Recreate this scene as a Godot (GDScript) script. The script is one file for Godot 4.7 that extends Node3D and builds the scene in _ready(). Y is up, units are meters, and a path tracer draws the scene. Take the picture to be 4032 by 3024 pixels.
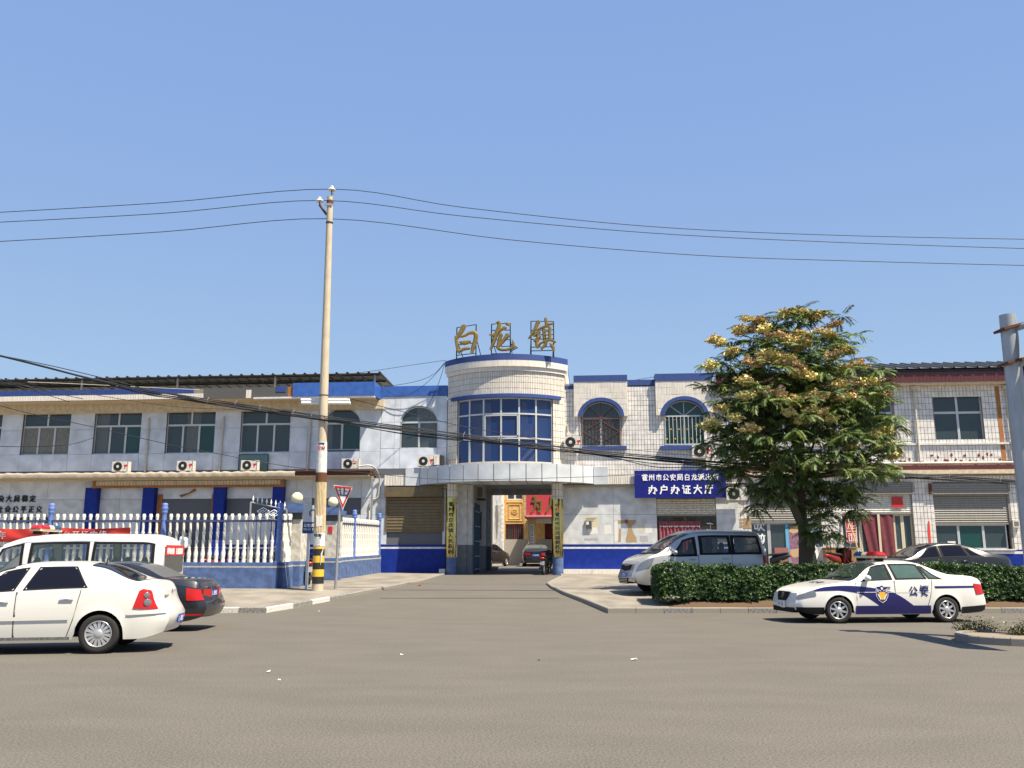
extends Node3D

var M := {}
var used := {}
var rng := RandomNumberGenerator.new()
var FT := Transform3D(Basis(Vector3.UP, -deg_to_rad(5.0)), Vector3(0, 0, -41.3))
const SKEW := 0.0

class MB:
	var v := PackedVector3Array()
	var n := PackedVector3Array()
	var c := PackedColorArray()
	var uv := PackedVector2Array()
	var i := PackedInt32Array()
	var T := Transform3D()
	var col := Color.WHITE
	var tinted := false
	var mapped := false
	func p(a: Vector3, nn: Vector3) -> void:
		v.append(T * a)
		n.append((T.basis * nn).normalized())
		c.append(col)
	func tri(a: Vector3, b: Vector3, d: Vector3) -> void:
		var nn := (b - a).cross(d - a)
		if nn.length_squared() < 1e-16: return
		nn = nn.normalized()
		var k := v.size()
		p(a, nn); p(b, nn); p(d, nn)
		i.append_array([k, k + 2, k + 1])
	func quad(a: Vector3, b: Vector3, e: Vector3, d: Vector3) -> void:
		var nn := (e - a).cross(d - b)
		if nn.length_squared() < 1e-16: return
		nn = nn.normalized()
		var k := v.size()
		p(a, nn); p(b, nn); p(e, nn); p(d, nn)
		i.append_array([k, k + 2, k + 1, k, k + 3, k + 2])
		if mapped:
			uv.append_array([Vector2(0, 1), Vector2(1, 1), Vector2(1, 0), Vector2(0, 0)])
	func box(m: Vector3, s: Vector3, B := Basis()) -> void:
		var h := s * 0.5
		var q: Array[Vector3] = []
		for z in [-1, 1]:
			for y in [-1, 1]:
				for x in [-1, 1]:
					q.append(m + B * Vector3(h.x * x, h.y * y, h.z * z))
		quad(q[4], q[5], q[7], q[6]); quad(q[1], q[0], q[2], q[3])
		quad(q[5], q[1], q[3], q[7]); quad(q[0], q[4], q[6], q[2])
		quad(q[6], q[7], q[3], q[2]); quad(q[0], q[1], q[5], q[4])
	func bx(x0: float, x1: float, y0: float, y1: float, z0: float, z1: float) -> void:
		box(Vector3((x0 + x1) * 0.5, (y0 + y1) * 0.5, (z0 + z1) * 0.5), Vector3(absf(x1 - x0), absf(y1 - y0), absf(z1 - z0)))
	func tile(x0: float, x1: float, y0: float, y1: float, z0: float, z1: float) -> void:
		var e := 0.004
		var a := Vector3(x0, y0, z0); var b := Vector3(x1, y0, z0); var d := Vector3(x1, y1, z0); var g := Vector3(x0, y1, z0)
		var a2 := Vector3(x0 + e, y0 + e, z1); var b2 := Vector3(x1 - e, y0 + e, z1); var d2 := Vector3(x1 - e, y1 - e, z1); var g2 := Vector3(x0 + e, y1 - e, z1)
		quad(a2, b2, d2, g2); quad(a, b, b2, a2); quad(b, d, d2, b2); quad(d, g, g2, d2); quad(g, a, a2, g2)
	func grid(rows: Array, flip := false, skip = null) -> void:
		var R := rows.size()
		var C: int = rows[0].size()
		var k := v.size()
		var loop: bool = rows[R / 2][0].distance_to(rows[R / 2][C - 1]) < 1e-5 and C > 3
		for r in R:
			for q in C:
				var l := q - 1
				var m := q + 1
				if loop:
					if q == 0: l = C - 2
					if q == C - 1: m = 1
				l = maxi(l, 0); m = mini(m, C - 1)
				var du: Vector3 = rows[r][m] - rows[r][l]
				var dv: Vector3 = rows[mini(r + 1, R - 1)][q] - rows[maxi(r - 1, 0)][q]
				if du.length_squared() < 1e-12:
					var rr := r + 1 if r == 0 else r - 1
					du = rows[rr][m] - rows[rr][l]
				var nn := du.cross(dv)
				if nn.length_squared() < 1e-18: nn = Vector3.UP
				if flip: nn = -nn
				p(rows[r][q], nn.normalized())
		for r in R - 1:
			for q in C - 1:
				if skip != null and skip.call(r, q): continue
				var a := k + r * C + q
				var b := a + 1
				var d := a + C
				var e := d + 1
				if flip: i.append_array([a, b, e, a, e, d])
				else: i.append_array([a, e, b, a, d, e])
	func tube(pts: Array, rad, sides := 8) -> void:
		var rows := []
		var up := Vector3.UP
		for k in pts.size():
			var d: Vector3 = (pts[mini(k + 1, pts.size() - 1)] - pts[maxi(k - 1, 0)]).normalized()
			var s := d.cross(up)
			if s.length() < 0.05: s = d.cross(Vector3.RIGHT)
			s = s.normalized()
			var t := s.cross(d).normalized()
			var rr: float = rad[k] if rad is Array else rad
			var row := []
			for q in sides + 1:
				var a := TAU * (q % sides) / sides
				row.append(pts[k] + (s * cos(a) + t * sin(a)) * rr)
			rows.append(row)
		grid(rows, true)
		for e in [0, pts.size() - 1]:
			var m: Vector3 = pts[e]
			for q in sides:
				if e == 0: tri(m, rows[0][q], rows[0][q + 1])
				else: tri(m, rows[e][q + 1], rows[e][q])
	func lathe(prof: Array, sides := 16, at := Vector3.ZERO, B := Basis()) -> void:
		var rows := []
		for q: Vector2 in prof:
			var row := []
			for s in sides + 1:
				var a := TAU * (s % sides) / sides
				row.append(at + B * Vector3(cos(a) * q.x, q.y, sin(a) * q.x))
			rows.append(row)
		grid(rows, true)
	func ball(m: Vector3, r: Vector3, sides := 14, B := Basis()) -> void:
		var rows := []
		for a in 9:
			var t := -PI / 2 + PI * a / 8.0
			var row := []
			for s in sides + 1:
				var g := TAU * (s % sides) / sides
				row.append(m + B * (Vector3(cos(g) * cos(t), sin(t), sin(g) * cos(t)) * r))
			rows.append(row)
		grid(rows, true)
	func prism(poly: PackedVector2Array, z0: float, z1: float, both := true) -> void:
		var q := poly
		if Geometry2D.is_polygon_clockwise(q):
			q = q.duplicate(); q.reverse()
		var t := Geometry2D.triangulate_polygon(q)
		for k in range(0, t.size(), 3):
			var a := q[t[k]]; var b := q[t[k + 1]]; var d := q[t[k + 2]]
			if (b - a).cross(d - a) < 0: 
				var x := b; b = d; d = x
			tri(Vector3(a.x, a.y, z1), Vector3(b.x, b.y, z1), Vector3(d.x, d.y, z1))
			if both: tri(Vector3(a.x, a.y, z0), Vector3(d.x, d.y, z0), Vector3(b.x, b.y, z0))
		for k in q.size():
			var a := q[k]; var b := q[(k + 1) % q.size()]
			quad(Vector3(a.x, a.y, z0), Vector3(b.x, b.y, z0), Vector3(b.x, b.y, z1), Vector3(a.x, a.y, z1))
	func mesh() -> ArrayMesh:
		var A := []
		A.resize(Mesh.ARRAY_MAX)
		A[Mesh.ARRAY_VERTEX] = v
		A[Mesh.ARRAY_NORMAL] = n
		if tinted: A[Mesh.ARRAY_COLOR] = c
		if mapped and uv.size() == v.size(): A[Mesh.ARRAY_TEX_UV] = uv
		A[Mesh.ARRAY_INDEX] = i
		var m := ArrayMesh.new()
		if v.size() > 0:
			m.add_surface_from_arrays(Mesh.PRIMITIVE_TRIANGLES, A)
		return m

func numbered(called: String) -> String:
	var k: int = used.get(called, 0)
	used[called] = k + 1
	return called if k == 0 else "%s_%03d" % [called, k]

func tag(o: Node, label := "", category := "", group := "", kind := "") -> void:
	if label: o.set_meta("label", label)
	if category: o.set_meta("category", category)
	if group: o.set_meta("group", group)
	if kind: o.set_meta("kind", kind)

func thing(called: String, label: String, category: String, T := Transform3D(), group := "") -> Node3D:
	var o := Node3D.new()
	o.name = numbered(called)
	add_child(o)
	o.transform = T
	tag(o, label, category, group)
	return o

func fthing(called: String, label: String, category: String, u: float, v: float, w: float, group := "") -> Node3D:
	return thing(called, label, category, FT * Transform3D(Basis(), Vector3(u, v, w)), group)

func part(st: MB, called: String, m, parent: Node3D = null, label := "") -> MeshInstance3D:
	var o := MeshInstance3D.new()
	o.name = called
	o.mesh = st.mesh()
	o.material_override = M[m] if m is String else m
	parent.add_child(o, true)
	if label: o.set_meta("label", label)
	return o

func structure(st: MB, called: String, m) -> MeshInstance3D:
	var o := MeshInstance3D.new()
	o.name = called
	o.mesh = st.mesh()
	o.material_override = M[m] if m is String else m
	add_child(o)
	o.set_meta("kind", "structure")
	return o

func glob(o: Node3D) -> Transform3D:
	var t := o.transform
	var q := o.get_parent()
	while q is Node3D and q != self:
		t = q.transform * t
		q = q.get_parent()
	return t

func fb(o: Node3D) -> MB:
	var b := MB.new()
	b.T = glob(o).affine_inverse() * FT
	return b

func wb(o: Node3D) -> MB:
	var b := MB.new()
	b.T = glob(o).affine_inverse()
	return b

func bx_part(o: Node3D, called: String, m, x0: float, x1: float, y0: float, y1: float, z0: float, z1: float) -> MeshInstance3D:
	var b := fb(o)
	b.bx(x0, x1, y0, y1, z0, z1)
	return part(b, called, m, o)

var T := {}

func vary(key: String, size: int, freq: float, octaves: int, low: float, high: float, sharp := 1.0, stretch := Vector2.ONE, kind := FastNoiseLite.TYPE_SIMPLEX_SMOOTH) -> void:
	var f := FastNoiseLite.new()
	f.seed = hash(key) % 9999
	f.noise_type = kind
	f.frequency = freq
	f.fractal_octaves = octaves
	var src := f.get_seamless_image(int(size * stretch.x), int(size * stretch.y), false, false, 0.12)
	src.resize(size, size, Image.INTERPOLATE_CUBIC)
	src.convert(Image.FORMAT_L8)
	var d := src.get_data()
	var o := PackedByteArray()
	o.resize(d.size())
	var lut := PackedByteArray()
	for k in 256:
		var t := clampf((k / 255.0 - 0.5) * sharp + 0.5, 0, 1)
		lut.append(int(255.0 * Color(lerpf(low, high, t), 0, 0).linear_to_srgb().r))
	for k in d.size(): o[k] = lut[d[k]]
	T[key] = ImageTexture.create_from_image(Image.create_from_data(size, size, false, Image.FORMAT_L8, o))

func mat(key: String, r: float, g: float, b: float, rough := 0.7, metal := 0.0, tex := "", per_m := 1.0, bump := "", bump_cm := 0.0, spec := 0.5) -> StandardMaterial3D:
	var m := StandardMaterial3D.new()
	m.resource_name = key
	m.albedo_color = Color(r, g, b).linear_to_srgb()
	m.roughness = rough
	m.metallic = metal
	m.metallic_specular = spec
	if tex or bump:
		m.uv1_triplanar = true
		m.uv1_scale = Vector3.ONE * per_m
	if tex: m.albedo_texture = T[tex]
	if bump:
		m.heightmap_enabled = true
		m.heightmap_texture = T[bump]
		m.heightmap_scale = bump_cm
	M[key] = m
	return m

func glass(key: String, r: float, g: float, b: float, alpha: float, rough := 0.04) -> void:
	var m := mat(key, r, g, b, rough)
	m.transparency = BaseMaterial3D.TRANSPARENCY_ALPHA
	m.albedo_color.a = alpha

func over(key: String, tex: String, per_m: Vector3) -> void:
	var m: StandardMaterial3D = M[key]
	m.detail_enabled = true
	m.detail_albedo = T[tex]
	m.detail_blend_mode = BaseMaterial3D.BLEND_MODE_MUL
	m.detail_uv_layer = BaseMaterial3D.DETAIL_UV_2
	m.uv2_triplanar = true
	m.uv2_scale = per_m

func materials() -> void:
	vary("mottle", 512, 0.012, 5, 0.72, 1.0, 1.3)
	vary("fine", 512, 0.09, 4, 0.7, 1.0, 1.4)
	vary("grit", 1024, 0.07, 5, 0.55, 1.0, 2.0)
	vary("patch", 1024, 0.006, 6, 0.66, 1.0, 2.2)
	vary("streak", 512, 0.02, 5, 0.78, 1.0, 1.6, Vector2(3.0, 0.4))
	vary("across", 1024, 0.008, 6, 0.88, 1.0, 1.5, Vector2(0.7, 1.5))
	vary("stain", 512, 0.015, 6, 0.72, 1.0, 2.0, Vector2(2.4, 0.8))
	vary("chip", 512, 0.03, 6, 0.62, 1.0, 3.5)
	vary("cell", 512, 0.05, 3, 0.6, 1.0, 2.0, Vector2.ONE, FastNoiseLite.TYPE_CELLULAR)
	mat("asphalt", 0.15, 0.135, 0.111, 0.9, 0, "grit", 0.45, "grit", 0.35)
	over("asphalt", "across", Vector3(0.08, 0.08, 0.08))
	mat("paving", 0.3, 0.268, 0.218, 0.9, 0, "fine", 0.4, "fine", 0.25)
	over("paving", "patch", Vector3.ONE * 0.11)
	mat("soil", 0.13, 0.08, 0.045, 1.0, 0, "grit", 0.9, "mottle", 4.0)
	mat("dust", 0.3, 0.235, 0.16, 1.0, 0, "grit", 0.5, "fine", 1.0)
	mat("kerb_plain", 0.27, 0.25, 0.215, 0.9, 0, "fine", 0.8, "fine", 0.4)
	mat("kerb_grey", 0.23, 0.225, 0.21, 0.9, 0, "chip", 0.9, "fine", 0.4)
	mat("kerb_white", 0.62, 0.6, 0.55, 0.85, 0, "chip", 1.3, "fine", 0.4)
	mat("concrete", 0.4, 0.37, 0.32, 0.9, 0, "fine", 0.6, "fine", 0.5)
	mat("concrete_old", 0.42, 0.36, 0.28, 0.95, 0, "chip", 1.4, "chip", 2.0)
	mat("plaster_grey", 0.11, 0.11, 0.11, 0.95, 0, "chip", 2.0, "chip", 2.0)
	mat("cream", 0.66, 0.56, 0.4, 0.85, 0, "mottle", 0.5)
	mat("cream_dirty", 0.6, 0.48, 0.32, 0.9, 0, "stain", 0.5)
	mat("panel", 0.66, 0.71, 0.78, 0.42, 0, "mottle", 0.16)
	mat("panel_b", 0.68, 0.72, 0.785, 0.42, 0, "mottle", 0.23)
	mat("panel_low", 0.62, 0.64, 0.65, 0.5, 0, "mottle", 0.25)
	mat("canopy_panel", 0.6, 0.635, 0.67, 0.34, 0, "mottle", 0.15)
	mat("seam", 0.1, 0.11, 0.13, 0.8)
	mat("blue_dado", 0.01, 0.032, 0.27, 0.5, 0, "mottle", 0.4, "", 0, 0.3)
	mat("blue_old", 0.105, 0.175, 0.38, 0.8, 0, "fine", 0.5)
	over("blue_old", "patch", Vector3.ONE * 0.4)
	mat("blue_band", 0.03, 0.065, 0.24, 0.55, 0, "streak", 0.4)
	mat("blue_panel", 0.045, 0.13, 0.45, 0.4, 0, "mottle", 0.3)
	mat("blue_post", 0.12, 0.2, 0.5, 0.6, 0, "mottle", 0.8)
	mat("blue_rail", 0.05, 0.07, 0.18, 0.6, 0, "fine", 0.8)
	mat("white_band", 0.72, 0.72, 0.7, 0.6, 0, "mottle", 0.6)
	mat("tile", 0.8, 0.77, 0.73, 0.3, 0, "mottle", 0.35)
	mat("tile_old", 0.76, 0.71, 0.63, 0.35, 0, "streak", 0.3)
	mat("tile_blue", 0.03, 0.065, 0.26, 0.35, 0, "mottle", 0.5)
	mat("tile_red", 0.12, 0.028, 0.028, 0.4, 0, "fine", 0.6)
	mat("grout", 0.27, 0.24, 0.205, 0.95, 0, "stain", 0.4)
	mat("grout_red", 0.32, 0.2, 0.17, 0.95)
	mat("white_plaster", 0.78, 0.74, 0.67, 0.8, 0, "streak", 0.35)
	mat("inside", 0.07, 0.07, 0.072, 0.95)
	mat("inside_wall", 0.2, 0.19, 0.17, 0.95)
	glass("pane", 0.06, 0.09, 0.1, 0.55)
	glass("pane_green", 0.01, 0.07, 0.06, 0.7)
	glass("pane_blue", 0.012, 0.04, 0.16, 0.66)
	glass("pane_clear", 0.1, 0.12, 0.12, 0.3)
	mat("pane_dull", 0.2, 0.19, 0.15, 0.25, 0, "mottle", 0.5)
	mat("alu", 0.55, 0.56, 0.55, 0.45, 0.3)
	mat("alu_brown", 0.16, 0.12, 0.06, 0.5, 0.3)
	mat("alu_cream", 0.6, 0.52, 0.38, 0.6)
	mat("curtain", 0.5, 0.46, 0.38, 0.95, 0, "streak", 1.5)
	mat("curtain_blue", 0.02, 0.08, 0.5, 0.8)
	mat("curtain_maroon", 0.17, 0.035, 0.05, 0.9, 0, "mottle", 0.6)
	mat("curtain_red", 0.3, 0.07, 0.09, 0.9, 0, "mottle", 0.8)
	mat("ac_white", 0.68, 0.66, 0.6, 0.5, 0, "mottle", 0.8)
	mat("ac_black", 0.022, 0.022, 0.022, 0.6)
	mat("red_mark", 0.5, 0.02, 0.02, 0.6)
	mat("pipe_white", 0.6, 0.57, 0.49, 0.6, 0, "mottle", 0.8)
	mat("rust", 0.13, 0.05, 0.022, 0.9, 0, "fine", 0.6)
	mat("rust_orange", 0.4, 0.16, 0.05, 0.9, 0, "mottle", 0.6)
	mat("black_iron", 0.012, 0.012, 0.014, 0.55)
	mat("shed_sheet", 0.1, 0.1, 0.095, 0.6, 0.2, "mottle", 0.3)
	mat("shutter_brown", 0.165, 0.125, 0.065, 0.5, 0.2, "mottle", 0.4)
	mat("shutter_grey", 0.27, 0.265, 0.24, 0.6, 0.2, "streak", 0.3)
	mat("shutter_white", 0.66, 0.64, 0.58, 0.55, 0, "stain", 0.35)
	mat("shutter_dirty", 0.62, 0.58, 0.48, 0.6, 0, "chip", 0.5)
	mat("brass", 0.55, 0.4, 0.13, 0.12, 1.0)
	mat("gold", 0.36, 0.25, 0.075, 0.34, 0.55, "mottle", 0.6)
	mat("ink", 0.012, 0.012, 0.014, 0.6)
	mat("ink_red", 0.35, 0.03, 0.02, 0.5)
	mat("sign_blue", 0.006, 0.01, 0.2, 0.4, 0, "mottle", 0.6)
	mat("sign_white", 0.85, 0.85, 0.85, 0.5)
	mat("sign_red", 0.5, 0.025, 0.02, 0.5)
	mat("box_grey", 0.48, 0.5, 0.55, 0.5)
	mat("box_blue", 0.012, 0.05, 0.2, 0.5)
	mat("globe", 0.78, 0.68, 0.42, 0.4)
	mat("pole_concrete", 0.56, 0.48, 0.35, 0.9, 0, "streak", 0.5, "fine", 0.3)
	mat("pole_yellow", 0.7, 0.42, 0.03, 0.6)
	mat("pole_black", 0.015, 0.015, 0.015, 0.6)
	mat("pole_white", 0.74, 0.72, 0.68, 0.7, 0, "mottle", 0.7)
	mat("flute_cream", 0.62, 0.5, 0.3, 0.8, 0, "stain", 0.8)
	mat("paper", 0.68, 0.67, 0.63, 0.9)
	mat("paper_old", 0.58, 0.52, 0.38, 0.95)
	mat("paper_dust", 0.46, 0.46, 0.46, 0.95, 0, "chip", 1.2)
	mat("notice_brown", 0.46, 0.32, 0.17, 0.95, 0, "chip", 2.5)
	mat("galv", 0.36, 0.37, 0.38, 0.5, 0.4, "mottle", 0.5)
	mat("steel_pole", 0.42, 0.44, 0.46, 0.5, 0.35, "streak", 0.4)
	mat("baluster", 0.82, 0.79, 0.69, 0.7, 0, "mottle", 1.4)
	mat("wall_old", 0.6, 0.57, 0.5, 0.95, 0, "patch", 0.5)
	mat("porcelain", 0.75, 0.73, 0.68, 0.2)
	mat("wire", 0.015, 0.018, 0.025, 0.6)
	mat("wire_pale", 0.5, 0.48, 0.42, 0.7)
	mat("banner_red", 0.55, 0.035, 0.025, 0.75)
	mat("banner_white", 0.75, 0.6, 0.55, 0.8)
	mat("bark", 0.13, 0.09, 0.055, 0.95, 0, "fine", 1.2, "fine", 1.5)
	mat("timber", 0.36, 0.2, 0.07, 0.7, 0, "streak", 0.8)
	mat("wood_pole", 0.5, 0.33, 0.14, 0.8)
	mat("chrome", 0.7, 0.7, 0.7, 0.12, 1.0)
	mat("alloy", 0.6, 0.6, 0.6, 0.3, 0.7)
	mat("tyre", 0.022, 0.021, 0.02, 0.9, 0, "fine", 2.0)
	mat("wheel_dark", 0.012, 0.012, 0.012, 0.8)
	mat("trim_black", 0.012, 0.012, 0.013, 0.7, 0, "", 1, "", 0, 0.3)
	mat("seam_dark", 0.02, 0.02, 0.022, 0.8)
	mat("underside", 0.012, 0.012, 0.012, 0.95)
	mat("seat_dark", 0.02, 0.02, 0.022, 0.95)
	mat("lamp_red", 0.42, 0.012, 0.01, 0.15)
	mat("lamp_clear", 0.2, 0.215, 0.23, 0.12, 0.4)
	mat("lamp_amber", 0.7, 0.25, 0.02, 0.2)
	mat("bar_red", 0.36, 0.012, 0.016, 0.2)
	mat("bar_blue", 0.01, 0.06, 0.17, 0.2)
	mat("bar_cream", 0.68, 0.58, 0.38, 0.4)
	mat("plate_blue", 0.02, 0.06, 0.36, 0.4)
	mat("plate_white", 0.7, 0.7, 0.68, 0.5)
	mat("police_blue", 0.014, 0.014, 0.1, 0.25)
	mat("shield_gold", 0.75, 0.4, 0.04, 0.4)
	mat("yard_yellow", 0.68, 0.44, 0.16, 0.85, 0, "mottle", 0.4)
	mat("yard_yellow_low", 0.6, 0.38, 0.13, 0.85, 0, "mottle", 0.4)
	mat("yard_white", 0.72, 0.7, 0.68, 0.85, 0, "stain", 0.3)
	mat("board_red", 0.52, 0.045, 0.06, 0.6)
	mat("dark_red", 0.16, 0.02, 0.02, 0.6)
	mat("gate_blue", 0.006, 0.07, 0.15, 0.45)
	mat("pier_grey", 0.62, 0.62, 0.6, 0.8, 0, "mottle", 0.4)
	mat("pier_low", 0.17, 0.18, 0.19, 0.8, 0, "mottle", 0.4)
	mat("poster_purple", 0.32, 0.16, 0.24, 0.7, 0, "patch", 1.0)
	mat("poster_tan", 0.55, 0.38, 0.22, 0.7)
	mat("poster_cyan", 0.12, 0.4, 0.6, 0.7)
	mat("brown_chair", 0.25, 0.09, 0.08, 0.7)
	mat("skin", 0.42, 0.24, 0.16, 0.6)
	mat("hair", 0.012, 0.011, 0.011, 0.6)
	mat("shirt_pale", 0.5, 0.58, 0.72, 0.9)
	mat("cloth_dark", 0.02, 0.022, 0.03, 0.95)
	mat("cloth_tan", 0.3, 0.2, 0.12, 0.95)
	mat("moto_red", 0.2, 0.012, 0.012, 0.3)
	mat("moto_black", 0.014, 0.014, 0.016, 0.3)
	mat("moto_blue", 0.02, 0.03, 0.12, 0.3)
	mat("litter", 0.75, 0.74, 0.7, 0.9)
	mat("litter_red", 0.65, 0.05, 0.03, 0.8)
	for k in ["leaf", "leaf_hedge", "bloom", "weed"]:
		var m := mat(k, 1, 1, 1, 0.5 if k == "leaf" else 0.42, 0.0, "", 1, "", 0, 0.4)
		m.vertex_color_use_as_albedo = true
		m.cull_mode = BaseMaterial3D.CULL_DISABLED
		m.backlight = Color(0.4, 0.45, 0.15) if k != "bloom" else Color(0.5, 0.4, 0.15)
	paint("paint_white", 0.64, 0.63, 0.585)
	paint("paint_police", 0.66, 0.65, 0.61)
	paint("paint_van", 0.66, 0.66, 0.645)
	paint("paint_black", 0.012, 0.014, 0.02)
	paint("paint_silver", 0.42, 0.41, 0.4, 0.4)
	paint("paint_dark", 0.016, 0.017, 0.021)
	paint("paint_brown", 0.028, 0.022, 0.018)
	glass("car_glass", 0.03, 0.04, 0.035, 0.6)
	glass("car_glass_clear", 0.1, 0.14, 0.12, 0.28)
	glass("car_glass_green", 0.1, 0.17, 0.15, 0.6)
	mat("car_glass_dark", 0.006, 0.005, 0.008, 0.05)
	mat("car_glass_dusty", 0.1, 0.1, 0.095, 0.3)

func paint(key: String, r: float, g: float, b: float, metal := 0.0) -> void:
	var m := mat(key, r, g, b, 0.32, metal)
	m.clearcoat_enabled = true
	m.clearcoat = 0.25 if key == "paint_dark" else 0.7
	m.clearcoat_roughness = 0.08

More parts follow.
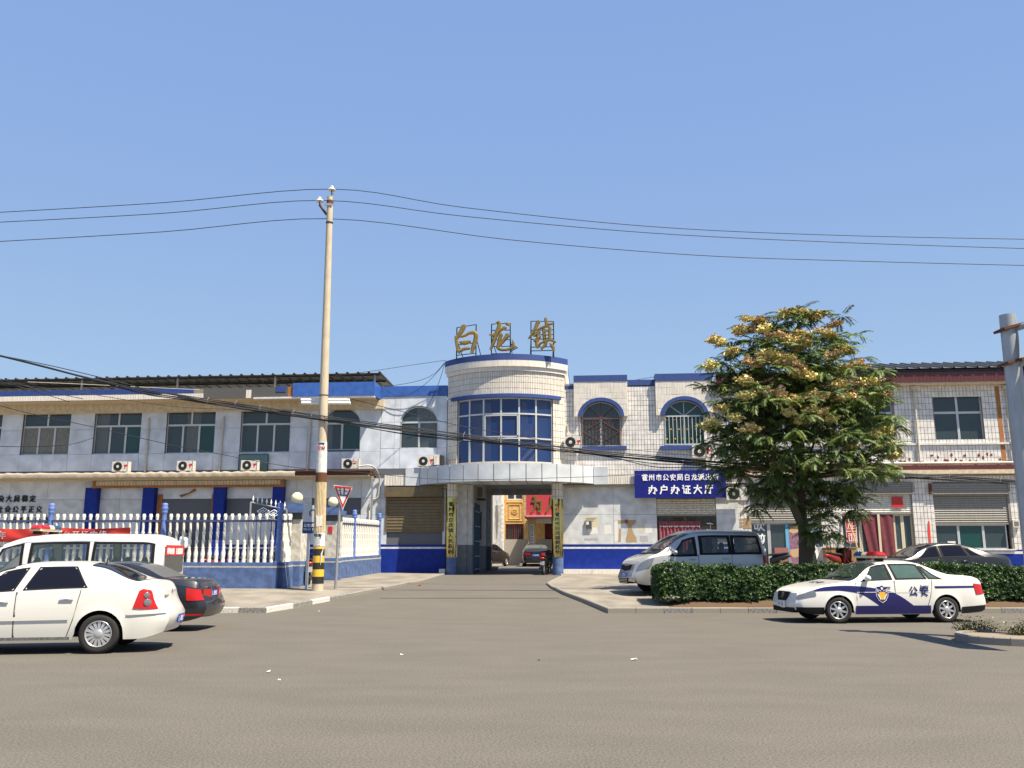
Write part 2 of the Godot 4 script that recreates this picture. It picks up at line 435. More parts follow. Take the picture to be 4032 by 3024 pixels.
var CH := {
	"白": "4804-3620 2020-2096 2020-8020-8096 2056-8056 2090-8090",
	"龙": "0830-9430 4205-4032-1294 6206-7416 6434-6084-7090-9288-9472 8842-4286",
	"镇": "2404-0436 1824-4424 1046-4446 0866-4666 2646-2692-4878 5016-9616 7204-7226 5628-5674 9028-9074 5628-9028 5644-9044 5660-9060 4674-9874 6078-4896 8278-9696",
	"霍": "1806-8206 0820-0832 0820-9220-9232 5006-5038 2626-3828 2634-3836 6226-7628 6234-7636 3038-1464 2654-2698 5640-6248 2652-8852 5452-5494 2666-8266 2680-8280 2694-9294",
	"州": "2008-2050-0894 5010-5086 8406-8496 0634-1250 3432-4050 6630-7450",
	"市": "4804-5618 0822-9222 1836-1884 1836-8236-8280-7282 5022-5098",
	"公": "3608-0848 6408-9248 4040-1486-7680 6462-8894",
	"安": "4804-5416 1020-1034 1020-9020-9034 4224-2264-8496 6646-1896 0446-9646",
	"局": "1608-1648-0496 1608-8608-8630-1630 1646-9046-8692-7690 2860-2886 2860-6260-6282-2882",
	"派": "0808-1820 0434-1446 0494-2258 8804-4016 4016-3660-2496 5234-5288-6680 8826-5634 6832-7464-9690 9240-7654",
	"出": "5004-5090 1614-1646-8446-8414 0856-0890-9290-9256",
	"所": "4406-1216 1216-1260-0496 1226-4226-4252-1252 9204-5816 5816-5858-4496 5840-9840 8040-8098",
	"办": "0630-7830-7292-5484 4206-3652-0494 1644-0666 8640-9664",
	"户": "4604-5616 2222-2260-0896 2222-8422-8452-2252",
	"证": "1206-2218 0434-2234-2286-3674 4214-9414 7014-7090 7050-9250 4840-4890 3690-9890",
	"大": "0632-9432 5004-4640-0694 5240-9494",
	"厅": "1410-9410 1610-1452-0494 3034-9234 6234-6290-4686",
	"让": "1206-2218 0434-2234-2286-3674 6206-6288 6242-9242 3888-9688",
	"人": "5004-4450-0694 5030-6458-9494",
	"民": "1808-8208-8234-1834 1808-1892-3880 1852-9052 5034-6072-9094-9474",
	"政": "0412-5012 3012-3080 3046-4846 1236-1280 0284-5274 6604-5048 5826-9826 8626-7664-4496 5846-7474-9896",
	"府": "4804-5414 0816-9616 1416-1456-0494 4226-2658 3248-3298 4444-9644 8026-8090-6888 5458-6470",
	"中": "1222-1260-8860-8822-1222 5004-5098",
	"共": "3004-3056 7004-7056 1026-9026 0456-9656 3666-1094 6466-9094",
	"委": "8004-1614 0424-9624 5012-5050 4626-0850 5426-9450 4248-2074-8896 6062-1696 0462-9662",
	"员": "2206-2230-7830-7806-2206 1640-1676 1640-8440-8476 5046-4474-0696 5676-9496",
	"会": "5004-0642 5004-9442 2842-7242 1258-8858 4658-2086-7880 6470-8896",
	"稳": "4404-1012 0428-4628 2610-2696 2434-0270 2840-4458 6604-5022 6010-8610-7824 5226-9026-9054-5254 5240-9040 5066-4884 6064-6288-8086-8272 7262-7674 8866-9884",
	"定": "4804-5416 1020-1034 1020-9020-9034 2240-7840 5040-5082 5060-8260 2856-2468-0494 2274-5088-9690",
	"社": "1604-2616 0424-4024-0666 2240-2298 2644-4060 6806-6890 4838-9438 4090-9890",
	"平": "1410-8610 2622-3642 7422-6442 0654-9454 5010-5098",
	"正": "0812-9212 5012-5090 5048-8648 2442-2490 0490-9690",
	"义": "4404-5418 1422-3064-9494 8418-6060-0694",
	"居": "1608-1648-0496 1608-8608-8630-1630 2844-9644 6030-6062 3062-3096 3062-8862-8894-3090",
	"乐": "7606-1418-1446-9246 5022-5090-3686 2858-0888 7258-9488",
	"业": "3606-3686 6406-6486 1030-2460 9030-7660 0488-9688",
	"利": "4404-0814 0430-5230 2810-2896 2634-0270 3040-5064 6616-6670 9006-9090-7488",
	"剑": "2804-0434 2804-5430 1636-4636 1048-1860 2846-3260 4848-4060 0478-5270 6616-6670 9006-9090-7488",
	"鞘": "0612-5012 1804-1826-3826-3804 1032-1052-4652-4632-1032 2826-2898 0470-5270 7604-7636 5812-6630 9412-8630 5840-5898 5840-9440-9490 5858-9458 5874-9474",
	"扫": "0424-4424 2404-2490-1084 0462-4450 5214-9414-9490-5490 5450-9250",
	"黑": "2206-2240-7840-7806-2206 5006-5068 3614-4026 6414-6026 1254-8854 0470-9670 1880-0896 3880-4496 6080-6696 8280-9496",
	"除": "0808-0898 0808-3008-1836-3254-2666 6604-3640 6604-9838 5040-8440 4058-9458 6640-6692-5488 5068-3690 8066-9688",
	"恶": "1008-9008 3608-3648 6408-6448 1220-2440 8820-7640 0450-9650 1062-0486 3060-3290-7088-7276 4858-5670 7662-9280",
	"吹": "0622-0676-3276-3222-0622 5804-4042 5224-9424-8642 6634-6060-3896 6450-7276-9896",
	"剪": "2604-3616 7404-6616 0420-9620 1230-1268 1230-4630-4666 1242-4642 1254-4654 6230-6256 8628-8664-7662 1076-8476-7496-6294 4276-1098",
	"烫": "0808-1818 0428-1438 0456-2032 3608-8008-4428-9028-8660-7658 6432-2862 7832-4462 1070-1886 8668-7882 4864-4478-0498 5078-9498",
	"压": "1410-9410 1610-1456-0494 5626-5688 3054-9054 2288-9688 7064-8276",
	"面": "0410-9610 4612-4026 1226-1296 1226-8826-8896 1294-8894 3826-3894 6226-6294 3848-6248 3870-6270",
	"理": "0412-3812 0446-3646 0284-4074 2012-2078 4808-4852-9252-9208-4808 4830-9230 7008-7090 4470-9470 3692-9892",
	"发": "2010-1638-9038 6806-8022 4604-3456-0494 3454-8054-6476-2896 4056-6084-9696",
	"为": "2206-3622 0634-8634-7892-5884 4206-3660-0694 5252-6270",
	"号": "2206-2234-7834-7806-2206 0448-9648 3248-2666-7866-7292-5488",
	"招": "0424-4024 2204-2290-0884 0462-4050 4610-9610-9040-7838 6610-6230-4246 5054-5094-9294-9254-5054",
	"生": "2406-0642 2026-8826 5004-5090 1656-8456 0490-9690",
	"上": "4606-4688 4644-8644 0488-9688",
	"线": "2806-0834-3234-0662-3856 0490-4076 4832-9026 4454-9646 6604-7260-9492-9676 9456-4892 8008-9018",
	"一": "0450-9650",
	"年": "2804-0834 2420-9020 2642-8642 2642-2666 0466-9666 5620-5698",
	"周": "1408-1450-0496 1408-8808-8892-7290 2828-7628 5018-5046 2446-7846 3460-3486-6886-6860-3460",
	"台": "4404-2040-8034 6622-8844 2254-2296 2254-7854-7896 2292-7892",
	"开": "1010-9010 0446-9646 3010-2860-0896 7010-7098",
	"场": "0434-3634 2006-2080 0284-4070 4410-8810-4840-9240-8892-7488 6642-4678 8042-5296",
	"宣": "4804-5416 1020-1034 1020-9020-9034 2438-7638 2848-2878 2848-7248-7278 2862-7262 2878-7278 0492-9692",
	"传": "2604-0446 1834-1898 4214-9214 3436-9636 6204-5462-8862-6480 5476-7898",
}

func stroke(st: MB, pts: PackedVector2Array, w0: float, w1: float, z0: float, z1: float, bevel := 0.0) -> void:
	var L := PackedVector2Array()
	var R := PackedVector2Array()
	var L2 := PackedVector2Array()
	var R2 := PackedVector2Array()
	var N := pts.size()
	for k in N:
		var a := (pts[k] - pts[maxi(k - 1, 0)]).normalized()
		var b := (pts[mini(k + 1, N - 1)] - pts[k]).normalized()
		if k == 0: a = b
		if k == N - 1: b = a
		var t := (a + b).normalized()
		if t.length() < 0.1: t = a
		var s := Vector2(-t.y, t.x)
		var cut := clampf(1.0 / maxf(0.45, s.dot(Vector2(-a.y, a.x))), 1.0, 2.0)
		var w := lerpf(w0, w1, float(k) / (N - 1)) * 0.5
		var e := Vector2.ZERO
		if k == 0: e = -t * w * 0.5
		if k == N - 1: e = t * w * 0.5
		L.append(pts[k] + s * w * cut + e); R.append(pts[k] - s * w * cut + e)
		var wb2 := maxf(w - bevel, w * 0.35)
		L2.append(pts[k] + s * wb2 * cut + e * 0.6); R2.append(pts[k] - s * wb2 * cut + e * 0.6)
	var f := func(q: Vector2, z: float) -> Vector3: return Vector3(q.x, q.y, z)
	for k in N - 1:
		st.quad(f.call(R2[k], z1), f.call(R2[k + 1], z1), f.call(L2[k + 1], z1), f.call(L2[k], z1))
		st.quad(f.call(R[k], z0), f.call(R[k + 1], z0), f.call(R2[k + 1], z1), f.call(R2[k], z1))
		st.quad(f.call(L[k + 1], z0), f.call(L[k], z0), f.call(L2[k], z1), f.call(L2[k + 1], z1))
	st.quad(f.call(L[0], z0), f.call(R[0], z0), f.call(R2[0], z1), f.call(L2[0], z1))
	st.quad(f.call(R[N - 1], z0), f.call(L[N - 1], z0), f.call(L2[N - 1], z1), f.call(R2[N - 1], z1))

func char_shape(st: MB, ch: String, x: float, y: float, w: float, h: float, depth: float, pen: float, z := 0.0) -> void:
	if ch.unicode_at(0) < 128:
		latin(st, ch, x, y, w, h, depth, z); return
	var n := 0
	for s: String in CH[ch].split(" "):
		var pts := PackedVector2Array()
		for q: String in s.split("-"):
			pts.append(Vector2(x + w * q.substr(0, 2).to_int() / 100.0, y + h * (1.0 - q.substr(2, 2).to_int() / 100.0)))
		var hor := absf(pts[0].y - pts[1].y) < h * 0.03
		stroke(st, pts, pen * (0.85 if hor else 1.0), pen * (0.85 if hor else 0.95), z, z + depth + 0.0004 * n, 0.0)
		n += 1

func words(st: MB, text: String, x: float, y: float, w: float, h: float, gap: float, depth: float, pen: float, z := 0.0) -> void:
	for k in text.length():
		if text[k] != " ": char_shape(st, text[k], x + k * (w + gap), y, w, h, depth, pen, z)

var LT := {
	"0": "2010-8010-8090-2090-2010", "1": "3022-5008-5092", "2": "2024-3010-7010-8030-2090-8090", "3": "2010-8010-5046-8070-6492-2084", "4": "6892-6808-1666-8866", "5": "8010-2410-2046-7046-7888-1888", "6": "8010-3010-2090-8090-8050-2050", "7": "1810-8210-4492", "8": "2010-8010-8090-2090-2010 2050-8050", "9": "8050-2050-2010-8010-8090-2090",
	"A": "1092-5006-9092 2660-7460", "C": "8612-2212-1450-2288-8688", "E": "8410-2010-2090-8490 2050-7050", "G": "8612-2212-1450-2288-8488-8456-5656", "I": "5008-5092", "J": "7008-7084-3090-1870", "L": "2008-2090-8490", "N": "1892-1808-8292-8208", "O": "2212-7812-8850-7888-2288-1250-2212", "P": "2092-2010-7410-8032-7054-2054", "S": "8412-2012-2048-8052-8088-1688", "T": "1010-9010 5010-5092", "U": "1808-1890-8290-8208", "X": "1408-8692 8608-1492",
}

func latin(st: MB, ch: String, x: float, y: float, w: float, h: float, depth: float, z := 0.0) -> void:
	if not LT.has(ch): return
	var n := 0
	for s: String in LT[ch].split(" "):
		var pts := PackedVector2Array()
		for q: String in s.split("-"):
			pts.append(Vector2(x + w * q.substr(0, 2).to_int() / 100.0, y + h * (1.0 - q.substr(2, 2).to_int() / 100.0)))
		stroke(st, pts, h * 0.13, h * 0.13, z, z + depth + 0.0004 * n, 0.0)
		n += 1

func curve(pts: Array, per := 8) -> Array:
	var out := []
	for k in pts.size() - 1:
		for s in per:
			var t := float(s) / per
			out.append(pts[k].cubic_interpolate(pts[k + 1], pts[maxi(k - 1, 0)], pts[mini(k + 2, pts.size() - 1)], t))
	out.append(pts[-1])
	return out

func cv(a: Array, x: float) -> float:
	var N := a.size()
	if x <= a[0].x: return a[0].y
	if x >= a[N - 1].x: return a[N - 1].y
	var k := 0
	while x > a[k + 1].x: k += 1
	var h: float = a[k + 1].x - a[k].x
	var d: float = (a[k + 1].y - a[k].y) / h
	var m0 := d
	var m1 := d
	if k > 0:
		var q: float = (a[k].y - a[k - 1].y) / (a[k].x - a[k - 1].x)
		m0 = 0.0 if q * d <= 0 else 2 * q * d / (q + d)
	if k < N - 2:
		var q: float = (a[k + 2].y - a[k + 1].y) / (a[k + 2].x - a[k + 1].x)
		m1 = 0.0 if q * d <= 0 else 2 * q * d / (q + d)
	var t: float = (x - a[k].x) / h
	var t2 := t * t
	var t3 := t2 * t
	return (2 * t3 - 3 * t2 + 1) * a[k].y + (t3 - 2 * t2 + t) * h * m0 + (3 * t2 - 2 * t3) * a[k + 1].y + (t3 - t2) * h * m1

func road_y(z: float) -> float:
	return cv_lin([[-23.7, 0.0], [-27.5, 0.36], [-32.0, 0.54], [-41.3, 0.71], [-57.0, 0.85]], z)

func walk_y(z: float) -> float:
	return cv_lin([[-23.7, 0.13], [-27.5, 0.46], [-32.0, 0.60], [-41.3, 0.76]], z)

func cv_lin(a: Array, z: float) -> float:
	if z >= a[0][0]: return a[0][1]
	for k in a.size() - 1:
		if z >= a[k + 1][0]:
			return lerpf(a[k][1], a[k + 1][1], (z - a[k][0]) / (a[k + 1][0] - a[k][0]))
	return a[-1][1]

func _ready() -> void:
	var cam := Camera3D.new()
	cam.name = "camera"
	add_child(cam)
	cam.position = Vector3(0, 1.55, 0)
	cam.rotation.x = deg_to_rad(11.034)
	cam.fov = 47.17
	cam.near = 0.1
	cam.far = 3000.0
	cam.current = true
	var sky := ProceduralSkyMaterial.new()
	sky.sky_top_color = Color(0.112, 0.186, 0.36).linear_to_srgb()
	sky.sky_horizon_color = Color(0.262, 0.365, 0.44).linear_to_srgb()
	sky.sky_curve = 0.17
	sky.ground_horizon_color = Color(0.22, 0.2, 0.17).linear_to_srgb()
	sky.ground_bottom_color = Color(0.14, 0.125, 0.1).linear_to_srgb()
	sky.sun_angle_max = 1.0
	var env := Environment.new()
	env.background_mode = Environment.BG_SKY
	env.sky = Sky.new()
	env.sky.sky_material = sky
	env.tonemap_mode = Environment.TONE_MAPPER_LINEAR
	env.tonemap_exposure = 2.05
	env.sdfgi_enabled = true
	env.ssao_enabled = true
	env.ssil_enabled = true
	var we := WorldEnvironment.new()
	we.name = "air"
	we.environment = env
	add_child(we)
	var sun := DirectionalLight3D.new()
	sun.name = "sun"
	add_child(sun)
	sun.light_color = Color(1.0, 0.95, 0.86)
	sun.light_energy = 1.6
	sun.light_angular_distance = 0.5
	sun.shadow_enabled = true
	sun.look_at_from_position(Vector3.ZERO, -Vector3(0.40, 0.87, 0.30))

	rng.seed = 7
	materials()
	ground()
	building_left()
	gate_tower()
	building_middle()
	building_shops()
	yard()
	fence_and_gate()
	street_furniture()
	cables()
	plants()
	vehicles()
	people()
	clutter()

func ground() -> void:
	var b := MB.new()
	var zs := [60.0, 20.0, 0.0, -10.0, -18.0, -23.7, -25.0, -26.3, -27.5, -29.0, -30.5, -32.0, -35.0, -38.0, -41.3, -46.0, -51.0, -57.0, -80.0, -150.0, -400.0, -1200.0]
	var rows := []
	for z: float in zs:
		var row := []
		for x in [-900.0, -300.0, -100.0, -40.0, -20.0, -10.0, 0.0, 10.0, 20.0, 40.0, 100.0, 300.0, 900.0]:
			row.append(Vector3(x, road_y(z), z))
		rows.append(row)
	b.grid(rows)
	structure(b, "road", "asphalt")
	var jb := MB.new()
	var jz := -26.876
	jb.tile(-3.935, 1.403, -0.015, 0.015, 0, 0.004)
	for k in jb.v.size(): jb.v[k] = Vector3(jb.v[k].x, road_y(jz - jb.v[k].y) + 0.003 + jb.v[k].z, jz - jb.v[k].y)
	structure(jb, "road_joint", "seam_dark")
	var edge := [Vector2(-6.557, -24.197), Vector2(-6.024, -24.986), Vector2(-5.294, -26.329), Vector2(-4.794, -27.212), Vector2(-4.211, -29.645), Vector2(-3.403, -33.635), Vector2(-3.078, -39.635)]
	edge.append(Vector2(edge[-1].x + 0.3, -46.0))
	pavement("pavement", edge, -1.0, -70.0)
	var edge2 := [Vector2(2.548, -24.121), Vector2(2.068, -25.918), Vector2(1.592, -27.512), Vector2(1.303, -30.232), Vector2(1.217, -32.043), Vector2(1.621, -35.043), Vector2(2.095, -38.435)]
	edge2.append(Vector2(edge2[-1].x + 0.3, -46.0))
	pavement("pavement_001", edge2, 1.0, 70.0)
	b = MB.new()
	rows = []
	for k in 5:
		var zz: float = [-24.26, -24.45, -25.2, -26.0, -26.15][k]
		var row := []
		for s in 40:
			var x := lerpf(3.730, 45.0, s / 39.0)
			var hh: float = [0.12, 0.3, 0.42, 0.4, 0.2][k] + 0.05 * sin(s * 2.3 + k) * (1 if k in [1, 2, 3] else 0)
			if s == 0: hh = 0.1
			row.append(Vector3(x, hh if k < 4 else walk_y(zz) - 0.02, zz))
		rows.append(row)
	b.grid(rows)
	structure(b, "soil", "soil")
	island()

func pavement(called: String, edge: Array, side: float, far_x: float) -> void:
	var b := MB.new()
	var rows := []
	for k in 40:
		var z := lerpf(edge[0].y, -46.0, k / 39.0)
		var x: float = edge[0].x
		for q in edge.size() - 1:
			if z <= edge[q].y and z >= edge[q + 1].y:
				x = lerpf(edge[q].x, edge[q + 1].x, (z - edge[q].y) / (edge[q + 1].y - edge[q].y))
		x += side * 0.13
		var row := []
		for s in 13:
			var xx := lerpf(x, far_x, pow(s / 12.0, 1.5))
			row.append(Vector3(xx, walk_y(z), z))
		if side > 0: row.reverse()
		row.reverse()
		rows.append(row)
	b.grid(rows)
	var o := structure(b, called, "paving")
	o.set_meta("label", "pale pavement left of the gate lane" if side < 0 else "pale pavement right of the gate lane")
	var line := [Vector2(far_x * 0.4, edge[0].y)]
	line.append_array(edge)
	for q in line.size() - 1:
		var a: Vector2 = line[q]
		var d: Vector2 = line[q + 1]
		var L := a.distance_to(d)
		var n := maxi(1, int(round(L / 0.75)))
		var dir := (d - a) / L
		for k in n:
			var m := a + dir * (L * (k + 0.5) / n)
			var nrm := Vector2(dir.y, -dir.x)
			if nrm.x * side < 0: nrm = -nrm
			if q == 0: nrm = Vector2(0, -1)
			m += nrm * 0.065
			var top := walk_y(m.y) + 0.012
			var st := MB.new()
			var hl := L / n * 0.5 - 0.006
			var low := road_y(m.y) - 0.15
			st.T = Transform3D(Basis(Vector3(dir.x, 0, dir.y), Vector3.UP, Vector3(dir.x, 0, dir.y).cross(Vector3.UP)), Vector3(m.x, 0, m.y))
			var y1 = walk_y(m.y + dir.y * hl) + 0.012
			var y0 = walk_y(m.y - dir.y * hl) + 0.012
			var e := 0.02
			var P := [Vector3(-hl, low, 0.065), Vector3(hl, low, 0.065), Vector3(hl, y1 - e, 0.065), Vector3(-hl, y0 - e, 0.065), Vector3(-hl, low, -0.065), Vector3(hl, low, -0.065), Vector3(hl, y1 - e, -0.065), Vector3(-hl, y0 - e, -0.065)]
			var Q := [Vector3(-hl + 0.008, y0, 0.045), Vector3(hl - 0.008, y1, 0.045), Vector3(hl - 0.008, y1, -0.045), Vector3(-hl + 0.008, y0, -0.045)]
			st.quad(P[0], P[1], P[2], P[3]); st.quad(P[5], P[4], P[7], P[6]); st.quad(P[1], P[5], P[6], P[2]); st.quad(P[4], P[0], P[3], P[7])
			st.quad(P[3], P[2], Q[1], Q[0]); st.quad(P[2], P[6], Q[2], Q[1]); st.quad(P[6], P[7], Q[3], Q[2]); st.quad(P[7], P[3], Q[0], Q[3]); st.quad(Q[0], Q[1], Q[2], Q[3])
			var mm := "kerb_plain"
			if side < 0: mm = ["kerb_white", "kerb_grey", "kerb_white", "kerb_grey", "kerb_grey"][(q * 7 + k) % 5] if q < 4 else "kerb_plain"
			elif q == 0: mm = ["kerb_plain", "kerb_grey", "kerb_plain"][k % 3]
			part(st, "kerb_stone", mm, o)

func island() -> void:
	var tip := Vector2(8.203, -17.285)
	var zf := -15.587
	var zr := -17.871
	var zm := (zf + zr) / 2
	var r := (zf - zr) / 2
	var out := PackedVector2Array()
	var cx := tip.x + r * 1.5
	for k in 17:
		var a := PI / 2 + PI * k / 16.0
		out.append(Vector2(cx + cos(a) * r * 1.5, zm + sin(a) * r))
	var b := MB.new()
	var poly := PackedVector2Array(out)
	poly.append(Vector2(40, zr)); poly.append(Vector2(40, zf))
	var soil := MB.new()
	var q := PackedVector2Array()
	for k in poly.size(): q.append(Vector2(poly[k].x, -poly[k].y))
	soil.T = Transform3D(Basis(Vector3.RIGHT, -PI / 2), Vector3.ZERO)
	soil.prism(q, -0.05, 0.1, false)
	var o := structure(soil, "traffic_island", "dust")
	o.set_meta("label", "rounded end of the planted strip in the road")
	var line := [Vector2(40, zf)]
	for x in [28.0, 22.0, 18.0, 15.0, 13.0, 12.0, 11.0]: line.append(Vector2(x, zf))
	for p in out: line.append(p)
	for x in [11.0, 12.0, 13.0, 15.0, 18.0, 22.0, 40.0]: line.append(Vector2(x, zr))
	var last := -1
	for k in line.size() - 1:
		var st := MB.new()
		var rows := []
		for s in 2:
			var p: Vector2 = line[k + s]
			var t: Vector2 = (line[mini(k + s + 1, line.size() - 1)] - line[maxi(k + s - 1, 0)]).normalized()
			var nn := Vector2(t.y, -t.x)
			if nn.dot(p - Vector2(maxf(cx, p.x), zm)) < 0: nn = -nn
			var g := (0.004 if s == 0 else -0.004)
			var pp := p + t * g
			var ins := pp - nn * 0.13
			rows.append([Vector3(pp.x, -0.05, pp.y), Vector3(pp.x, 0.12, pp.y), Vector3(pp.x - nn.x * 0.02, 0.14, pp.y - nn.y * 0.02), Vector3(ins.x, 0.14, ins.y), Vector3(ins.x, 0.05, ins.y)])
		for j in 4: st.quad(rows[0][j], rows[1][j], rows[1][j + 1], rows[0][j + 1])
		part(st, "kerb_stone", "kerb_plain", o)

func sheet(b: MB, u0: float, u1: float, v0: float, v1: float, w: float, holes: Array, jamb := 0.0) -> void:
	var us := [u0, u1]
	var vs := [v0, v1]
	for h: Rect2 in holes:
		us.append_array([clampf(h.position.x, u0, u1), clampf(h.end.x, u0, u1)])
		vs.append_array([clampf(h.position.y, v0, v1), clampf(h.end.y, v0, v1)])
	us.sort(); vs.sort()
	for a in us.size() - 1:
		for d in vs.size() - 1:
			if us[a + 1] - us[a] < 1e-4 or vs[d + 1] - vs[d] < 1e-4: continue
			var m := Vector2((us[a] + us[a + 1]) / 2, (vs[d] + vs[d + 1]) / 2)
			var inside := false
			for h: Rect2 in holes:
				if h.has_point(m): inside = true
			if not inside:
				b.quad(Vector3(us[a], vs[d], w), Vector3(us[a + 1], vs[d], w), Vector3(us[a + 1], vs[d + 1], w), Vector3(us[a], vs[d + 1], w))
	if jamb > 0:
		for h: Rect2 in holes:
			recess(b, h, w, jamb, false)

func recess(b: MB, h: Rect2, w: float, deep: float, back := true) -> void:
	var x0 = h.position.x; var x1 = h.end.x; var y0 := h.position.y; var y1 := h.end.y
	var z := w - deep
	b.quad(Vector3(x0, y0, z), Vector3(x0, y0, w), Vector3(x0, y1, w), Vector3(x0, y1, z))
	b.quad(Vector3(x1, y0, w), Vector3(x1, y0, z), Vector3(x1, y1, z), Vector3(x1, y1, w))
	b.quad(Vector3(x0, y0, z), Vector3(x1, y0, z), Vector3(x1, y0, w), Vector3(x0, y0, w))
	b.quad(Vector3(x0, y1, w), Vector3(x1, y1, w), Vector3(x1, y1, z), Vector3(x0, y1, z))
	if back: b.quad(Vector3(x0, y0, z), Vector3(x1, y0, z), Vector3(x1, y1, z), Vector3(x0, y1, z))

func panels(o: Node3D, us: Array, vs: Array, holes: Array, w0: float, w1: float, mats: Array, called := "wall_panel", gap := 0.008) -> void:
	var k := 0
	for a in us.size() - 1:
		for d in vs.size() - 1:
			k += 1
			var r := Rect2(us[a], vs[d], us[a + 1] - us[a], vs[d + 1] - vs[d])
			var hit := false
			for h: Rect2 in holes:
				if h.grow(-0.03).has_point(r.get_center()): hit = true
			if hit: continue
			var b := fb(o)
			var z: float = w1 + 0.003 * sin(k * 2.7)
			b.tile(r.position.x + gap / 2, r.end.x - gap / 2, r.position.y + gap / 2, r.end.y - gap / 2, w0, z)
			part(b, called, mats[(k * 3 + a) % mats.size()], o)

func tiles(o: Node3D, u0: float, u1: float, v0: float, v1: float, w: float, pu: float, pv: float, m: String, holes := [], called := "wall_tiles", gap := 0.014, proud := 0.012) -> void:
	var b := fb(o)
	var nu := maxi(1, int(round((u1 - u0) / pu)))
	var nv := maxi(1, int(round((v1 - v0) / pv)))
	var du := (u1 - u0) / nu
	var dv := (v1 - v0) / nv
	for a in nu:
		for d in nv:
			var x := u0 + a * du
			var y := v0 + d * dv
			var hit := false
			for h in holes:
				if h is Rect2 and (h as Rect2).has_point(Vector2(x + du / 2, y + dv / 2)): hit = true
				if h is Callable and h.call(x + du / 2, y + dv / 2): hit = true
			if hit: continue
			b.tile(x + gap / 2, x + du - gap / 2, y + gap / 2, y + dv - gap / 2, w, w + proud + 0.003 * sin(a * 12.9 + d * 7.7))
	var q := part(b, called, m, o)
	q.set_meta("kind", "stuff")

func window(o: Node3D, r: Rect2, w: float, lay: Array, glasses: Array, frame := "alu", bar := 0.045, room := "inside", curtain := "", deep := 0.6, called := "window") -> Node3D:
	var b := fb(o)
	var f := 0.06
	for k in lay.size():
		var q: Array = lay[k]
		var x0 = r.position.x + r.size.x * q[0]; var x1 = r.position.x + r.size.x * q[1]
		var y0 = r.position.y + r.size.y * q[2]; var y1 = r.position.y + r.size.y * q[3]
		var z := w + 0.004 * (k % 3)
		b.bx(x0, x0 + bar, y0, y1, z - f, z); b.bx(x1 - bar, x1, y0, y1, z - f, z)
		b.bx(x0 + bar, x1 - bar, y0, y0 + bar, z - f, z - 0.002); b.bx(x0 + bar, x1 - bar, y1 - bar, y1, z - f, z - 0.002)
	var fr := part(b, called, frame, o)
	for k in lay.size():
		var q: Array = lay[k]
		var x0 = r.position.x + r.size.x * q[0]; var x1 = r.position.x + r.size.x * q[1]
		var y0 = r.position.y + r.size.y * q[2]; var y1 = r.position.y + r.size.y * q[3]
		var p := fb(fr)
		var z := w - 0.03
		p.quad(Vector3(x0 + bar * 0.8, y0 + bar * 0.8, z), Vector3(x1 - bar * 0.8, y0 + bar * 0.8, z), Vector3(x1 - bar * 0.8, y1 - bar * 0.8, z), Vector3(x0 + bar * 0.8, y1 - bar * 0.8, z))
		part(p, "pane", glasses[k % glasses.size()], fr)
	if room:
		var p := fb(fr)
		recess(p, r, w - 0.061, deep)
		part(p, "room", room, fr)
	if curtain:
		var spec := curtain.split(" ")
		var x0 = r.position.x + r.size.x * spec[1].to_float()
		var x1 = r.position.x + r.size.x * spec[2].to_float()
		drape(fr, x0, x1, r.position.y + 0.02, r.end.y - 0.02, w - 0.16, spec[0])
	return fr

func drape(o: Node3D, x0: float, x1: float, y0: float, y1: float, w: float, m: String, called := "curtain") -> void:
	var b := fb(o)
	var n := maxi(10, int((x1 - x0) / 0.035))
	var rows := []
	for k in 3:
		var row := []
		for s in n + 1:
			var x := lerpf(x0, x1, float(s) / n)
			row.append(Vector3(x, lerpf(y0, y1, k / 2.0), w + 0.03 * sin(s * 1.35) + 0.012 * sin(s * 0.6 + k)))
		rows.append(row)
	b.grid(rows)
	part(b, called, m, o)

const FIVE := [[0.0, 0.333, 0.0, 0.62], [0.333, 0.667, 0.0, 0.62], [0.667, 1.0, 0.0, 0.62], [0.0, 0.5, 0.62, 1.0], [0.5, 1.0, 0.62, 1.0]]
const FOUR := [[0.0, 0.5, 0.0, 0.63], [0.5, 1.0, 0.0, 0.63], [0.0, 0.5, 0.63, 1.0], [0.5, 1.0, 0.63, 1.0]]
const TWO := [[0.0, 0.5, 0.0, 1.0], [0.5, 1.0, 0.0, 1.0]]

func half_disc(x0: float, x1: float, y: float, h: float, grow := 0.0) -> PackedVector2Array:
	var p := PackedVector2Array()
	for k in 19:
		var a := PI * k / 18.0
		p.append(Vector2((x0 + x1) / 2 + cos(a) * ((x1 - x0) / 2 + grow), y + sin(a) * (h + grow)))
	return p

func arch_fill(b: MB, x0: float, x1: float, y: float, h: float, top: float, z0: float, z1: float, margin := 0.0) -> void:
	var p := half_disc(x0, x1, y, h)
	for k in p.size() - 1:
		var a := p[k]; var d := p[k + 1]
		b.quad(Vector3(d.x, d.y, z1), Vector3(a.x, a.y, z1), Vector3(a.x, top, z1), Vector3(d.x, top, z1))
		b.quad(Vector3(d.x, d.y, z0), Vector3(a.x, a.y, z0), Vector3(a.x, a.y, z1), Vector3(d.x, d.y, z1))
	if margin > 0:
		for s in [-1, 1]:
			var e: float = x0 if s < 0 else x1
			b.quad(Vector3(minf(e, e + s * margin), y, z1), Vector3(maxf(e, e + s * margin), y, z1), Vector3(maxf(e, e + s * margin), top, z1), Vector3(minf(e, e + s * margin), top, z1))

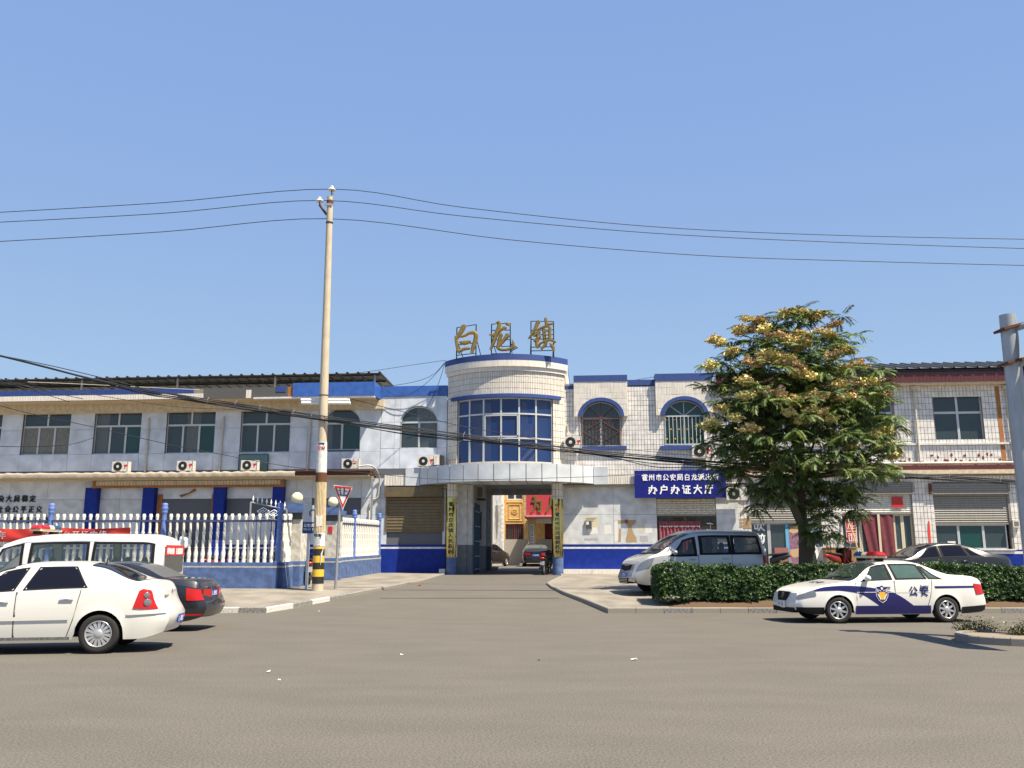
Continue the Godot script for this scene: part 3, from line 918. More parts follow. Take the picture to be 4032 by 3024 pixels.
func arch_window(o: Node3D, r: Rect2, h: float, w: float, frame: String, glasses: Array, spokes: int, curtain := "", room_deep := 0.6) -> Node3D:
	var fr := window(o, r, w, TWO, glasses, frame, 0.045, "inside", curtain, room_deep)
	var b := fb(fr)
	var x0 = r.position.x; var x1 = r.end.x; var y := r.end.y
	var outer := half_disc(x0, x1, y, h)
	var inner := half_disc(x0, x1, y, h, -0.05)
	for k in outer.size() - 1:
		var a := outer[k]; var d := outer[k + 1]; var a2 := inner[k]; var d2 := inner[k + 1]
		b.quad(Vector3(a2.x, a2.y, w), Vector3(a.x, a.y, w), Vector3(d.x, d.y, w), Vector3(d2.x, d2.y, w))
		b.quad(Vector3(d2.x, d2.y, w - 0.05), Vector3(a2.x, a2.y, w - 0.05), Vector3(a2.x, a2.y, w), Vector3(d2.x, d2.y, w))
	var m := Vector2((x0 + x1) / 2, y)
	for s in spokes:
		var a := PI * (s + 1) / (spokes + 1)
		var e := Vector2(m.x + cos(a) * (x1 - x0) / 2, m.y + sin(a) * h) 
		var dd := e - m
		var ang := dd.angle()
		b.box(Vector3((m.x + e.x) / 2, (m.y + e.y) / 2, w - 0.014), Vector3(dd.length() - 0.05, 0.03, 0.04), Basis(Vector3.BACK, ang))
	b.bx(x0, x1, y, y + 0.04, w - 0.05, w - 0.006)
	part(b, "arch_frame", frame, fr)
	b = fb(fr)
	var n := inner.size()
	for k in n - 1: b.tri(Vector3(m.x, m.y, w - 0.035), Vector3(inner[k].x, inner[k].y, w - 0.035), Vector3(inner[k + 1].x, inner[k + 1].y, w - 0.035))
	part(b, "pane", glasses[0], fr)
	b = fb(fr)
	recess(b, Rect2(x0, y, x1 - x0, h + 0.05), w - 0.061, room_deep)
	part(b, "room", "inside", fr)
	if curtain:
		var spec := curtain.split(" ")
		var cx0 := r.position.x + r.size.x * spec[1].to_float()
		var cx1 := r.position.x + r.size.x * spec[2].to_float()
		drape(fr, cx0, cx1, y, y + h, w - 0.17, spec[0])
	return fr

func shutter(o: Node3D, r: Rect2, w: float, slat: float, m: String, guides := "shutter_grey", label := "") -> void:
	var n := maxi(2, int(round(r.size.y / slat)))
	var h := r.size.y / n
	var sh := Node3D.new()
	sh.name = "roller_shutter"
	o.add_child(sh, true)
	if label: sh.set_meta("label", label)
	for k in n:
		var b := fb(o)
		var y := r.position.y + k * h
		var rows := []
		for s in 6:
			var t := s / 5.0
			var z := w + 0.022 * sin(PI * t)
			rows.append([Vector3(r.position.x, y + t * (h - 0.004), z), Vector3(r.end.x, y + t * (h - 0.004), z)])
		b.grid(rows)
		part(b, "slat", m, sh)
	var g := fb(o)
	g.bx(r.position.x - 0.07, r.position.x + 0.01, r.position.y - 0.05, r.end.y, w - 0.04, w + 0.04)
	g.bx(r.end.x - 0.01, r.end.x + 0.07, r.position.y - 0.05, r.end.y, w - 0.04, w + 0.04)
	g.bx(r.position.x, r.end.x, r.position.y - 0.06, r.position.y - 0.002, w - 0.03, w + 0.03)
	part(g, "shutter_guide", guides, o)

func building_left() -> void:
	var o := fthing("office_building", "two-storey grey-blue panelled office building with arched windows left of the gate tower", "building", -17.0, 0.7, 0.0)
	var L := -36.0
	var Rw := -3.110
	var ground := 0.3
	var eave := 8.883
	var top := 9.424
	var c0 := 5.174
	var c1 := 5.413
	var r0 := 5.606
	var r1 := 6.441
	var r2 := 7.647
	var r3 := 9.076
	bx_part(o, "body", "wall_old", L, Rw, ground, top - 0.4, -9.0, -0.9)
	var W := [Rect2(-28.209, 6.410, 2.627, 2.172), Rect2(-24.476, 6.489, 2.493, 2.205), Rect2(-20.737, 6.475, 2.409, 2.212), Rect2(-17.029, 6.472, 2.467, 2.207), Rect2(-13.260, 6.468, 2.476, 2.247)]
	var lay_g := [["pane", "pane", "pane_green"], ["pane_dull", "pane_dull", "pane_dull", "pane", "pane"], ["pane", "pane", "pane_green", "pane", "pane"], ["pane", "pane", "pane_green", "pane", "pane"], ["pane", "pane", "pane", "pane", "pane"]]
	var drapes := ["", "", "curtain 0.0 0.26", "curtain 0.38 0.66", ""]
	for k in W.size():
		W[k].position.y = r1
		W[k].size.y = 8.683 - r1
	var arch := [Rect2(-9.162, 6.530, 1.842, 1.290), Rect2(-5.380, 6.569, 1.814, 1.259)]
	var holes: Array = W.duplicate()
	for a: Rect2 in arch: holes.append(Rect2(a.position, a.size + Vector2(0, 8.605 - 7.818)))
	var us := [L]
	for h: Rect2 in W:
		us.append_array([h.position.x, h.end.x])
	var mid := [-9.909, arch[0].position.x, arch[0].end.x, -6.320]
	us.append_array(mid)
	var all_us := []
	for k in us.size() - 1:
		all_us.append(us[k])
		if k > 0 and us[k + 1] - us[k] > 1.6: all_us.append((us[k] + us[k + 1]) / 2)
	all_us.append(us[-1])
	for k in range(1, 6): all_us.insert(1, L + (us[1] - L) * (6 - k) / 6.0)
	var b := fb(o)
	sheet(b, L, Rw, ground, 9.080, 0.0, holes, 0.55)
	part(b, "wall", "seam", o)
	var wp := ["panel", "panel_b", "panel"]
	var arch_top = arch[0].end.y + 8.605 - 7.818
	panels(o, all_us, [r0 - 0.3, r1, r2, r3], holes, 0.001, 0.014, wp)
	var us2 := [-6.320 + 0.01, (-6.320 + arch[1].position.x) / 2 + 0.2, arch[1].position.x, arch[1].end.x, Rw]
	panels(o, us2, [4.703, 5.600, arch[1].position.y, arch[1].end.y, 9.080], holes, 0.001, 0.014, wp)
	for k in 2:
		var a: Rect2 = arch[k]
		b = fb(o)
		arch_fill(b, a.position.x, a.end.x, a.end.y, 8.605 - 7.818, 9.080 if k == 1 else r3 + 0.01, -0.4, 0.015)
		part(b, "arch_wall", "panel", o)
		arch_window(o, a, 8.582 - 7.818, -0.1, "alu", ["pane", "pane_green" if k == 0 else "pane"], 0, "curtain 0.0 0.22" if k == 0 else "curtain 0.42 0.98")
	for k in W.size():
		window(o, W[k], -0.1, FIVE, lay_g[k], "alu", 0.045, "inside", drapes[k])
	var pipes := [[Vector2(-17.921, 8.138), Vector2(-17.901, 5.613)], [Vector2(-14.115, 8.156), Vector2(-14.179, 5.582)], [Vector2(-9.751, 8.300), Vector2(-9.832, 5.546)]]
	for q in pipes:
		b = fb(o)
		b.tube([Vector3(q[0].x, q[0].y + 0.05, -0.02), Vector3(q[0].x, q[0].y, 0.08), Vector3(q[1].x, q[1].y - 0.1, 0.08)], 0.055, 8)
		part(b, "rain_pipe", "pipe_white", o)
	var e_end := -6.408
	b = fb(o)
	b.bx(L, e_end - 0.05, eave, top - 0.04, -0.2, 1.24)
	part(b, "eave", "cream_dirty", o)
	bx_part(o, "soffit_step", "cream", L, e_end + 0.25, eave - 0.42, eave - 0.004, -0.1, 0.28)
	var t1 := -14.658
	var t2 := -10.283
	var em := 9.153
	bx_part(o, "tile_backing", "grout", L, t1, eave, top - 0.05, 1.24, 1.28)
	tiles(o, L + 6.0, t1, eave + 0.01, em, 1.28, 0.13, em - eave, "tile_old", [], "fascia_tiles")
	tiles(o, L + 6.0, t1 - 0.5, em + 0.01, top, 1.28, 0.13, (top - em), "tile_blue", [], "fascia_tiles", 0.01)
	bx_part(o, "bare_fascia", "plaster_grey", t1, t2 - 0.25, eave, top - 0.03, 1.24, 1.3)
	bx_part(o, "bare_fascia", "rust_orange", t2 - 0.25, t2, eave + 0.05, top - 0.02, 1.24, 1.285)
	bx_part(o, "tile", "tile_old", -12.562, -12.313, eave, em + 0.12, 1.301, 1.32)
	bx_part(o, "blue_patch", "blue_band", -11.102, -10.629, em, top + 0.02, 1.301, 1.32)
	var cut := -8.340
	for q in [[t2, cut], [cut, e_end]]:
		b = fb(o)
		b.bx(q[0] + 0.006, q[1] - 0.006, eave + 0.03, top + 0.14, 1.2, 1.36)
		part(b, "blue_panel", "blue_panel", o)
	bx_part(o, "blue_panel", "blue_panel", e_end, e_end + 0.06, eave + 0.03, top + 0.14, 0.0, 1.355)
	bx_part(o, "fascia_strip", "white_band", t2 - 1.9, e_end + 0.05, eave - 0.05, eave + 0.028, 1.1, 1.34)
	var pv0 := 9.083
	var pv1 := 9.583
	b = fb(o)
	b.bx(e_end + 0.07, Rw, pv0, pv1, -0.5, 0.05)
	part(b, "parapet", "blue_panel", o)
	var k1 := -10.008
	b = fb(o)
	var rows := []
	for j in 4:
		var row := []
		for s in 161:
			var u := lerpf(L, k1, s / 160.0)
			var jag := 0.03 * sin(s * 1.9) + 0.025 * sin(s * 4.3 + 1.0) + 0.02 * sin(s * 0.7)
			row.append([Vector3(u, c0 + 0.02 * sin(s * 2.9), 1.28), Vector3(u, lerpf(c0, c1, 0.6) , 1.3 + jag * 0.3), Vector3(u, c1 + jag * 0.6, 1.24 + jag * 0.5), Vector3(u, c1 - 0.02, 0.0)][j])
		rows.append(row)
	b.grid(rows)
	part(b, "canopy", "concrete_old", o)
	bx_part(o, "canopy_soffit", "cream_dirty", L, k1, c0 - 0.02, c0 + 0.03, 0.0, 1.26)
	bx_part(o, "canopy_soffit", "cream", k1, -6.525, c0 - 0.02, c0 + 0.03, 0.0, 1.2)
	bx_part(o, "soffit_beam", "cream", L, -6.514, c0 - 0.07, c0 - 0.022, 0.0, 0.6)
	for j in 4:
		bx_part(o, "rusty_edge", "rust", k1 + 0.02, -6.525 + 0.02 * j, c0 + 0.05 + j * 0.055, c0 + 0.095 + j * 0.055, 1.17 - 0.02 * j, 1.25 + 0.02 * j)
		bx_part(o, "rusty_edge", "rust", -6.525 - 0.02, -6.525 + 0.06, c0 + 0.052 + j * 0.055, c0 + 0.093 + j * 0.055, 0.02, 1.16 - 0.02 * j)
	bx_part(o, "canopy_deck", "rust", k1 + 0.01, -6.525, c0 + 0.03, c0 + 0.05, 0.0, 1.2)
	bx_part(o, "canopy_post", "galv", -6.446, -6.359, 0.7, c0, 1.0, 1.07)
	var p0 := -20.296
	var p1 := -10.834
	var pt := 5.074
	var pb := 4.765
	bx_part(o, "beam", "grout", p0, p1, pb, pt + 0.1, 0.0, 0.42)
	tiles(o, p0 + 0.15, p1 - 0.15, pb + 0.08, pt, 0.42, 0.155, 0.18, "cream", [], "lattice_tiles", 0.02)
	bx_part(o, "beam_edge", "rust_orange", p0 + 0.13, p1 - 0.13, pb - 0.02, pb + 0.07, 0.3, 0.45)
	bx_part(o, "beam_edge", "rust_orange", p0, p0 + 0.13, pb - 0.03, pt + 0.1, 0.3, 0.448)
	bx_part(o, "beam_edge", "rust_orange", p1 - 0.13, p1, pb - 0.03, pt + 0.1, 0.3, 0.448)
	var d1 := 2.038
	var d2 := 1.942
	var d3 := 1.857
	var op := [Rect2(-16.934, 0.688, 2.503, 3.734), Rect2(-13.854, 3.437, 2.373, 0.791), Rect2(-9.536, 3.030, 2.375, 1.501), Rect2(-5.898, 2.037, 2.639, 2.232)]
	op[0].position.y = 0.62
	op[0].size.y = 4.422 - 0.62
	holes = [op[0], op[1], op[2], op[3]]
	b = fb(o)
	sheet(b, L, Rw, ground, r0, 0.03, holes, 0.3)
	part(b, "lower_wall", "seam", o)
	var ls := [L, -30.0, -27.0, -24.716, -22.807, -20.867, -19.081, -17.355, op[0].position.x, op[0].end.x, op[1].position.x, op[1].end.x, -10.299, op[2].position.x, op[2].end.x, -6.224, op[3].position.x, op[3].end.x, Rw]
	panels(o, ls, [d1 + 0.02, op[1].position.y, op[1].end.y, c0 - 0.03], holes, 0.031, 0.045, ["panel_low", "panel"])
	var bd := [[L, op[0].position.x], [op[0].end.x, Rw]]
	for q in bd:
		bx_part(o, "blue_foot", "blue_dado", q[0], q[1], ground, d3, 0.031, 0.06)
		bx_part(o, "white_line", "white_band", q[0], q[1], d3, d2, 0.031, 0.066)
		bx_part(o, "blue_line", "blue_dado", q[0], q[1], d2, d1, 0.031, 0.06)
	for q in [[-20.648, -20.064], [-17.764, -17.187], [-14.252, -13.706], [-11.353, -10.835]]:
		bx_part(o, "porch_column", "blue_dado", q[0], q[1], ground, pb, 0.06, 0.4)
	var r: Rect2 = op[0]
	var tr := 3.581
	window(o, Rect2(r.position.x + 0.15, tr, r.size.x - 0.2, r.end.y - tr), -0.1, [[0, 1, 0, 1]], ["pane"], "alu", 0.06, "inside", "", 0.6, "transom")
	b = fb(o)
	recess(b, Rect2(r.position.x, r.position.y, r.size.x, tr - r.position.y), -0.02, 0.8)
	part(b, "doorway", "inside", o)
	bx_part(o, "door_jamb", "rust_orange", r.position.x - 0.22, r.position.x + 0.02, 0.66, r.end.y + 0.02, 0.0, 0.1)
	bx_part(o, "door_jamb", "rust_orange", r.end.x - 0.02, r.end.x + 0.12, 0.66, r.end.y + 0.02, 0.0, 0.1)
	b = fb(o)
	b.tri(Vector3(r.get_center().x - 0.2, r.end.y - 0.15, 0.3), Vector3(r.get_center().x + 0.45, r.end.y + 0.18, 0.12), Vector3(r.get_center().x + 0.35, r.end.y + 0.3, 0.1))
	b.tri(Vector3(r.get_center().x - 0.2, r.end.y - 0.15, 0.3), Vector3(r.get_center().x - 0.35, r.end.y - 0.02, 0.2), Vector3(r.get_center().x + 0.45, r.end.y + 0.18, 0.12))
	part(b, "loose_strip", "rust_orange", o, "torn strip of orange cladding hanging over the door")
	window(o, op[1], -0.1, [[0, 1, 0, 1]], ["pane"], "alu", 0.04)
	window(o, op[2], -0.1, [[0, 0.45, 0, 0.4], [0.45, 1, 0, 0.4], [0, 0.45, 0.4, 1], [0.45, 1, 0.4, 1]], ["pane"], "alu", 0.05)
	r = op[3]
	var low := 2.698
	window(o, Rect2(r.position.x, r.position.y, r.size.x, low - r.position.y), -0.05, [[0, 0.33, 0, 1], [0.33, 0.5, 0, 1], [0.5, 0.84, 0, 1], [0.84, 1, 0, 1]], ["pane", "pane", "pane_green", "pane"], "alu_brown", 0.05)
	shutter(o, Rect2(r.position.x, low, r.size.x, r.end.y - low), 0.05, 0.145, "shutter_brown", "alu_brown", "brown roller shutter of the guard room window")
	b = fb(o)
	b.bx(-5.977, -3.218, 4.250, 4.703, 0.03, 0.34)
	part(b, "shutter_box", "shutter_brown", o)
	bx_part(o, "tile_band", "grout", -6.016, -4.970, 4.770, 5.273, 0.04, 0.28)
	tiles(o, -6.016, -4.970, 4.770, 5.273, 0.28, 0.13, 0.6, "tile_old", [], "band_tiles")
	b = fb(o)
	var pp := [Vector2(-7.010, 5.592), Vector2(-6.431, 5.631), Vector2(-6.286, 5.236), Vector2(-6.311, 4.446), Vector2(-6.414, 4.186), Vector2(-6.698, 4.036), Vector2(-6.727, 2.829)]
	var pl := []
	for k in pp.size(): pl.append(Vector3(pp[k].x, pp[k].y, [1.25, 1.1, 0.2, 0.1, 0.1, 0.1, 0.1][k]))
	b.tube(curve(pl, 5), 0.04, 7)
	part(b, "hose", "pipe_white", o)
	var g := fthing("wall_lettering", "three rows of dark Chinese letters fixed on the grey wall behind the fence", "lettering", -24.237, 3.773, 0.05)
	var rows3 := [["维护社会大局稳定", -23.530, 4.111, -23.530 - -23.937], ["促进社会公平正义", -23.140, 3.594, -23.140 - -23.545], ["保障人民安居乐业", -22.750, 3.079, -22.750 - -23.154]]
	for q in rows3:
		for k in 8:
			var ch: String = q[0][k]
			if not CH.has(ch): continue
			b = fb(g)
			char_shape(b, ch, q[1] - (7 - k) * q[3] - 0.15, q[2], 0.31, 0.33, 0.03, 0.05, 0.05)
			part(b, "letter", "ink", g)
	var s := fthing("roof_shed", "dark corrugated sheet roof on thin posts over the left building", "roof", -16.215, top, -1.0)
	shed(s, L, -6.198, 10.101, 0.8, -2.3, top - 0.1, 0.52, [0.55, -1.7])

func shed(s: Node3D, u0: float, u1: float, v: float, w0: float, w1: float, foot: float, rib: float, posts: Array, back_drop := 0.12) -> void:
	var b := fb(s)
	var rows := [[], []]
	var n := int((u1 - u0) / rib)
	for k in n:
		for q in [[0.0, 0.0], [0.72, 0.0], [0.8, 0.075], [0.92, 0.075], [0.9999, 0.0]]:
			var u: float = u0 + (k + q[0]) * (u1 - u0) / n
			rows[0].append(Vector3(u, v + q[1], w0))
			rows[1].append(Vector3(u, v - back_drop + q[1], w1))
	for k in rows[0].size() - 1:
		b.quad(rows[0][k], rows[0][k + 1], rows[1][k + 1], rows[1][k])
	part(b, "roof_sheet", "shed_sheet", s)
	for w in [w0 - 0.25, (w0 + w1) / 2, w1 + 0.2]:
		b = fb(s)
		var vv := lerpf(v, v - back_drop, (w0 - w) / (w0 - w1))
		b.bx(u0, u1 - 0.1, vv - 0.09, vv - 0.012, w - 0.03, w + 0.03)
		part(b, "purlin", "black_iron", s)
	var k := 0
	var u := u1 - 0.35
	while u > maxf(u0, -30.0):
		b = fb(s)
		b.bx(u - 0.04, u + 0.04, foot, v - 0.05, posts[0] - 0.04, posts[0] + 0.04)
		part(b, "post", "galv", s)
		b = fb(s)
		b.bx(u + 0.3, u + 0.38, foot, v - 0.16, posts[1] - 0.04, posts[1] + 0.04)
		part(b, "post", "black_iron", s)
		u -= 4.9
		k += 1

func conditioner(called: String, label: String, u: float, v: float, w: float, wide: float, high: float, fan_side: int, group: String, logo := true) -> Node3D:
	var o := fthing(called, label, "air conditioner", u + wide / 2, v, w, group)
	var b := fb(o)
	b.bx(u, u + wide, v + 0.03, v + high, w - 0.28, w)
	b.bx(u + 0.08, u + 0.16, v, v + 0.031, w - 0.27, w - 0.01); b.bx(u + wide - 0.16, u + wide - 0.08, v, v + 0.031, w - 0.27, w - 0.01)
	part(b, "casing", "ac_white", o)
	var r := high * 0.42
	var m := Vector3(u + (wide * 0.36 if fan_side < 0 else wide * 0.64), v + high * 0.52, w)
	b = fb(o)
	for k in 28:
		var a := TAU * k / 28
		var d := TAU * (k + 1) / 28
		b.tri(m + Vector3(0, 0, 0.004), m + Vector3(cos(a) * r, sin(a) * r, 0.004), m + Vector3(cos(d) * r, sin(d) * r, 0.004))
	part(b, "fan_opening", "ac_black", o)
	b = fb(o)
	for q in 5:
		var rr := r * (0.45 + 0.13 * q)
		for k in 28:
			var a := TAU * k / 28
			var d := TAU * (k + 1) / 28
			var r2 := rr + 0.009
			b.quad(m + Vector3(cos(a) * rr, sin(a) * rr, 0.02), m + Vector3(cos(a) * r2, sin(a) * r2, 0.02), m + Vector3(cos(d) * r2, sin(d) * r2, 0.02), m + Vector3(cos(d) * rr, sin(d) * rr, 0.02))
	for k in 16:
		var a := TAU * k / 16
		b.box(m + Vector3(cos(a), sin(a), 0) * r * 0.65 + Vector3(0, 0, 0.016), Vector3(r * 0.7, 0.008, 0.006), Basis(Vector3.BACK, a))
	part(b, "grille", "seam_dark", o)
	b = fb(o)
	for k in 16:
		var a := TAU * k / 16
		var d := TAU * (k + 1) / 16
		var rr := r * 0.33
		b.tri(m + Vector3(0, 0, 0.028), m + Vector3(cos(a) * rr, sin(a) * rr, 0.022), m + Vector3(cos(d) * rr, sin(d) * rr, 0.022))
	part(b, "hub", "ac_white", o)
	if logo:
		b = fb(o)
		var x := u + (wide * 0.8 if fan_side < 0 else wide * 0.14)
		stroke(b, PackedVector2Array([Vector2(x - 0.04, v + high * 0.6), Vector2(x + 0.09, v + high * 0.62)]), 0.07, 0.1, w, w + 0.006)
		stroke(b, PackedVector2Array([Vector2(x + 0.02, v + high * 0.56), Vector2(x - 0.01, v + high * 0.33)]), 0.06, 0.05, w, w + 0.0065)
		part(b, "red_mark", "red_mark", o)
	b = fb(o)
	b.bx(u + wide * 0.94, u + wide * 0.965, v + 0.04, v + high - 0.01, w, w + 0.006)
	part(b, "side_cover_edge", "seam", o)
	return o

var bow_c := 0.0
var bow_r := 3.5
var bow_phi := 0.89
var bow_w := 0.0

func bow(t: float, off := 0.0) -> Vector3:
	var a := bow_phi * t
	return Vector3(bow_c + (bow_r + off) * sin(a), 0, bow_w + (bow_r + off) * cos(a) - bow_r * cos(bow_phi))

func bow_band(o: Node3D, called: String, m, t0: float, t1: float, n: int, v0: float, v1: float, o0: float, o1: float) -> MeshInstance3D:
	var b := fb(o)
	var outer := []
	var rows := [[], []]
	for k in n + 1:
		var t := lerpf(t0, t1, float(k) / n)
		var p := bow(t, o1)
		rows[0].append(Vector3(p.x, v0, p.z)); rows[1].append(Vector3(p.x, v1, p.z))
	b.grid(rows)
	for k in n:
		var p := bow(lerpf(t0, t1, float(k) / n), o0); var q := bow(lerpf(t0, t1, float(k + 1) / n), o0)
		var a: Vector3 = rows[0][k]; var d: Vector3 = rows[0][k + 1]
		b.quad(Vector3(p.x, v0, p.z), Vector3(q.x, v0, q.z), d, a)
		b.quad(rows[1][k], rows[1][k + 1], Vector3(q.x, v1, q.z), Vector3(p.x, v1, p.z))
	for e in [0, n]:
		var p := bow(t0 if e == 0 else t1, o0)
		var a: Vector3 = rows[0][e]; var d: Vector3 = rows[1][e]
		if e == 0: b.quad(Vector3(p.x, v0, p.z), a, d, Vector3(p.x, v1, p.z))
		else: b.quad(a, Vector3(p.x, v0, p.z), Vector3(p.x, v1, p.z), d)
	return part(b, called, m, o)

func bow_tiles(o: Node3D, t0: float, t1: float, n: int, v0: float, v1: float, nv: int, off: float, m: String, gap := 0.014) -> void:
	var b := fb(o)
	var base := b.T
	var dv := (v1 - v0) / nv
	for k in n:
		var t := lerpf(t0, t1, (k + 0.5) / n)
		var a := bow_phi * t
		var wd := (bow_r + off) * bow_phi * absf(t1 - t0) / n
		var p := bow(t, off)
		b.T = base * Transform3D(Basis(Vector3.UP, a), p)
		for d in nv:
			b.tile(-wd / 2 + gap / 2, wd / 2 - gap / 2, v0 + d * dv + gap / 2, v0 + (d + 1) * dv - gap / 2, -0.006, 0.014 + 0.003 * sin(k * 5.1 + d * 3.3))
	part(b, "wall_tiles", m, o).set_meta("kind", "stuff")

func gate_tower() -> void:
	var o := fthing("gate_tower", "white tiled gate tower with bowed blue window over the driveway entrance", "building", -0.262, 0.7, 0.0)
	bow_c = -0.286
	var half := (2.459 - -3.066) / 2
	bow_r = (half * half + 1.3 * 1.3) / 2.6
	bow_phi = asin(half / bow_r)
	bow_w = 0.05
	var x0 = bow_c - half
	var x1 = bow_c + half
	var top := 10.739
	var v_blue := 10.461
	var v_step := 10.155
	var v_tile := 9.968
	var v_hood := 8.897
	var v_hood0 := 8.723
	var w1 := 8.698
	var w0 := 5.737
	var can1 := 5.586
	var can0 := 4.796
	var ceil_v := 5.100
	bx_part(o, "body", "white_plaster", x0, x1, ceil_v + 0.1, top - 0.05, -7.4, 0.04)
	var wt := 0.77
	bow_band(o, "wall", "grout", -1, 1, 40, v_hood - 0.02, v_step, -0.4, 0.0)
	bow_tiles(o, -1, 1, 74, v_hood, v_tile, 4, 0.0, "tile_old", 0.012)
	bow_band(o, "pier", "grout", -1, -wt, 8, can1 - 0.1, v_hood - 0.02, -0.4, 0.0)
	bow_band(o, "pier", "grout", wt, 1, 8, can1 - 0.1, v_hood - 0.02, -0.4, 0.0)
	for s in [-1, 1]:
		bow_tiles(o, -1.0 if s < 0 else wt, -wt if s < 0 else 1.0, 5, w0 - 0.1, v_hood - 0.03, 10, 0.0, "tile_old")
		var side := fb(o)
		side.bx(x0 - 0.03 if s < 0 else x1 - 0.06, x0 + 0.06 if s < 0 else x1 + 0.03, can1, v_step, -0.35, 0.045)
		part(side, "corner_strip", "tile_old", o)
	bow_band(o, "cornice_step", "tile_old", -1.02, 1.02, 40, v_tile, v_step + 0.01, -0.4, 0.09)
	bow_band(o, "cornice", "tile_old", -1.03, 1.03, 40, v_step + 0.01, v_blue, -0.4, 0.17)
	bow_band(o, "cornice_blue", "blue_band", -1.03, 1.03, 40, v_blue, top, -0.5, 0.175)
	var b := fb(o)
	for k in 40:
		var p := bow(lerpf(-1.03, 1.03, k / 40.0), 0.1); var q := bow(lerpf(-1.03, 1.03, (k + 1) / 40.0), 0.1)
		b.quad(Vector3(p.x, top - 0.06, p.z), Vector3(q.x, top - 0.06, q.z), Vector3(q.x, top - 0.06, -1.0), Vector3(p.x, top - 0.06, -1.0))
	part(b, "roof", "concrete", o)
	for s in [x0 - 0.16, x1 + 0.02]:
		bx_part(o, "cornice_blue", "blue_band", s, s + 0.14, v_blue, top, -6.0, 0.03)
		bx_part(o, "cornice", "tile_old", s, s + 0.135, v_step, v_blue, -6.0, 0.03)
	bow_band(o, "window_hood", "blue_band", -0.88, 0.9, 30, v_hood0, v_hood - 0.012, -0.3, 0.13)
	bow_band(o, "window_sill", "cream", -wt, wt, 30, w0 - 0.12, w0 - 0.02, -0.3, 0.03)
	var cuts := [-wt, -0.545, -0.305, -0.035, 0.235, 0.495, wt]
	var vs := [w0, 6.832, 7.971, w1]
	var fr := fb(o)
	for t: float in cuts:
		var p := bow(t, -0.1)
		fr.box(Vector3(p.x, (w0 + w1) / 2, p.z), Vector3(0.075, w1 - w0, 0.09), Basis(Vector3.UP, bow_phi * t))
	var win := part(fr, "window", "alu", o)
	for k in vs.size():
		bow_band(win, "window_rail", "alu", -wt + 0.012, wt - 0.012, 30, vs[k] - 0.035, vs[k] + 0.035, -0.14, -0.062)
	for k in 6:
		for d in 3:
			b = fb(win)
			var p := bow(cuts[k] + 0.01, -0.1); var q := bow(cuts[k + 1] - 0.01, -0.1)
			b.quad(Vector3(p.x, vs[d] + 0.03, p.z), Vector3(q.x, vs[d] + 0.03, q.z), Vector3(q.x, vs[d + 1] - 0.03, q.z), Vector3(p.x, vs[d + 1] - 0.03, p.z))
			part(b, "pane", "pane_blue", win)
	for k in [2, 3]:
		b = fb(win)
		var p := bow(cuts[k] + (0.025 if k == 2 else 0.0), -0.055); var q := bow(cuts[k + 1] - (0.025 if k == 3 else 0.0), -0.055)
		var mid := (p + q) / 2
		var ln := p.distance_to(q)
		var B := Basis(Vector3.UP, bow_phi * (cuts[k] + cuts[k + 1]) / 2)
		for y in [vs[1] + 0.08, vs[2] - 0.08]: b.box(Vector3(mid.x, y, mid.z), Vector3(ln - 0.02, 0.05, 0.04), B)
		for e in [p, q]: b.box(Vector3(e.x, (vs[1] + vs[2]) / 2, e.z), Vector3(0.05, vs[2] - vs[1] - 0.2, 0.045), B)
		part(b, "casement", "alu", win)
	var hole := fb(win)
	for k in 24:
		var p := bow(lerpf(-wt, wt, k / 24.0), -1.2); var q := bow(lerpf(-wt, wt, (k + 1) / 24.0), -1.2)
		hole.quad(Vector3(p.x, w0, p.z), Vector3(q.x, w0, q.z), Vector3(q.x, w1, q.z), Vector3(p.x, w1, p.z))
	for y in [w0 - 0.01, w1 + 0.01]:
		for k in 24:
			var p := bow(lerpf(-wt, wt, k / 24.0), -0.15); var q := bow(lerpf(-wt, wt, (k + 1) / 24.0), -0.15)
			var p2 := bow(lerpf(-wt, wt, k / 24.0), -1.2); var q2 := bow(lerpf(-wt, wt, (k + 1) / 24.0), -1.2)
			hole.quad(Vector3(p2.x, y, p2.z), Vector3(q2.x, y, q2.z), Vector3(q.x, y, q.z), Vector3(p.x, y, p.z))
	part(hole, "room", "inside", win)
	for q in [[-0.74, -0.58, 0], [0.22, 0.3, 1], [0.36, 0.52, 1]]:
		b = fb(win)
		var rows := []
		for r in 6:
			var row := []
			var pinch := 1.0 if q[2] == 0 else lerpf(0.35, 1.25, pow(r / 5.0, 1.5))
			for s in 21:
				var t := lerpf(q[0], q[1], s / 20.0)
				if q[2] == 1: t = lerpf(0.42, t, pinch) if q[0] > 0.3 else lerpf(0.27, t, pinch)
				var p := bow(t, -0.28 + 0.03 * sin(s * 1.5))
				row.append(Vector3(p.x, lerpf(w0 if q[2] == 0 else vs[1] + 0.7, w1, r / 5.0), p.z))
			rows.append(row)
		b.grid(rows)
		part(b, "curtain", "curtain_blue", win)
	var keep := [bow_c, bow_r, bow_phi, bow_w]
	var cl := -4.310
	var cr := 3.804
	bow_c = (cl + cr) / 2
	half = (cr - cl) / 2
	bow_r = (half * half + 2.0 * 2.0) / 4.0
	bow_phi = asin(half / bow_r)
	bow_w = 0.35
	for k in 13:
		bow_band(o, "canopy_panel", "canopy_panel", -1 + k / 6.5 + 0.004, -1 + (k + 1) / 6.5 - 0.004, 4, can0, can1, -0.12, 0.0)
	bow_band(o, "canopy_core", "seam", -1, 1, 40, can0 + 0.03, can1 - 0.03, -0.4, -0.03)
	b = fb(o)
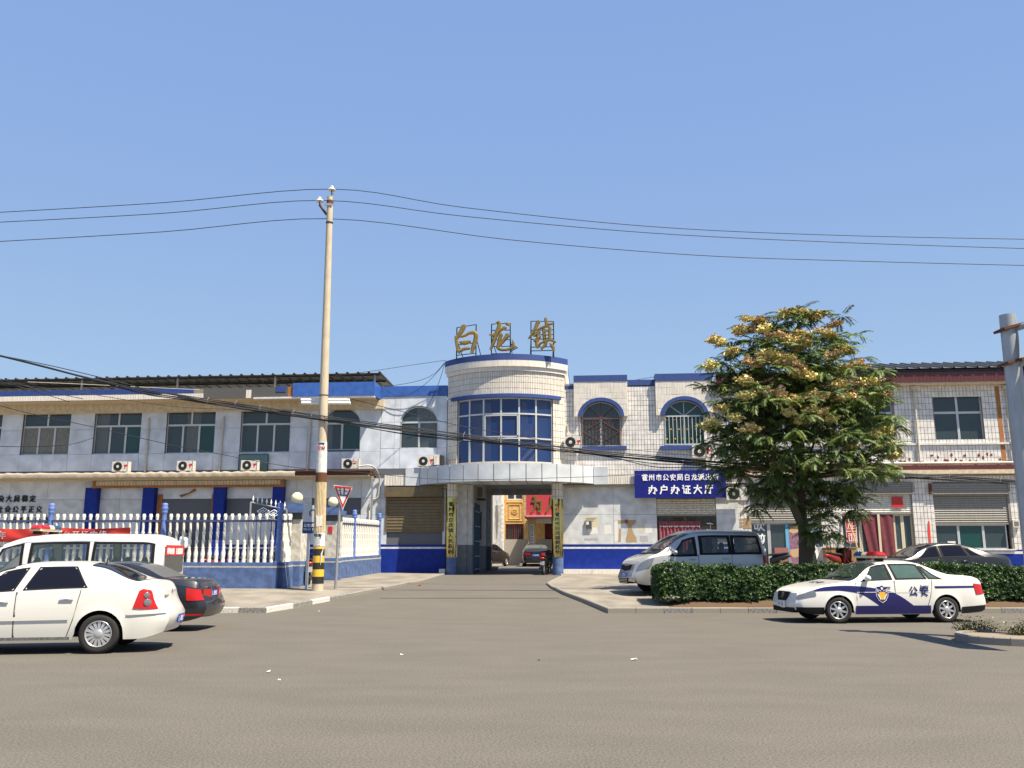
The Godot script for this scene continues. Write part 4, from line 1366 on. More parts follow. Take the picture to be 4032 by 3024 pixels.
	for k in 40:
		var p := bow(lerpf(-1, 1, k / 40.0), -0.05); var q := bow(lerpf(-1, 1, (k + 1) / 40.0), -0.05)
		b.quad(Vector3(p.x, can1 - 0.02, p.z), Vector3(q.x, can1 - 0.02, q.z), Vector3(q.x, can1 - 0.02, 0.0), Vector3(p.x, can1 - 0.02, 0.0))
	part(b, "canopy_top", "concrete", o)
	for k in 13:
		b = fb(o)
		for s in 4:
			var ta := -1 + (k + s / 4.0) / 6.5 + (0.004 if s == 0 else 0.0)
			var tb := -1 + (k + (s + 1) / 4.0) / 6.5 - (0.004 if s == 3 else 0.0)
			var p := bow(ta, -0.122); var q := bow(tb, -0.122)
			b.quad(Vector3(p.x, can0 + 0.012, 0.0), Vector3(q.x, can0 + 0.012, 0.0), Vector3(q.x, can0 + 0.012, q.z), Vector3(p.x, can0 + 0.012, p.z))
		part(b, "soffit_panel", "canopy_panel", o)
	for q in [[-4.992, cl - 0.01], [cr + 0.01, 4.461]]:
		bx_part(o, "canopy_end", "canopy_panel", q[0], q[1], can0 - 0.03, can1 - 0.02, 0.02, 0.35)
	bx_part(o, "canopy_beam", "concrete_old", -4.373, -2.616, can0 - 0.14, can0 - 0.032, 0.02, 0.25)
	bx_part(o, "canopy_beam", "concrete_old", 2.515, 5.663, can0 - 0.14, can0 - 0.032, 0.02, 0.25)
	bow_c = keep[0]; bow_r = keep[1]; bow_phi = keep[2]; bow_w = keep[3]
	var pl := -1.858
	var pr := 2.356
	bx_part(o, "header", "pier_grey", -2.619, 2.398, can0 + 0.016, ceil_v + 0.1, -0.15, -0.002)
	var foot := 2.035
	bx_part(o, "pier", "pier_grey", -2.619 - 0.05, -2.097, foot, can0, -0.3, 0.12)
	bx_part(o, "pier", "pier_grey", -2.097 + 0.004, pl, foot, can0, -0.5, 0.02)
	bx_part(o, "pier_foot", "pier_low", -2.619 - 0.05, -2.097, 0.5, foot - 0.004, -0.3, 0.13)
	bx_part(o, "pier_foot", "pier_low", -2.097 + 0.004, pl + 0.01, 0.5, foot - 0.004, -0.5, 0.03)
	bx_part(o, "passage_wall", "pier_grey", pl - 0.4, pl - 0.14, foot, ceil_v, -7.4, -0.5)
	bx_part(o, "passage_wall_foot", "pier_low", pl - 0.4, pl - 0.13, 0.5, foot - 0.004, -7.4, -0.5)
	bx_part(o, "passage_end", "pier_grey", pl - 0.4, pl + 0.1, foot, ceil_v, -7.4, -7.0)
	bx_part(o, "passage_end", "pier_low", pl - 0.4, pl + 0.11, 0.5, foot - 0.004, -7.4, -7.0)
	bx_part(o, "passage_wall", "pier_grey", pr, pr + 0.3, 0.5, ceil_v, -7.4, -0.05)
	bx_part(o, "ceiling", "pier_grey", pl - 0.4, pr + 0.3, ceil_v + 0.004, ceil_v + 0.1, -7.38, 0.03)
	bx_part(o, "lintel", "pier_grey", pl - 0.1, pr, 4.809, ceil_v, -7.39, -7.1)
	bx_part(o, "side_window", "inside", pl - 0.139, pl - 0.12, 2.341, 3.757, -4.6, -3.4)
	bx_part(o, "fallen_stone", "concrete", pl + 0.1, pl + 0.5, 0.6, 0.95, -7.2, -6.6)
	bx_part(o, "door_stone", "pier_grey", -3.246 , -2.965, 0.7, 0.95, 0.5, 0.85)
	for q in [[-2.690, 0.75], [2.140, 0.75]]:
		b = fb(o)
		var r := 0.235
		b.lathe([Vector2(r, 0.5), Vector2(r, can0)], 20, Vector3(q[0], 0, q[1]))
		var col := part(b, "column", "grout", o)
		b = fb(col)
		var base := b.T
		var vb := 1.469
		var nv := int((can0 - vb) / 0.3)
		for k in 11:
			var a := TAU * k / 11
			b.T = base * Transform3D(Basis(Vector3.UP, a), Vector3(q[0], 0, q[1]))
			for d in nv: b.tile(-0.06, 0.06, vb + d * (can0 - vb) / nv + 0.007, vb + (d + 1) * (can0 - vb) / nv - 0.007, r * 0.97, r + 0.012)
		part(b, "wall_tiles", "tile_old", col).set_meta("kind", "stuff")
		b = fb(col)
		for d in 3: b.lathe([Vector2(r + 0.012, 0.5 + (vb - 0.51) * d / 3.0), Vector2(r + 0.014, 0.5 + (vb - 0.51) * (d + 1) / 3.0 - 0.012)], 24, Vector3(q[0], 0, q[1]))
		part(b, "column_foot", "blue_old", col)
	plaque("brass plaque on the left gate column with one column of black characters", -2.711, ["霍州市白龙镇人民政府", ""], 1.488, 4.152, 0)
	plaque("brass plaque on the right gate column, its top characters red", 2.140, ["白龙镇委员会", "中共霍州市"], 1.489, 4.062, 2)
	var g := fthing("iron_gate", "dark blue iron gate leaf folded open inside the passage", "gate", pl + 0.1, 0.7, -1.3)
	bx_part(g, "gate_panel", "gate_blue", pl - 0.02, pl + 0.02, 0.78, 3.812, -2.4, -0.56)
	for k in 7:
		bx_part(g, "bar", "gate_blue", pl + 0.02, pl + 0.06, 0.76, 3.856 + 0.15, -2.4 + k * 0.3, -2.36 + k * 0.3)
	for y in [0.9, 1.5, 2.2, 2.9, 3.6]: bx_part(g, "rail", "galv", pl + 0.061, pl + 0.08, y, y + 0.04, -2.4, -0.56)
	var a := fthing("louvred_unit", "grey louvred air conditioner high on the passage wall", "air conditioner", pl, 4.354, -2.6)
	bx_part(a, "casing", "pier_grey", pl - 0.13, pl + 0.22, 4.354, 4.997, -3.4, -2.5)
	b = fb(a)
	for k in 9: b.bx(pl - 0.08, pl + 0.17, 4.400 + k * 0.055, 4.400 + k * 0.055 + 0.03, -2.5, -2.485)
	part(b, "louvres", "seam_dark", a)
	bx_part(a, "bracket", "rust", pl - 0.13, pl + 0.25, 4.308 - 0.03, 4.308, -3.3, -2.6)
	roof_letters(top)

func plaque(label: String, u: float, cols: Array, v0: float, v1: float, reds: int) -> void:
	var o := fthing("brass_plaque", label, "plaque", u, v0, 1.0, "brass plaques on the gate columns")
	var b := fb(o)
	var r := 0.27
	for side in [0.0, -0.006]:
		var rows := []
		for k in 13:
			var row := []
			for s in 17:
				var a := lerpf(-1.25, 1.25, s / 16.0)
				var rr = r + side + 0.006 * sin(a * 9.0 + k * 0.7) + 0.003 * sin(a * 23.0)
				row.append(Vector3(u + sin(a) * rr, lerpf(v0, v1, k / 12.0), 0.75 + cos(a) * rr))
			rows.append(row)
		b.grid(rows, side < 0)
	part(b, "plate", "brass", o)
	var text: String = cols[1] + cols[0] if reds else cols[0]
	var n := text.length()
	var step := (v1 - v0 - 0.3) / n
	for k in n:
		b = fb(o)
		char_shape(b, text[k], u - 0.11, v1 - 0.18 - (k + 1) * step + 0.02, 0.22, step * 0.84, 0.006, 0.028, 0.75 + r + 0.008)
		part(b, "character", "ink_red" if k < reds else "ink", o)

func roof_letters(top: float) -> void:
	var shapes := [
		["320-200-95 270-300-90 205-400-70 190-440-55", "165-400-50 185-520-65 210-640-65 235-710-40", "255-405-35 340-385-55 420-340-60 520-335-80 552-390-82 535-500-85 500-610-80 470-720-45", "245-505-40 340-520-95 437-500-60", "240-675-55 340-635-60 432-630-50"],
		["925-165-25 985-140-60 988-220-75 960-300-80 935-370-95 915-430-80 880-540-65 828-655-45", "800-375-20 900-385-80 980-310-85 1060-262-75 1128-255-35", "1030-375-75 1000-470-68 975-570-62 972-630-62 1040-665-55 1150-662-50 1250-625-62 1308-608-25", "1278-610-85 1262-560-55 1248-478-8", "1150-390-95 1110-450-75 1040-540-60 985-600-45", "1100-165-25 1150-180-75 1192-205-40"],
		["1730-150-85 1680-260-65 1620-370-50 1540-468-28", "1650-420-50 1710-370-72 1765-345-35", "1655-512-60 1720-470-65 1765-430-40", "1725-310-45 1720-450-62 1702-560-75 1715-645-45", "1715-635-45 1770-560-42 1845-540-40", "1868-98-62 1885-180-68 1880-255-55", "1890-210-50 1992-198-50", "1700-312-30 1800-262-48 1900-242-42 1962-285-45", "1835-290-62 1840-420-66 1850-545-60", "1950-270-60 1945-400-62 1950-505-55", "1850-345-26 1940-335-26", "1850-412-26 1940-402-26", "1850-472-26 1940-465-26", "1770-562-42 1880-522-45 1960-508-45 2052-545-42", "1872-520-60 1860-590-62 1785-668-42", "1945-570-25 2000-630-75 2018-705-45"]]
	var names := ["white", "dragon", "town"]
	var said := ["gold rooftop character nearest the utility pole, an open box of strokes on a black frame", "gold rooftop character in the middle of the three, with a long tail to the right", "gold rooftop character of many fine strokes, rightmost of the three"]
	var uleft := -0.176
	var px := (2.138 - -2.668) / (1200.4 - 981.4) / 1.823 / 4.809
	var vpx := (12.303 - 10.954) / 60.0 / 1.823 / 4.809
	for k in 3:
		var mid: float = [360.0, 1050.0, 1800.0][k]
		var cu := uleft + (mid / 4.809 + 1760.0 - 1094.0 * 1.823) * px * 4.809
		var o := fthing("rooftop_character", said[k], "rooftop lettering", cu, top, 1.0, "gold characters on the tower roof")
		var fx := func(x: float) -> float: return uleft + ((x / 4.809 + 1760.0) - 1094.0 * 1.823) * px * 4.809
		var fy := func(y: float) -> float: return 12.303 - ((y / 4.809 + 1240.0) - 700.0 * 1.823) * vpx * 4.809
		var n := 0
		for s: String in shapes[k]:
			var pts := []
			var ws := []
			for q: String in s.split(" "):
				var t := q.split("-")
				pts.append(Vector2(fx.call(t[0].to_float()), fy.call(t[1].to_float())))
				ws.append(t[2].to_float() * px)
			var fine := curve(pts, 5)
			var b := fb(o)
			brush(b, fine, ws, 5, 1.0 + n * 0.003, 1.13 + n * 0.004)
			part(b, "stroke", "gold", o)
			n += 1
		var b := fb(o)
		var e: Array = [[180.0, 548.0, 215.0, 165.0, [550.0, 745.0]], [842.0, 1198.0, 165.0, 155.0, [285.0, 468.0, 592.0, 728.0]], [1590.0, 2015.0, 125.0, 140.0, [300.0, 388.0, 470.0, 618.0, 688.0]]][k]
		var xl: float = fx.call(e[0]); var xr: float = fx.call(e[1])
		var tl: float = fy.call(e[2]); var tr: float = fy.call(e[3])
		b.bx(xl - 0.025, xl + 0.025, top - 0.1, tl, 0.93, 0.98)
		b.bx(xr - 0.025, xr + 0.025, top - 0.1, tr, 0.93, 0.98)
		var bar := func(a: Vector3, d: Vector3) -> void: b.tube([a, d], 0.022, 5)
		bar.call(Vector3(xl, tl, 0.95), Vector3(xr, tr, 0.95))
		for y: float in e[4]: bar.call(Vector3(xl, fy.call(y), 0.952), Vector3(xr, fy.call(y) + (0.09 if k == 0 else 0.0), 0.952))
		bar.call(Vector3(xl, lerpf(top, tl, 0.6), 0.93), Vector3(xl + (0.25 if k < 2 else -0.12), top - 0.05, -0.1))
		bar.call(Vector3(xr, lerpf(top, tr, 0.6), 0.93), Vector3(xr + (0.2 if k == 0 else (0.03 if k == 1 else -0.1)), top - 0.05, -0.1))
		if k == 1:
			bar.call(Vector3(xr, fy.call(545.0), 0.95), Vector3(fx.call(1338.0), fy.call(620.0), 0.95))
			bar.call(Vector3(fx.call(1338.0), fy.call(620.0), 0.95), Vector3(xr, fy.call(690.0), 0.95))
		part(b, "frame", "black_iron", o)

func brush(b: MB, pts: Array, ws: Array, per: int, z0: float, z1: float) -> void:
	var N := pts.size()
	var outer := [[], []]
	var inner := [[], []]
	var W := func(k: int) -> float:
		var t := float(k) / per
		var a := int(minf(t, ws.size() - 1.001))
		return lerpf(ws[a], ws[a + 1], clampf(t - a, 0, 1)) * 0.5
	var seq := []
	var t0: Vector2 = (pts[1] - pts[0]).normalized()
	var t1: Vector2 = (pts[N - 1] - pts[N - 2]).normalized()
	seq.append([pts[0] - t0 * W.call(0) * 0.6, t0, W.call(0) * 0.45])
	for k in N:
		var t: Vector2 = (pts[mini(k + 1, N - 1)] - pts[maxi(k - 1, 0)]).normalized()
		seq.append([pts[k], t, W.call(k)])
	seq.append([pts[N - 1] + t1 * W.call(N - 1) * 0.6, t1, W.call(N - 1) * 0.45])
	var rows := []
	for q in seq:
		var s := Vector2(-q[1].y, q[1].x)
		var w: float = q[2]
		var row := []
		for e in [[-1.0, z0], [-1.0, lerpf(z0, z1, 0.55)], [-0.45, z1], [0.45, z1], [1.0, lerpf(z0, z1, 0.55)], [1.0, z0]]:
			var p: Vector2 = q[0] + s * w * e[0]
			row.append(Vector3(p.x, p.y, e[1]))
		rows.append(row)
	for r in rows.size() - 1:
		for c in 5:
			b.quad(rows[r][c], rows[r + 1][c], rows[r + 1][c + 1], rows[r][c + 1])
	for r in [0, rows.size() - 1]:
		for c in [1, 2, 3]:
			if r == 0: b.tri(rows[r][0], rows[r][c], rows[r][c + 1]); 
			else: b.tri(rows[r][0], rows[r][c + 1], rows[r][c])
	b.tri(rows[0][0], rows[0][4], rows[0][5])
	b.tri(rows[-1][0], rows[-1][5], rows[-1][4])

func building_middle() -> void:
	var o := fthing("police_building", "white tiled two-storey building with two hooded arched windows right of the tower", "building", 5.854, 0.7, 0.0)
	var L := 2.459
	var R := 10.344
	var top_l := 9.502
	var top_m := 9.711
	var v_low := 4.763
	var A1 := Rect2(3.298, 6.565, 1.815, 1.335)
	var A2 := Rect2(7.131, 6.589, 1.871, 1.368)
	var h1 := 8.675 - 7.901
	var h2 := 8.681 - 7.958
	bx_part(o, "body", "white_plaster", L, R, 0.4, top_m - 0.4, -9.0, -0.9)
	var holes := [Rect2(A1.position, A1.size + Vector2(0, h1)), Rect2(A2.position, A2.size + Vector2(0, h2))]
	var b := fb(o)
	sheet(b, L, R, v_low, top_m - 0.3, 0.0, holes, 0.5)
	part(b, "wall", "grout", o)
	bx_part(o, "wall_top", "grout", L, 9.495, top_m - 0.35, top_m - 0.3, -0.9, 0.0)
	var B1 := Rect2(2.946, 7.951, 2.512, 1.957)
	var B2 := Rect2(6.759, 7.964, 2.642, 1.963)
	var not_here := func(u: float, v: float) -> bool:
		for q: Rect2 in holes:
			if q.grow(0.02).has_point(Vector2(u, v)): return true
		return B1.grow(-0.05).has_point(Vector2(u, v)) or B2.grow(-0.05).has_point(Vector2(u, v))
	tiles(o, L, R, v_low, top_m - 0.32, 0.0, 0.139, 0.232, "tile", [not_here])
	bx_part(o, "parapet_blue", "blue_band", L, B1.position.x, 9.300, 9.479, -0.5, 0.03)
	bx_part(o, "parapet_cap", "concrete", L, B1.position.x, 9.479 + 0.002, 9.569, -0.5, 0.02)
	bx_part(o, "parapet_blue", "blue_band", B1.end.x, B2.position.x, 9.433, 9.700, -0.5, 0.035)
	bx_part(o, "parapet_back", "white_plaster", B2.end.x - 0.3, R, 8.984, 9.601, -0.5, -0.02)
	for k in 2:
		var B: Rect2 = [B1, B2][k]
		var A: Rect2 = [A1, A2][k]
		var h: float = [h1, h2][k]
		var blue := 0.29 if k == 0 else 0.34
		var z := 0.22
		var rim := 0.17
		b = fb(o)
		var x0 = A.position.x - rim; var x1 = A.end.x + rim
		var base_y := B.position.y
		var oh := A.end.y + h + rim - base_y
		arch_fill(b, x0, x1, base_y, oh, B.end.y - blue, 0.0, z)
		for q in [[B.position.x, x0], [x1, B.end.x]]:
			b.quad(Vector3(q[0], base_y, z), Vector3(q[1], base_y, z), Vector3(q[1], B.end.y - blue, z), Vector3(q[0], B.end.y - blue, z))
			b.quad(Vector3(q[0], base_y, 0), Vector3(q[1], base_y, 0), Vector3(q[1], base_y, z), Vector3(q[0], base_y, z))
		b.quad(Vector3(B.position.x, base_y, 0), Vector3(B.position.x, base_y, z), Vector3(B.position.x, B.end.y, z), Vector3(B.position.x, B.end.y, 0))
		b.quad(Vector3(B.end.x, base_y, z), Vector3(B.end.x, base_y, 0), Vector3(B.end.x, B.end.y, 0), Vector3(B.end.x, B.end.y, z))
		var hood := part(b, "window_hood", "grout", o)
		hood.material_override = M["tile_old"]
		var arch := func(u: float, v: float) -> bool:
			if v < base_y: return true
			var e := Vector2((u - (x0 + x1) / 2) / ((x1 - x0) / 2 + 0.05), (v - base_y) / (oh + 0.05))
			return e.length() < 1.0
		tiles(hood, B.position.x, B.end.x, base_y, B.end.y - blue, z, 0.0725, 0.3, "tile_old", [arch], "wall_tiles", 0.008, 0.006)
		bx_part(hood, "hood_blue", "blue_band", B.position.x - 0.004, B.end.x + 0.004, B.end.y - blue, B.end.y, -0.5, z + 0.03)
		b = fb(o)
		var po := half_disc(x0, x1, base_y, oh); var pi := half_disc(A.position.x + 0.02, A.end.x - 0.02, base_y, oh - rim)
		for s in po.size() - 1:
			b.quad(Vector3(pi[s].x, pi[s].y, z + 0.03), Vector3(po[s].x, po[s].y, z + 0.03), Vector3(po[s + 1].x, po[s + 1].y, z + 0.03), Vector3(pi[s + 1].x, pi[s + 1].y, z + 0.03))
			b.quad(Vector3(pi[s].x, pi[s].y, 0), Vector3(pi[s].x, pi[s].y, z + 0.03), Vector3(pi[s + 1].x, pi[s + 1].y, z + 0.03), Vector3(pi[s + 1].x, pi[s + 1].y, 0))
			b.quad(Vector3(po[s].x, po[s].y, z + 0.03), Vector3(po[s].x, po[s].y, z), Vector3(po[s + 1].x, po[s + 1].y, z), Vector3(po[s + 1].x, po[s + 1].y, z + 0.03))
		part(b, "arch_rim", "blue_band", o)
		var win := arch_window(o, A, h, -0.06, "alu", ["pane", "pane"] if k == 0 else ["pane_green", "pane_green"], 3 if k == 1 else 0, "", 2.0)
		b = fb(win)
		b.bx(A.position.x + 0.1, A.end.x - 0.5, A.position.y + 0.4, A.position.y + 0.95, -1.95, -1.9)
		part(b, "far_window", "paper", win)
		if k == 0:
			b = fb(o)
			for s in 12:
				var u := lerpf(A.position.x + 0.06, A.end.x - 0.06, s / 11.0)
				b.bx(u - 0.012, u + 0.012, A.position.y, A.end.y, 0.05, 0.075)
			for y in [A.position.y - 0.04, A.end.y - 0.02]: b.bx(A.position.x - 0.05, A.end.x + 0.05, y, y + 0.035, 0.045, 0.08)
			for u in [A.position.x - 0.05, A.end.x + 0.02]: b.bx(u, u + 0.03, A.position.y, A.end.y, 0.045, 0.08)
			var m := A.get_center()
			var rhomb := [Vector2(m.x, m.y + 0.52), Vector2(m.x + 0.85, m.y), Vector2(m.x, m.y - 0.5), Vector2(m.x - 0.85, m.y), Vector2(m.x, m.y + 0.52)]
			for s in 4: b.tube([Vector3(rhomb[s].x, rhomb[s].y, 0.09), Vector3(rhomb[s + 1].x, rhomb[s + 1].y, 0.09)], 0.015, 5)
			for s in [[-0.3, 0.02, 0.0, 0.06], [0.02, 0.12, 0.25, 0.2], [0.0, -0.15, 0.22, -0.1], [0.02, -0.18, 0.02, 0.2]]:
				b.tube([Vector3(m.x + s[0], m.y + s[1], 0.095), Vector3(m.x + s[2], m.y + s[3], 0.095)], 0.013, 5)
			for s in 3:
				var a := PI * (s + 1) / 4.0
				b.tube([Vector3(m.x, A.end.y, 0.06), Vector3(m.x + cos(a) * A.size.x * 0.48, A.end.y + sin(a) * h * 0.95, 0.06)], 0.014, 5)
			part(b, "window_grille", "rust", o)
		else:
			b = fb(o)
			for s in 11:
				var u := lerpf(A.position.x + 0.05, A.end.x - 0.05, s / 10.0)
				b.bx(u - 0.014, u + 0.014, A.position.y, A.end.y, 0.03, 0.058)
			b.bx(A.position.x, A.end.x, A.end.y - 0.05, A.end.y, 0.028, 0.06)
			b.bx(A.position.x, A.end.x, A.position.y, A.position.y + 0.05, 0.028, 0.06)
			part(b, "window_grille", "alu", o)
			b = fb(o)
			for s in 13:
				var c := Vector3(A.position.x + 0.12 + (s % 5) * 0.38 + (0.19 if (s / 5) == 1 else 0.0), A.position.y + 0.3 + (s / 5) * 0.45, -0.075)
				for e in 8:
					var a := TAU * e / 8; var d := TAU * (e + 1) / 8
					b.tri(c, c + Vector3(cos(a), sin(a), 0) * 0.04, c + Vector3(cos(d), sin(d), 0) * 0.04)
			part(b, "window_stickers", "shield_gold", o)
		var S: Rect2 = [Rect2(3.287, 6.379, 2.066, 0.174), Rect2(6.912, 6.354, 1.823, 0.183)][k]
		bx_part(o, "window_sill", "blue_band", S.position.x, S.end.x, S.position.y, S.end.y, 0.013, 0.16)
	bx_part(o, "cornice_core", "grout", 4.457, R, v_low, 5.127, 0.012, 0.3)
	tiles(o, 4.457, R, v_low, 5.127, 0.3, 0.1, 1.0, "tile_old", [], "band_tiles", 0.012)
	var d1 := 2.039
	var d2 := 1.935
	var d3 := 1.852
	var d4 := 0.949
	var D := Rect2(6.658, 0.730, 2.681, 3.383)
	D.size.y += D.position.y - 0.72
	D.position.y = 0.72
	b = fb(o)
	sheet(b, 2.303, R, 0.4, v_low, 0.02, [D], 0.3)
	part(b, "lower_wall", "seam", o)
	panels(o, [2.367, 4.690, D.position.x], [d1 + 0.01, 3.404, v_low - 0.01], [], 0.021, 0.036, ["panel_low", "panel_low"])
	panels(o, [D.end.x, R], [d1 + 0.01, 3.404, v_low - 0.01], [], 0.021, 0.036, ["panel_low"])
	for q in [[2.367, D.position.x], [D.end.x, R]]:
		bx_part(o, "blue_line", "blue_dado", q[0], q[1], d2, d1, 0.021, 0.05)
		bx_part(o, "white_line", "white_band", q[0], q[1], d3, d2, 0.021, 0.055)
		bx_part(o, "blue_foot", "blue_dado", q[0], q[1], d4, d3, 0.021, 0.05)
	bx_part(o, "step", "white_plaster", 2.273, 6.609, 0.5, d4 - 0.01, 0.0, 0.45)
	var sl := 3.388
	shutter(o, Rect2(D.position.x, sl, D.size.x, D.end.y - sl), -0.02, 0.11, "shutter_dirty", "shutter_grey", "peeling white roller shutter under the blue sign")
	window(o, Rect2(D.position.x, D.position.y, D.size.x, sl - 0.06 - D.position.y), -0.15, [[0, 0.48, 0, 0.8], [0.48, 1, 0, 0.8], [0, 0.48, 0.8, 1], [0.48, 1, 0.8, 1]], ["pane"], "alu_brown", 0.06, "inside", "", 1.4, "door_frame")
	drape(o, 6.743, 8.615, 0.9, 3.084, 0.02, "curtain_red", "door_curtain")
	b = fb(o)
	for s in 26:
		var u := lerpf(6.806, 8.553, s / 25.0)
		b.bx(u - 0.02, u + 0.02, 2.833 + 0.015 * sin(s * 1.7), 2.886, 0.055, 0.06)
	part(b, "lace_hem", "paper", o)
	b = fb(o)
	stroke(b, PackedVector2Array([Vector2(8.928, 2.977), Vector2(9.054, 2.998), Vector2(9.197, 2.945)]), 0.05, 0.03, -0.08, -0.07)
	stroke(b, PackedVector2Array([Vector2(8.896, 2.707), Vector2(9.020, 2.696), Vector2(9.185, 2.675)]), 0.07, 0.05, -0.08, -0.07)
	stroke(b, PackedVector2Array([Vector2(9.074, 2.977), Vector2(9.073, 2.717)]), 0.02, 0.02, -0.08, -0.069)
	part(b, "door_lettering", "paper", o)
	notices(o)
	var sg := fthing("police_sign", "dark blue sign with two lines of white Chinese characters over the peeling shutter", "sign", 7.756, 4.138, 0.3)
	var q := Rect2(5.671, 4.128, 4.110, 1.246)
	bx_part(sg, "board", "sign_blue", q.position.x, q.end.x, q.position.y, q.end.y, 0.31, 0.45)
	for k in 13: bx_part(sg, "clip", "galv", lerpf(q.position.x, q.end.x, k / 12.0) - 0.015, lerpf(q.position.x, q.end.x, k / 12.0) + 0.015, q.end.y, q.end.y + 0.05, 0.38, 0.43)
	var step := (9.486 - 5.974) / 11.0
	var ch_h := 5.199 - 4.898
	for k in 11:
		b = fb(sg)
		char_shape(b, "霍州市公安局白龙派出所"[k], 5.974 + k * step + 0.02, 4.904, step - 0.04, ch_h, 0.02, 0.036, 0.45)
		part(b, "character", "sign_white", sg)
	step = (9.265 - 6.230) / 6.0
	ch_h = 4.704 - 4.285
	for k in 6:
		b = fb(sg)
		char_shape(b, "办户办证大厅"[k], 6.230 + k * step + 0.05, 4.285, step - 0.11, ch_h, 0.02, 0.06, 0.45)
		part(b, "character", "sign_white", sg)
	conditioner("air_conditioner", "outdoor unit beside the tower, left of the rust-barred arched window", 2.479, 6.427, 0.45, 0.8, 0.56, -1, "outdoor units on the street front")
	conditioner("air_conditioner", "outdoor unit below the white-barred arched window, beside the tree crown", 8.328, 5.913, 0.45, 0.9, 0.6, -1, "outdoor units on the street front")
	conditioner("air_conditioner", "outdoor unit on brackets at the right end of the blue police sign", 9.758, 3.971, 0.6, 0.9, 0.6, -1, "outdoor units on the street front", false)
	b = fb(o)
	b.tube(curve([Vector3(2.629, 7.613, 0.05), Vector3(2.668, 7.216, 0.09), Vector3(2.838, 6.886, 0.12)], 6), 0.022, 6)
	part(b, "hose", "alu_cream", o)

func notices(o: Node3D) -> void:
	var m := fthing("meter_box", "small grey meter box on the wall beside the right gate column", "meter", 3.530, 2.742, 0.04)
	bx_part(m, "box", "galv", 3.381, 3.700, 2.731, 3.131, 0.036, 0.12)
	bx_part(m, "door", "inside", 3.424, 3.668, 2.763, 3.100, 0.121, 0.127)
	bx_part(m, "label", "paper", 3.435, 3.551, 2.942, 3.079, 0.128, 0.13)
	var n := 0
	var data := [["paper_old", Rect2(3.320, 2.783, 0.680, 0.548), "pale yellow printed notice on the panel wall right of the gate"], ["paper", Rect2(3.526, 2.500, 0.424, 0.325), "torn white corner of paper under the yellow notice"], ["paper", Rect2(4.237, 2.498, 0.338, 0.430), "blank white sheet between the yellow notice and the brown poster"], ["paper_dust", Rect2(3.329, 2.228, 0.624, 0.105), "grey glue strip low on the panel wall"], ["paper", Rect2(4.710, 2.153, 0.169, 0.942), "tall white slip at the left edge of the brown poster"], ["notice_brown", Rect2(4.879, 2.142, 0.842, 1.004), ""], ["paper_old", Rect2(5.787, 2.600, 0.231, 0.324), "small cream slip right of the brown poster"], ["paper", Rect2(6.102, 2.536, 0.336, 0.439), "white torn sheet nearest the red door curtain"], ["paper_dust", Rect2(5.848, 2.151, 0.367, 0.291), "faded grey sheet low beside the van"]]
	for d in data:
		var r: Rect2 = d[1]
		if d[0] == "notice_brown":
			var t := fthing("torn_poster", "big brown poster torn into a skirt shape beside the silver van", "poster", r.get_center().x, r.position.y, 0.04)
			var b := fb(t)
			var x := r.position.x; var y := r.position.y; var w := r.size.x; var h := r.size.y
			b.prism(PackedVector2Array([Vector2(x + w * 0.4, y), Vector2(x + w, y), Vector2(x + w * 0.97, y + h * 0.2), Vector2(x + w * 0.82, y + h * 0.42), Vector2(x + w * 0.72, y + h * 0.72), Vector2(x + w * 0.95, y + h * 0.85), Vector2(x + w, y + h), Vector2(x, y + h), Vector2(x + 0.02, y + h * 0.82), Vector2(x + w * 0.4, y + h * 0.86), Vector2(x + w * 0.55, y + h * 0.7), Vector2(x + w * 0.5, y + h * 0.4), Vector2(x + w * 0.42, y + h * 0.22)]), 0.036, 0.042)
			part(b, "sheet", "notice_brown", t)
			b = fb(t)
			b.prism(PackedVector2Array([Vector2(x, y), Vector2(x + w * 0.14, y + 0.03), Vector2(x + w * 0.17, y + h * 0.6), Vector2(x + w * 0.06, y + h * 0.62)]), 0.036, 0.043)
			part(b, "scrap", "notice_brown", t)
			bx_part(t, "pink_scrap", "curtain_red", x + w * 0.38, x + w * 0.55, y + h * 0.86, y + h * 1.02, 0.043, 0.047)
		else:
			var t := fthing("wall_notice", d[2], "notice", r.get_center().x, r.position.y, 0.04)
			var b := fb(t)
			var x := r.position.x; var y := r.position.y; var w := r.size.x; var h := r.size.y
			b.prism(PackedVector2Array([Vector2(x, y + h * 0.08), Vector2(x + w * 0.3, y), Vector2(x + w * 0.7, y + h * 0.1), Vector2(x + w, y + h * 0.02), Vector2(x + w * 0.98, y + h), Vector2(x + w * 0.02, y + h * 0.97)]), 0.036, 0.041)
			part(b, "sheet", d[0], t)
			if n == 0:
				b = fb(t)
				for k in 3: b.bx(x + w * 0.15, x + w * (0.85 - 0.1 * k), y + h * (0.8 - k * 0.13), y + h * (0.85 - k * 0.13), 0.041, 0.043)
				part(b, "print", "plaster_grey", t)
		n += 1

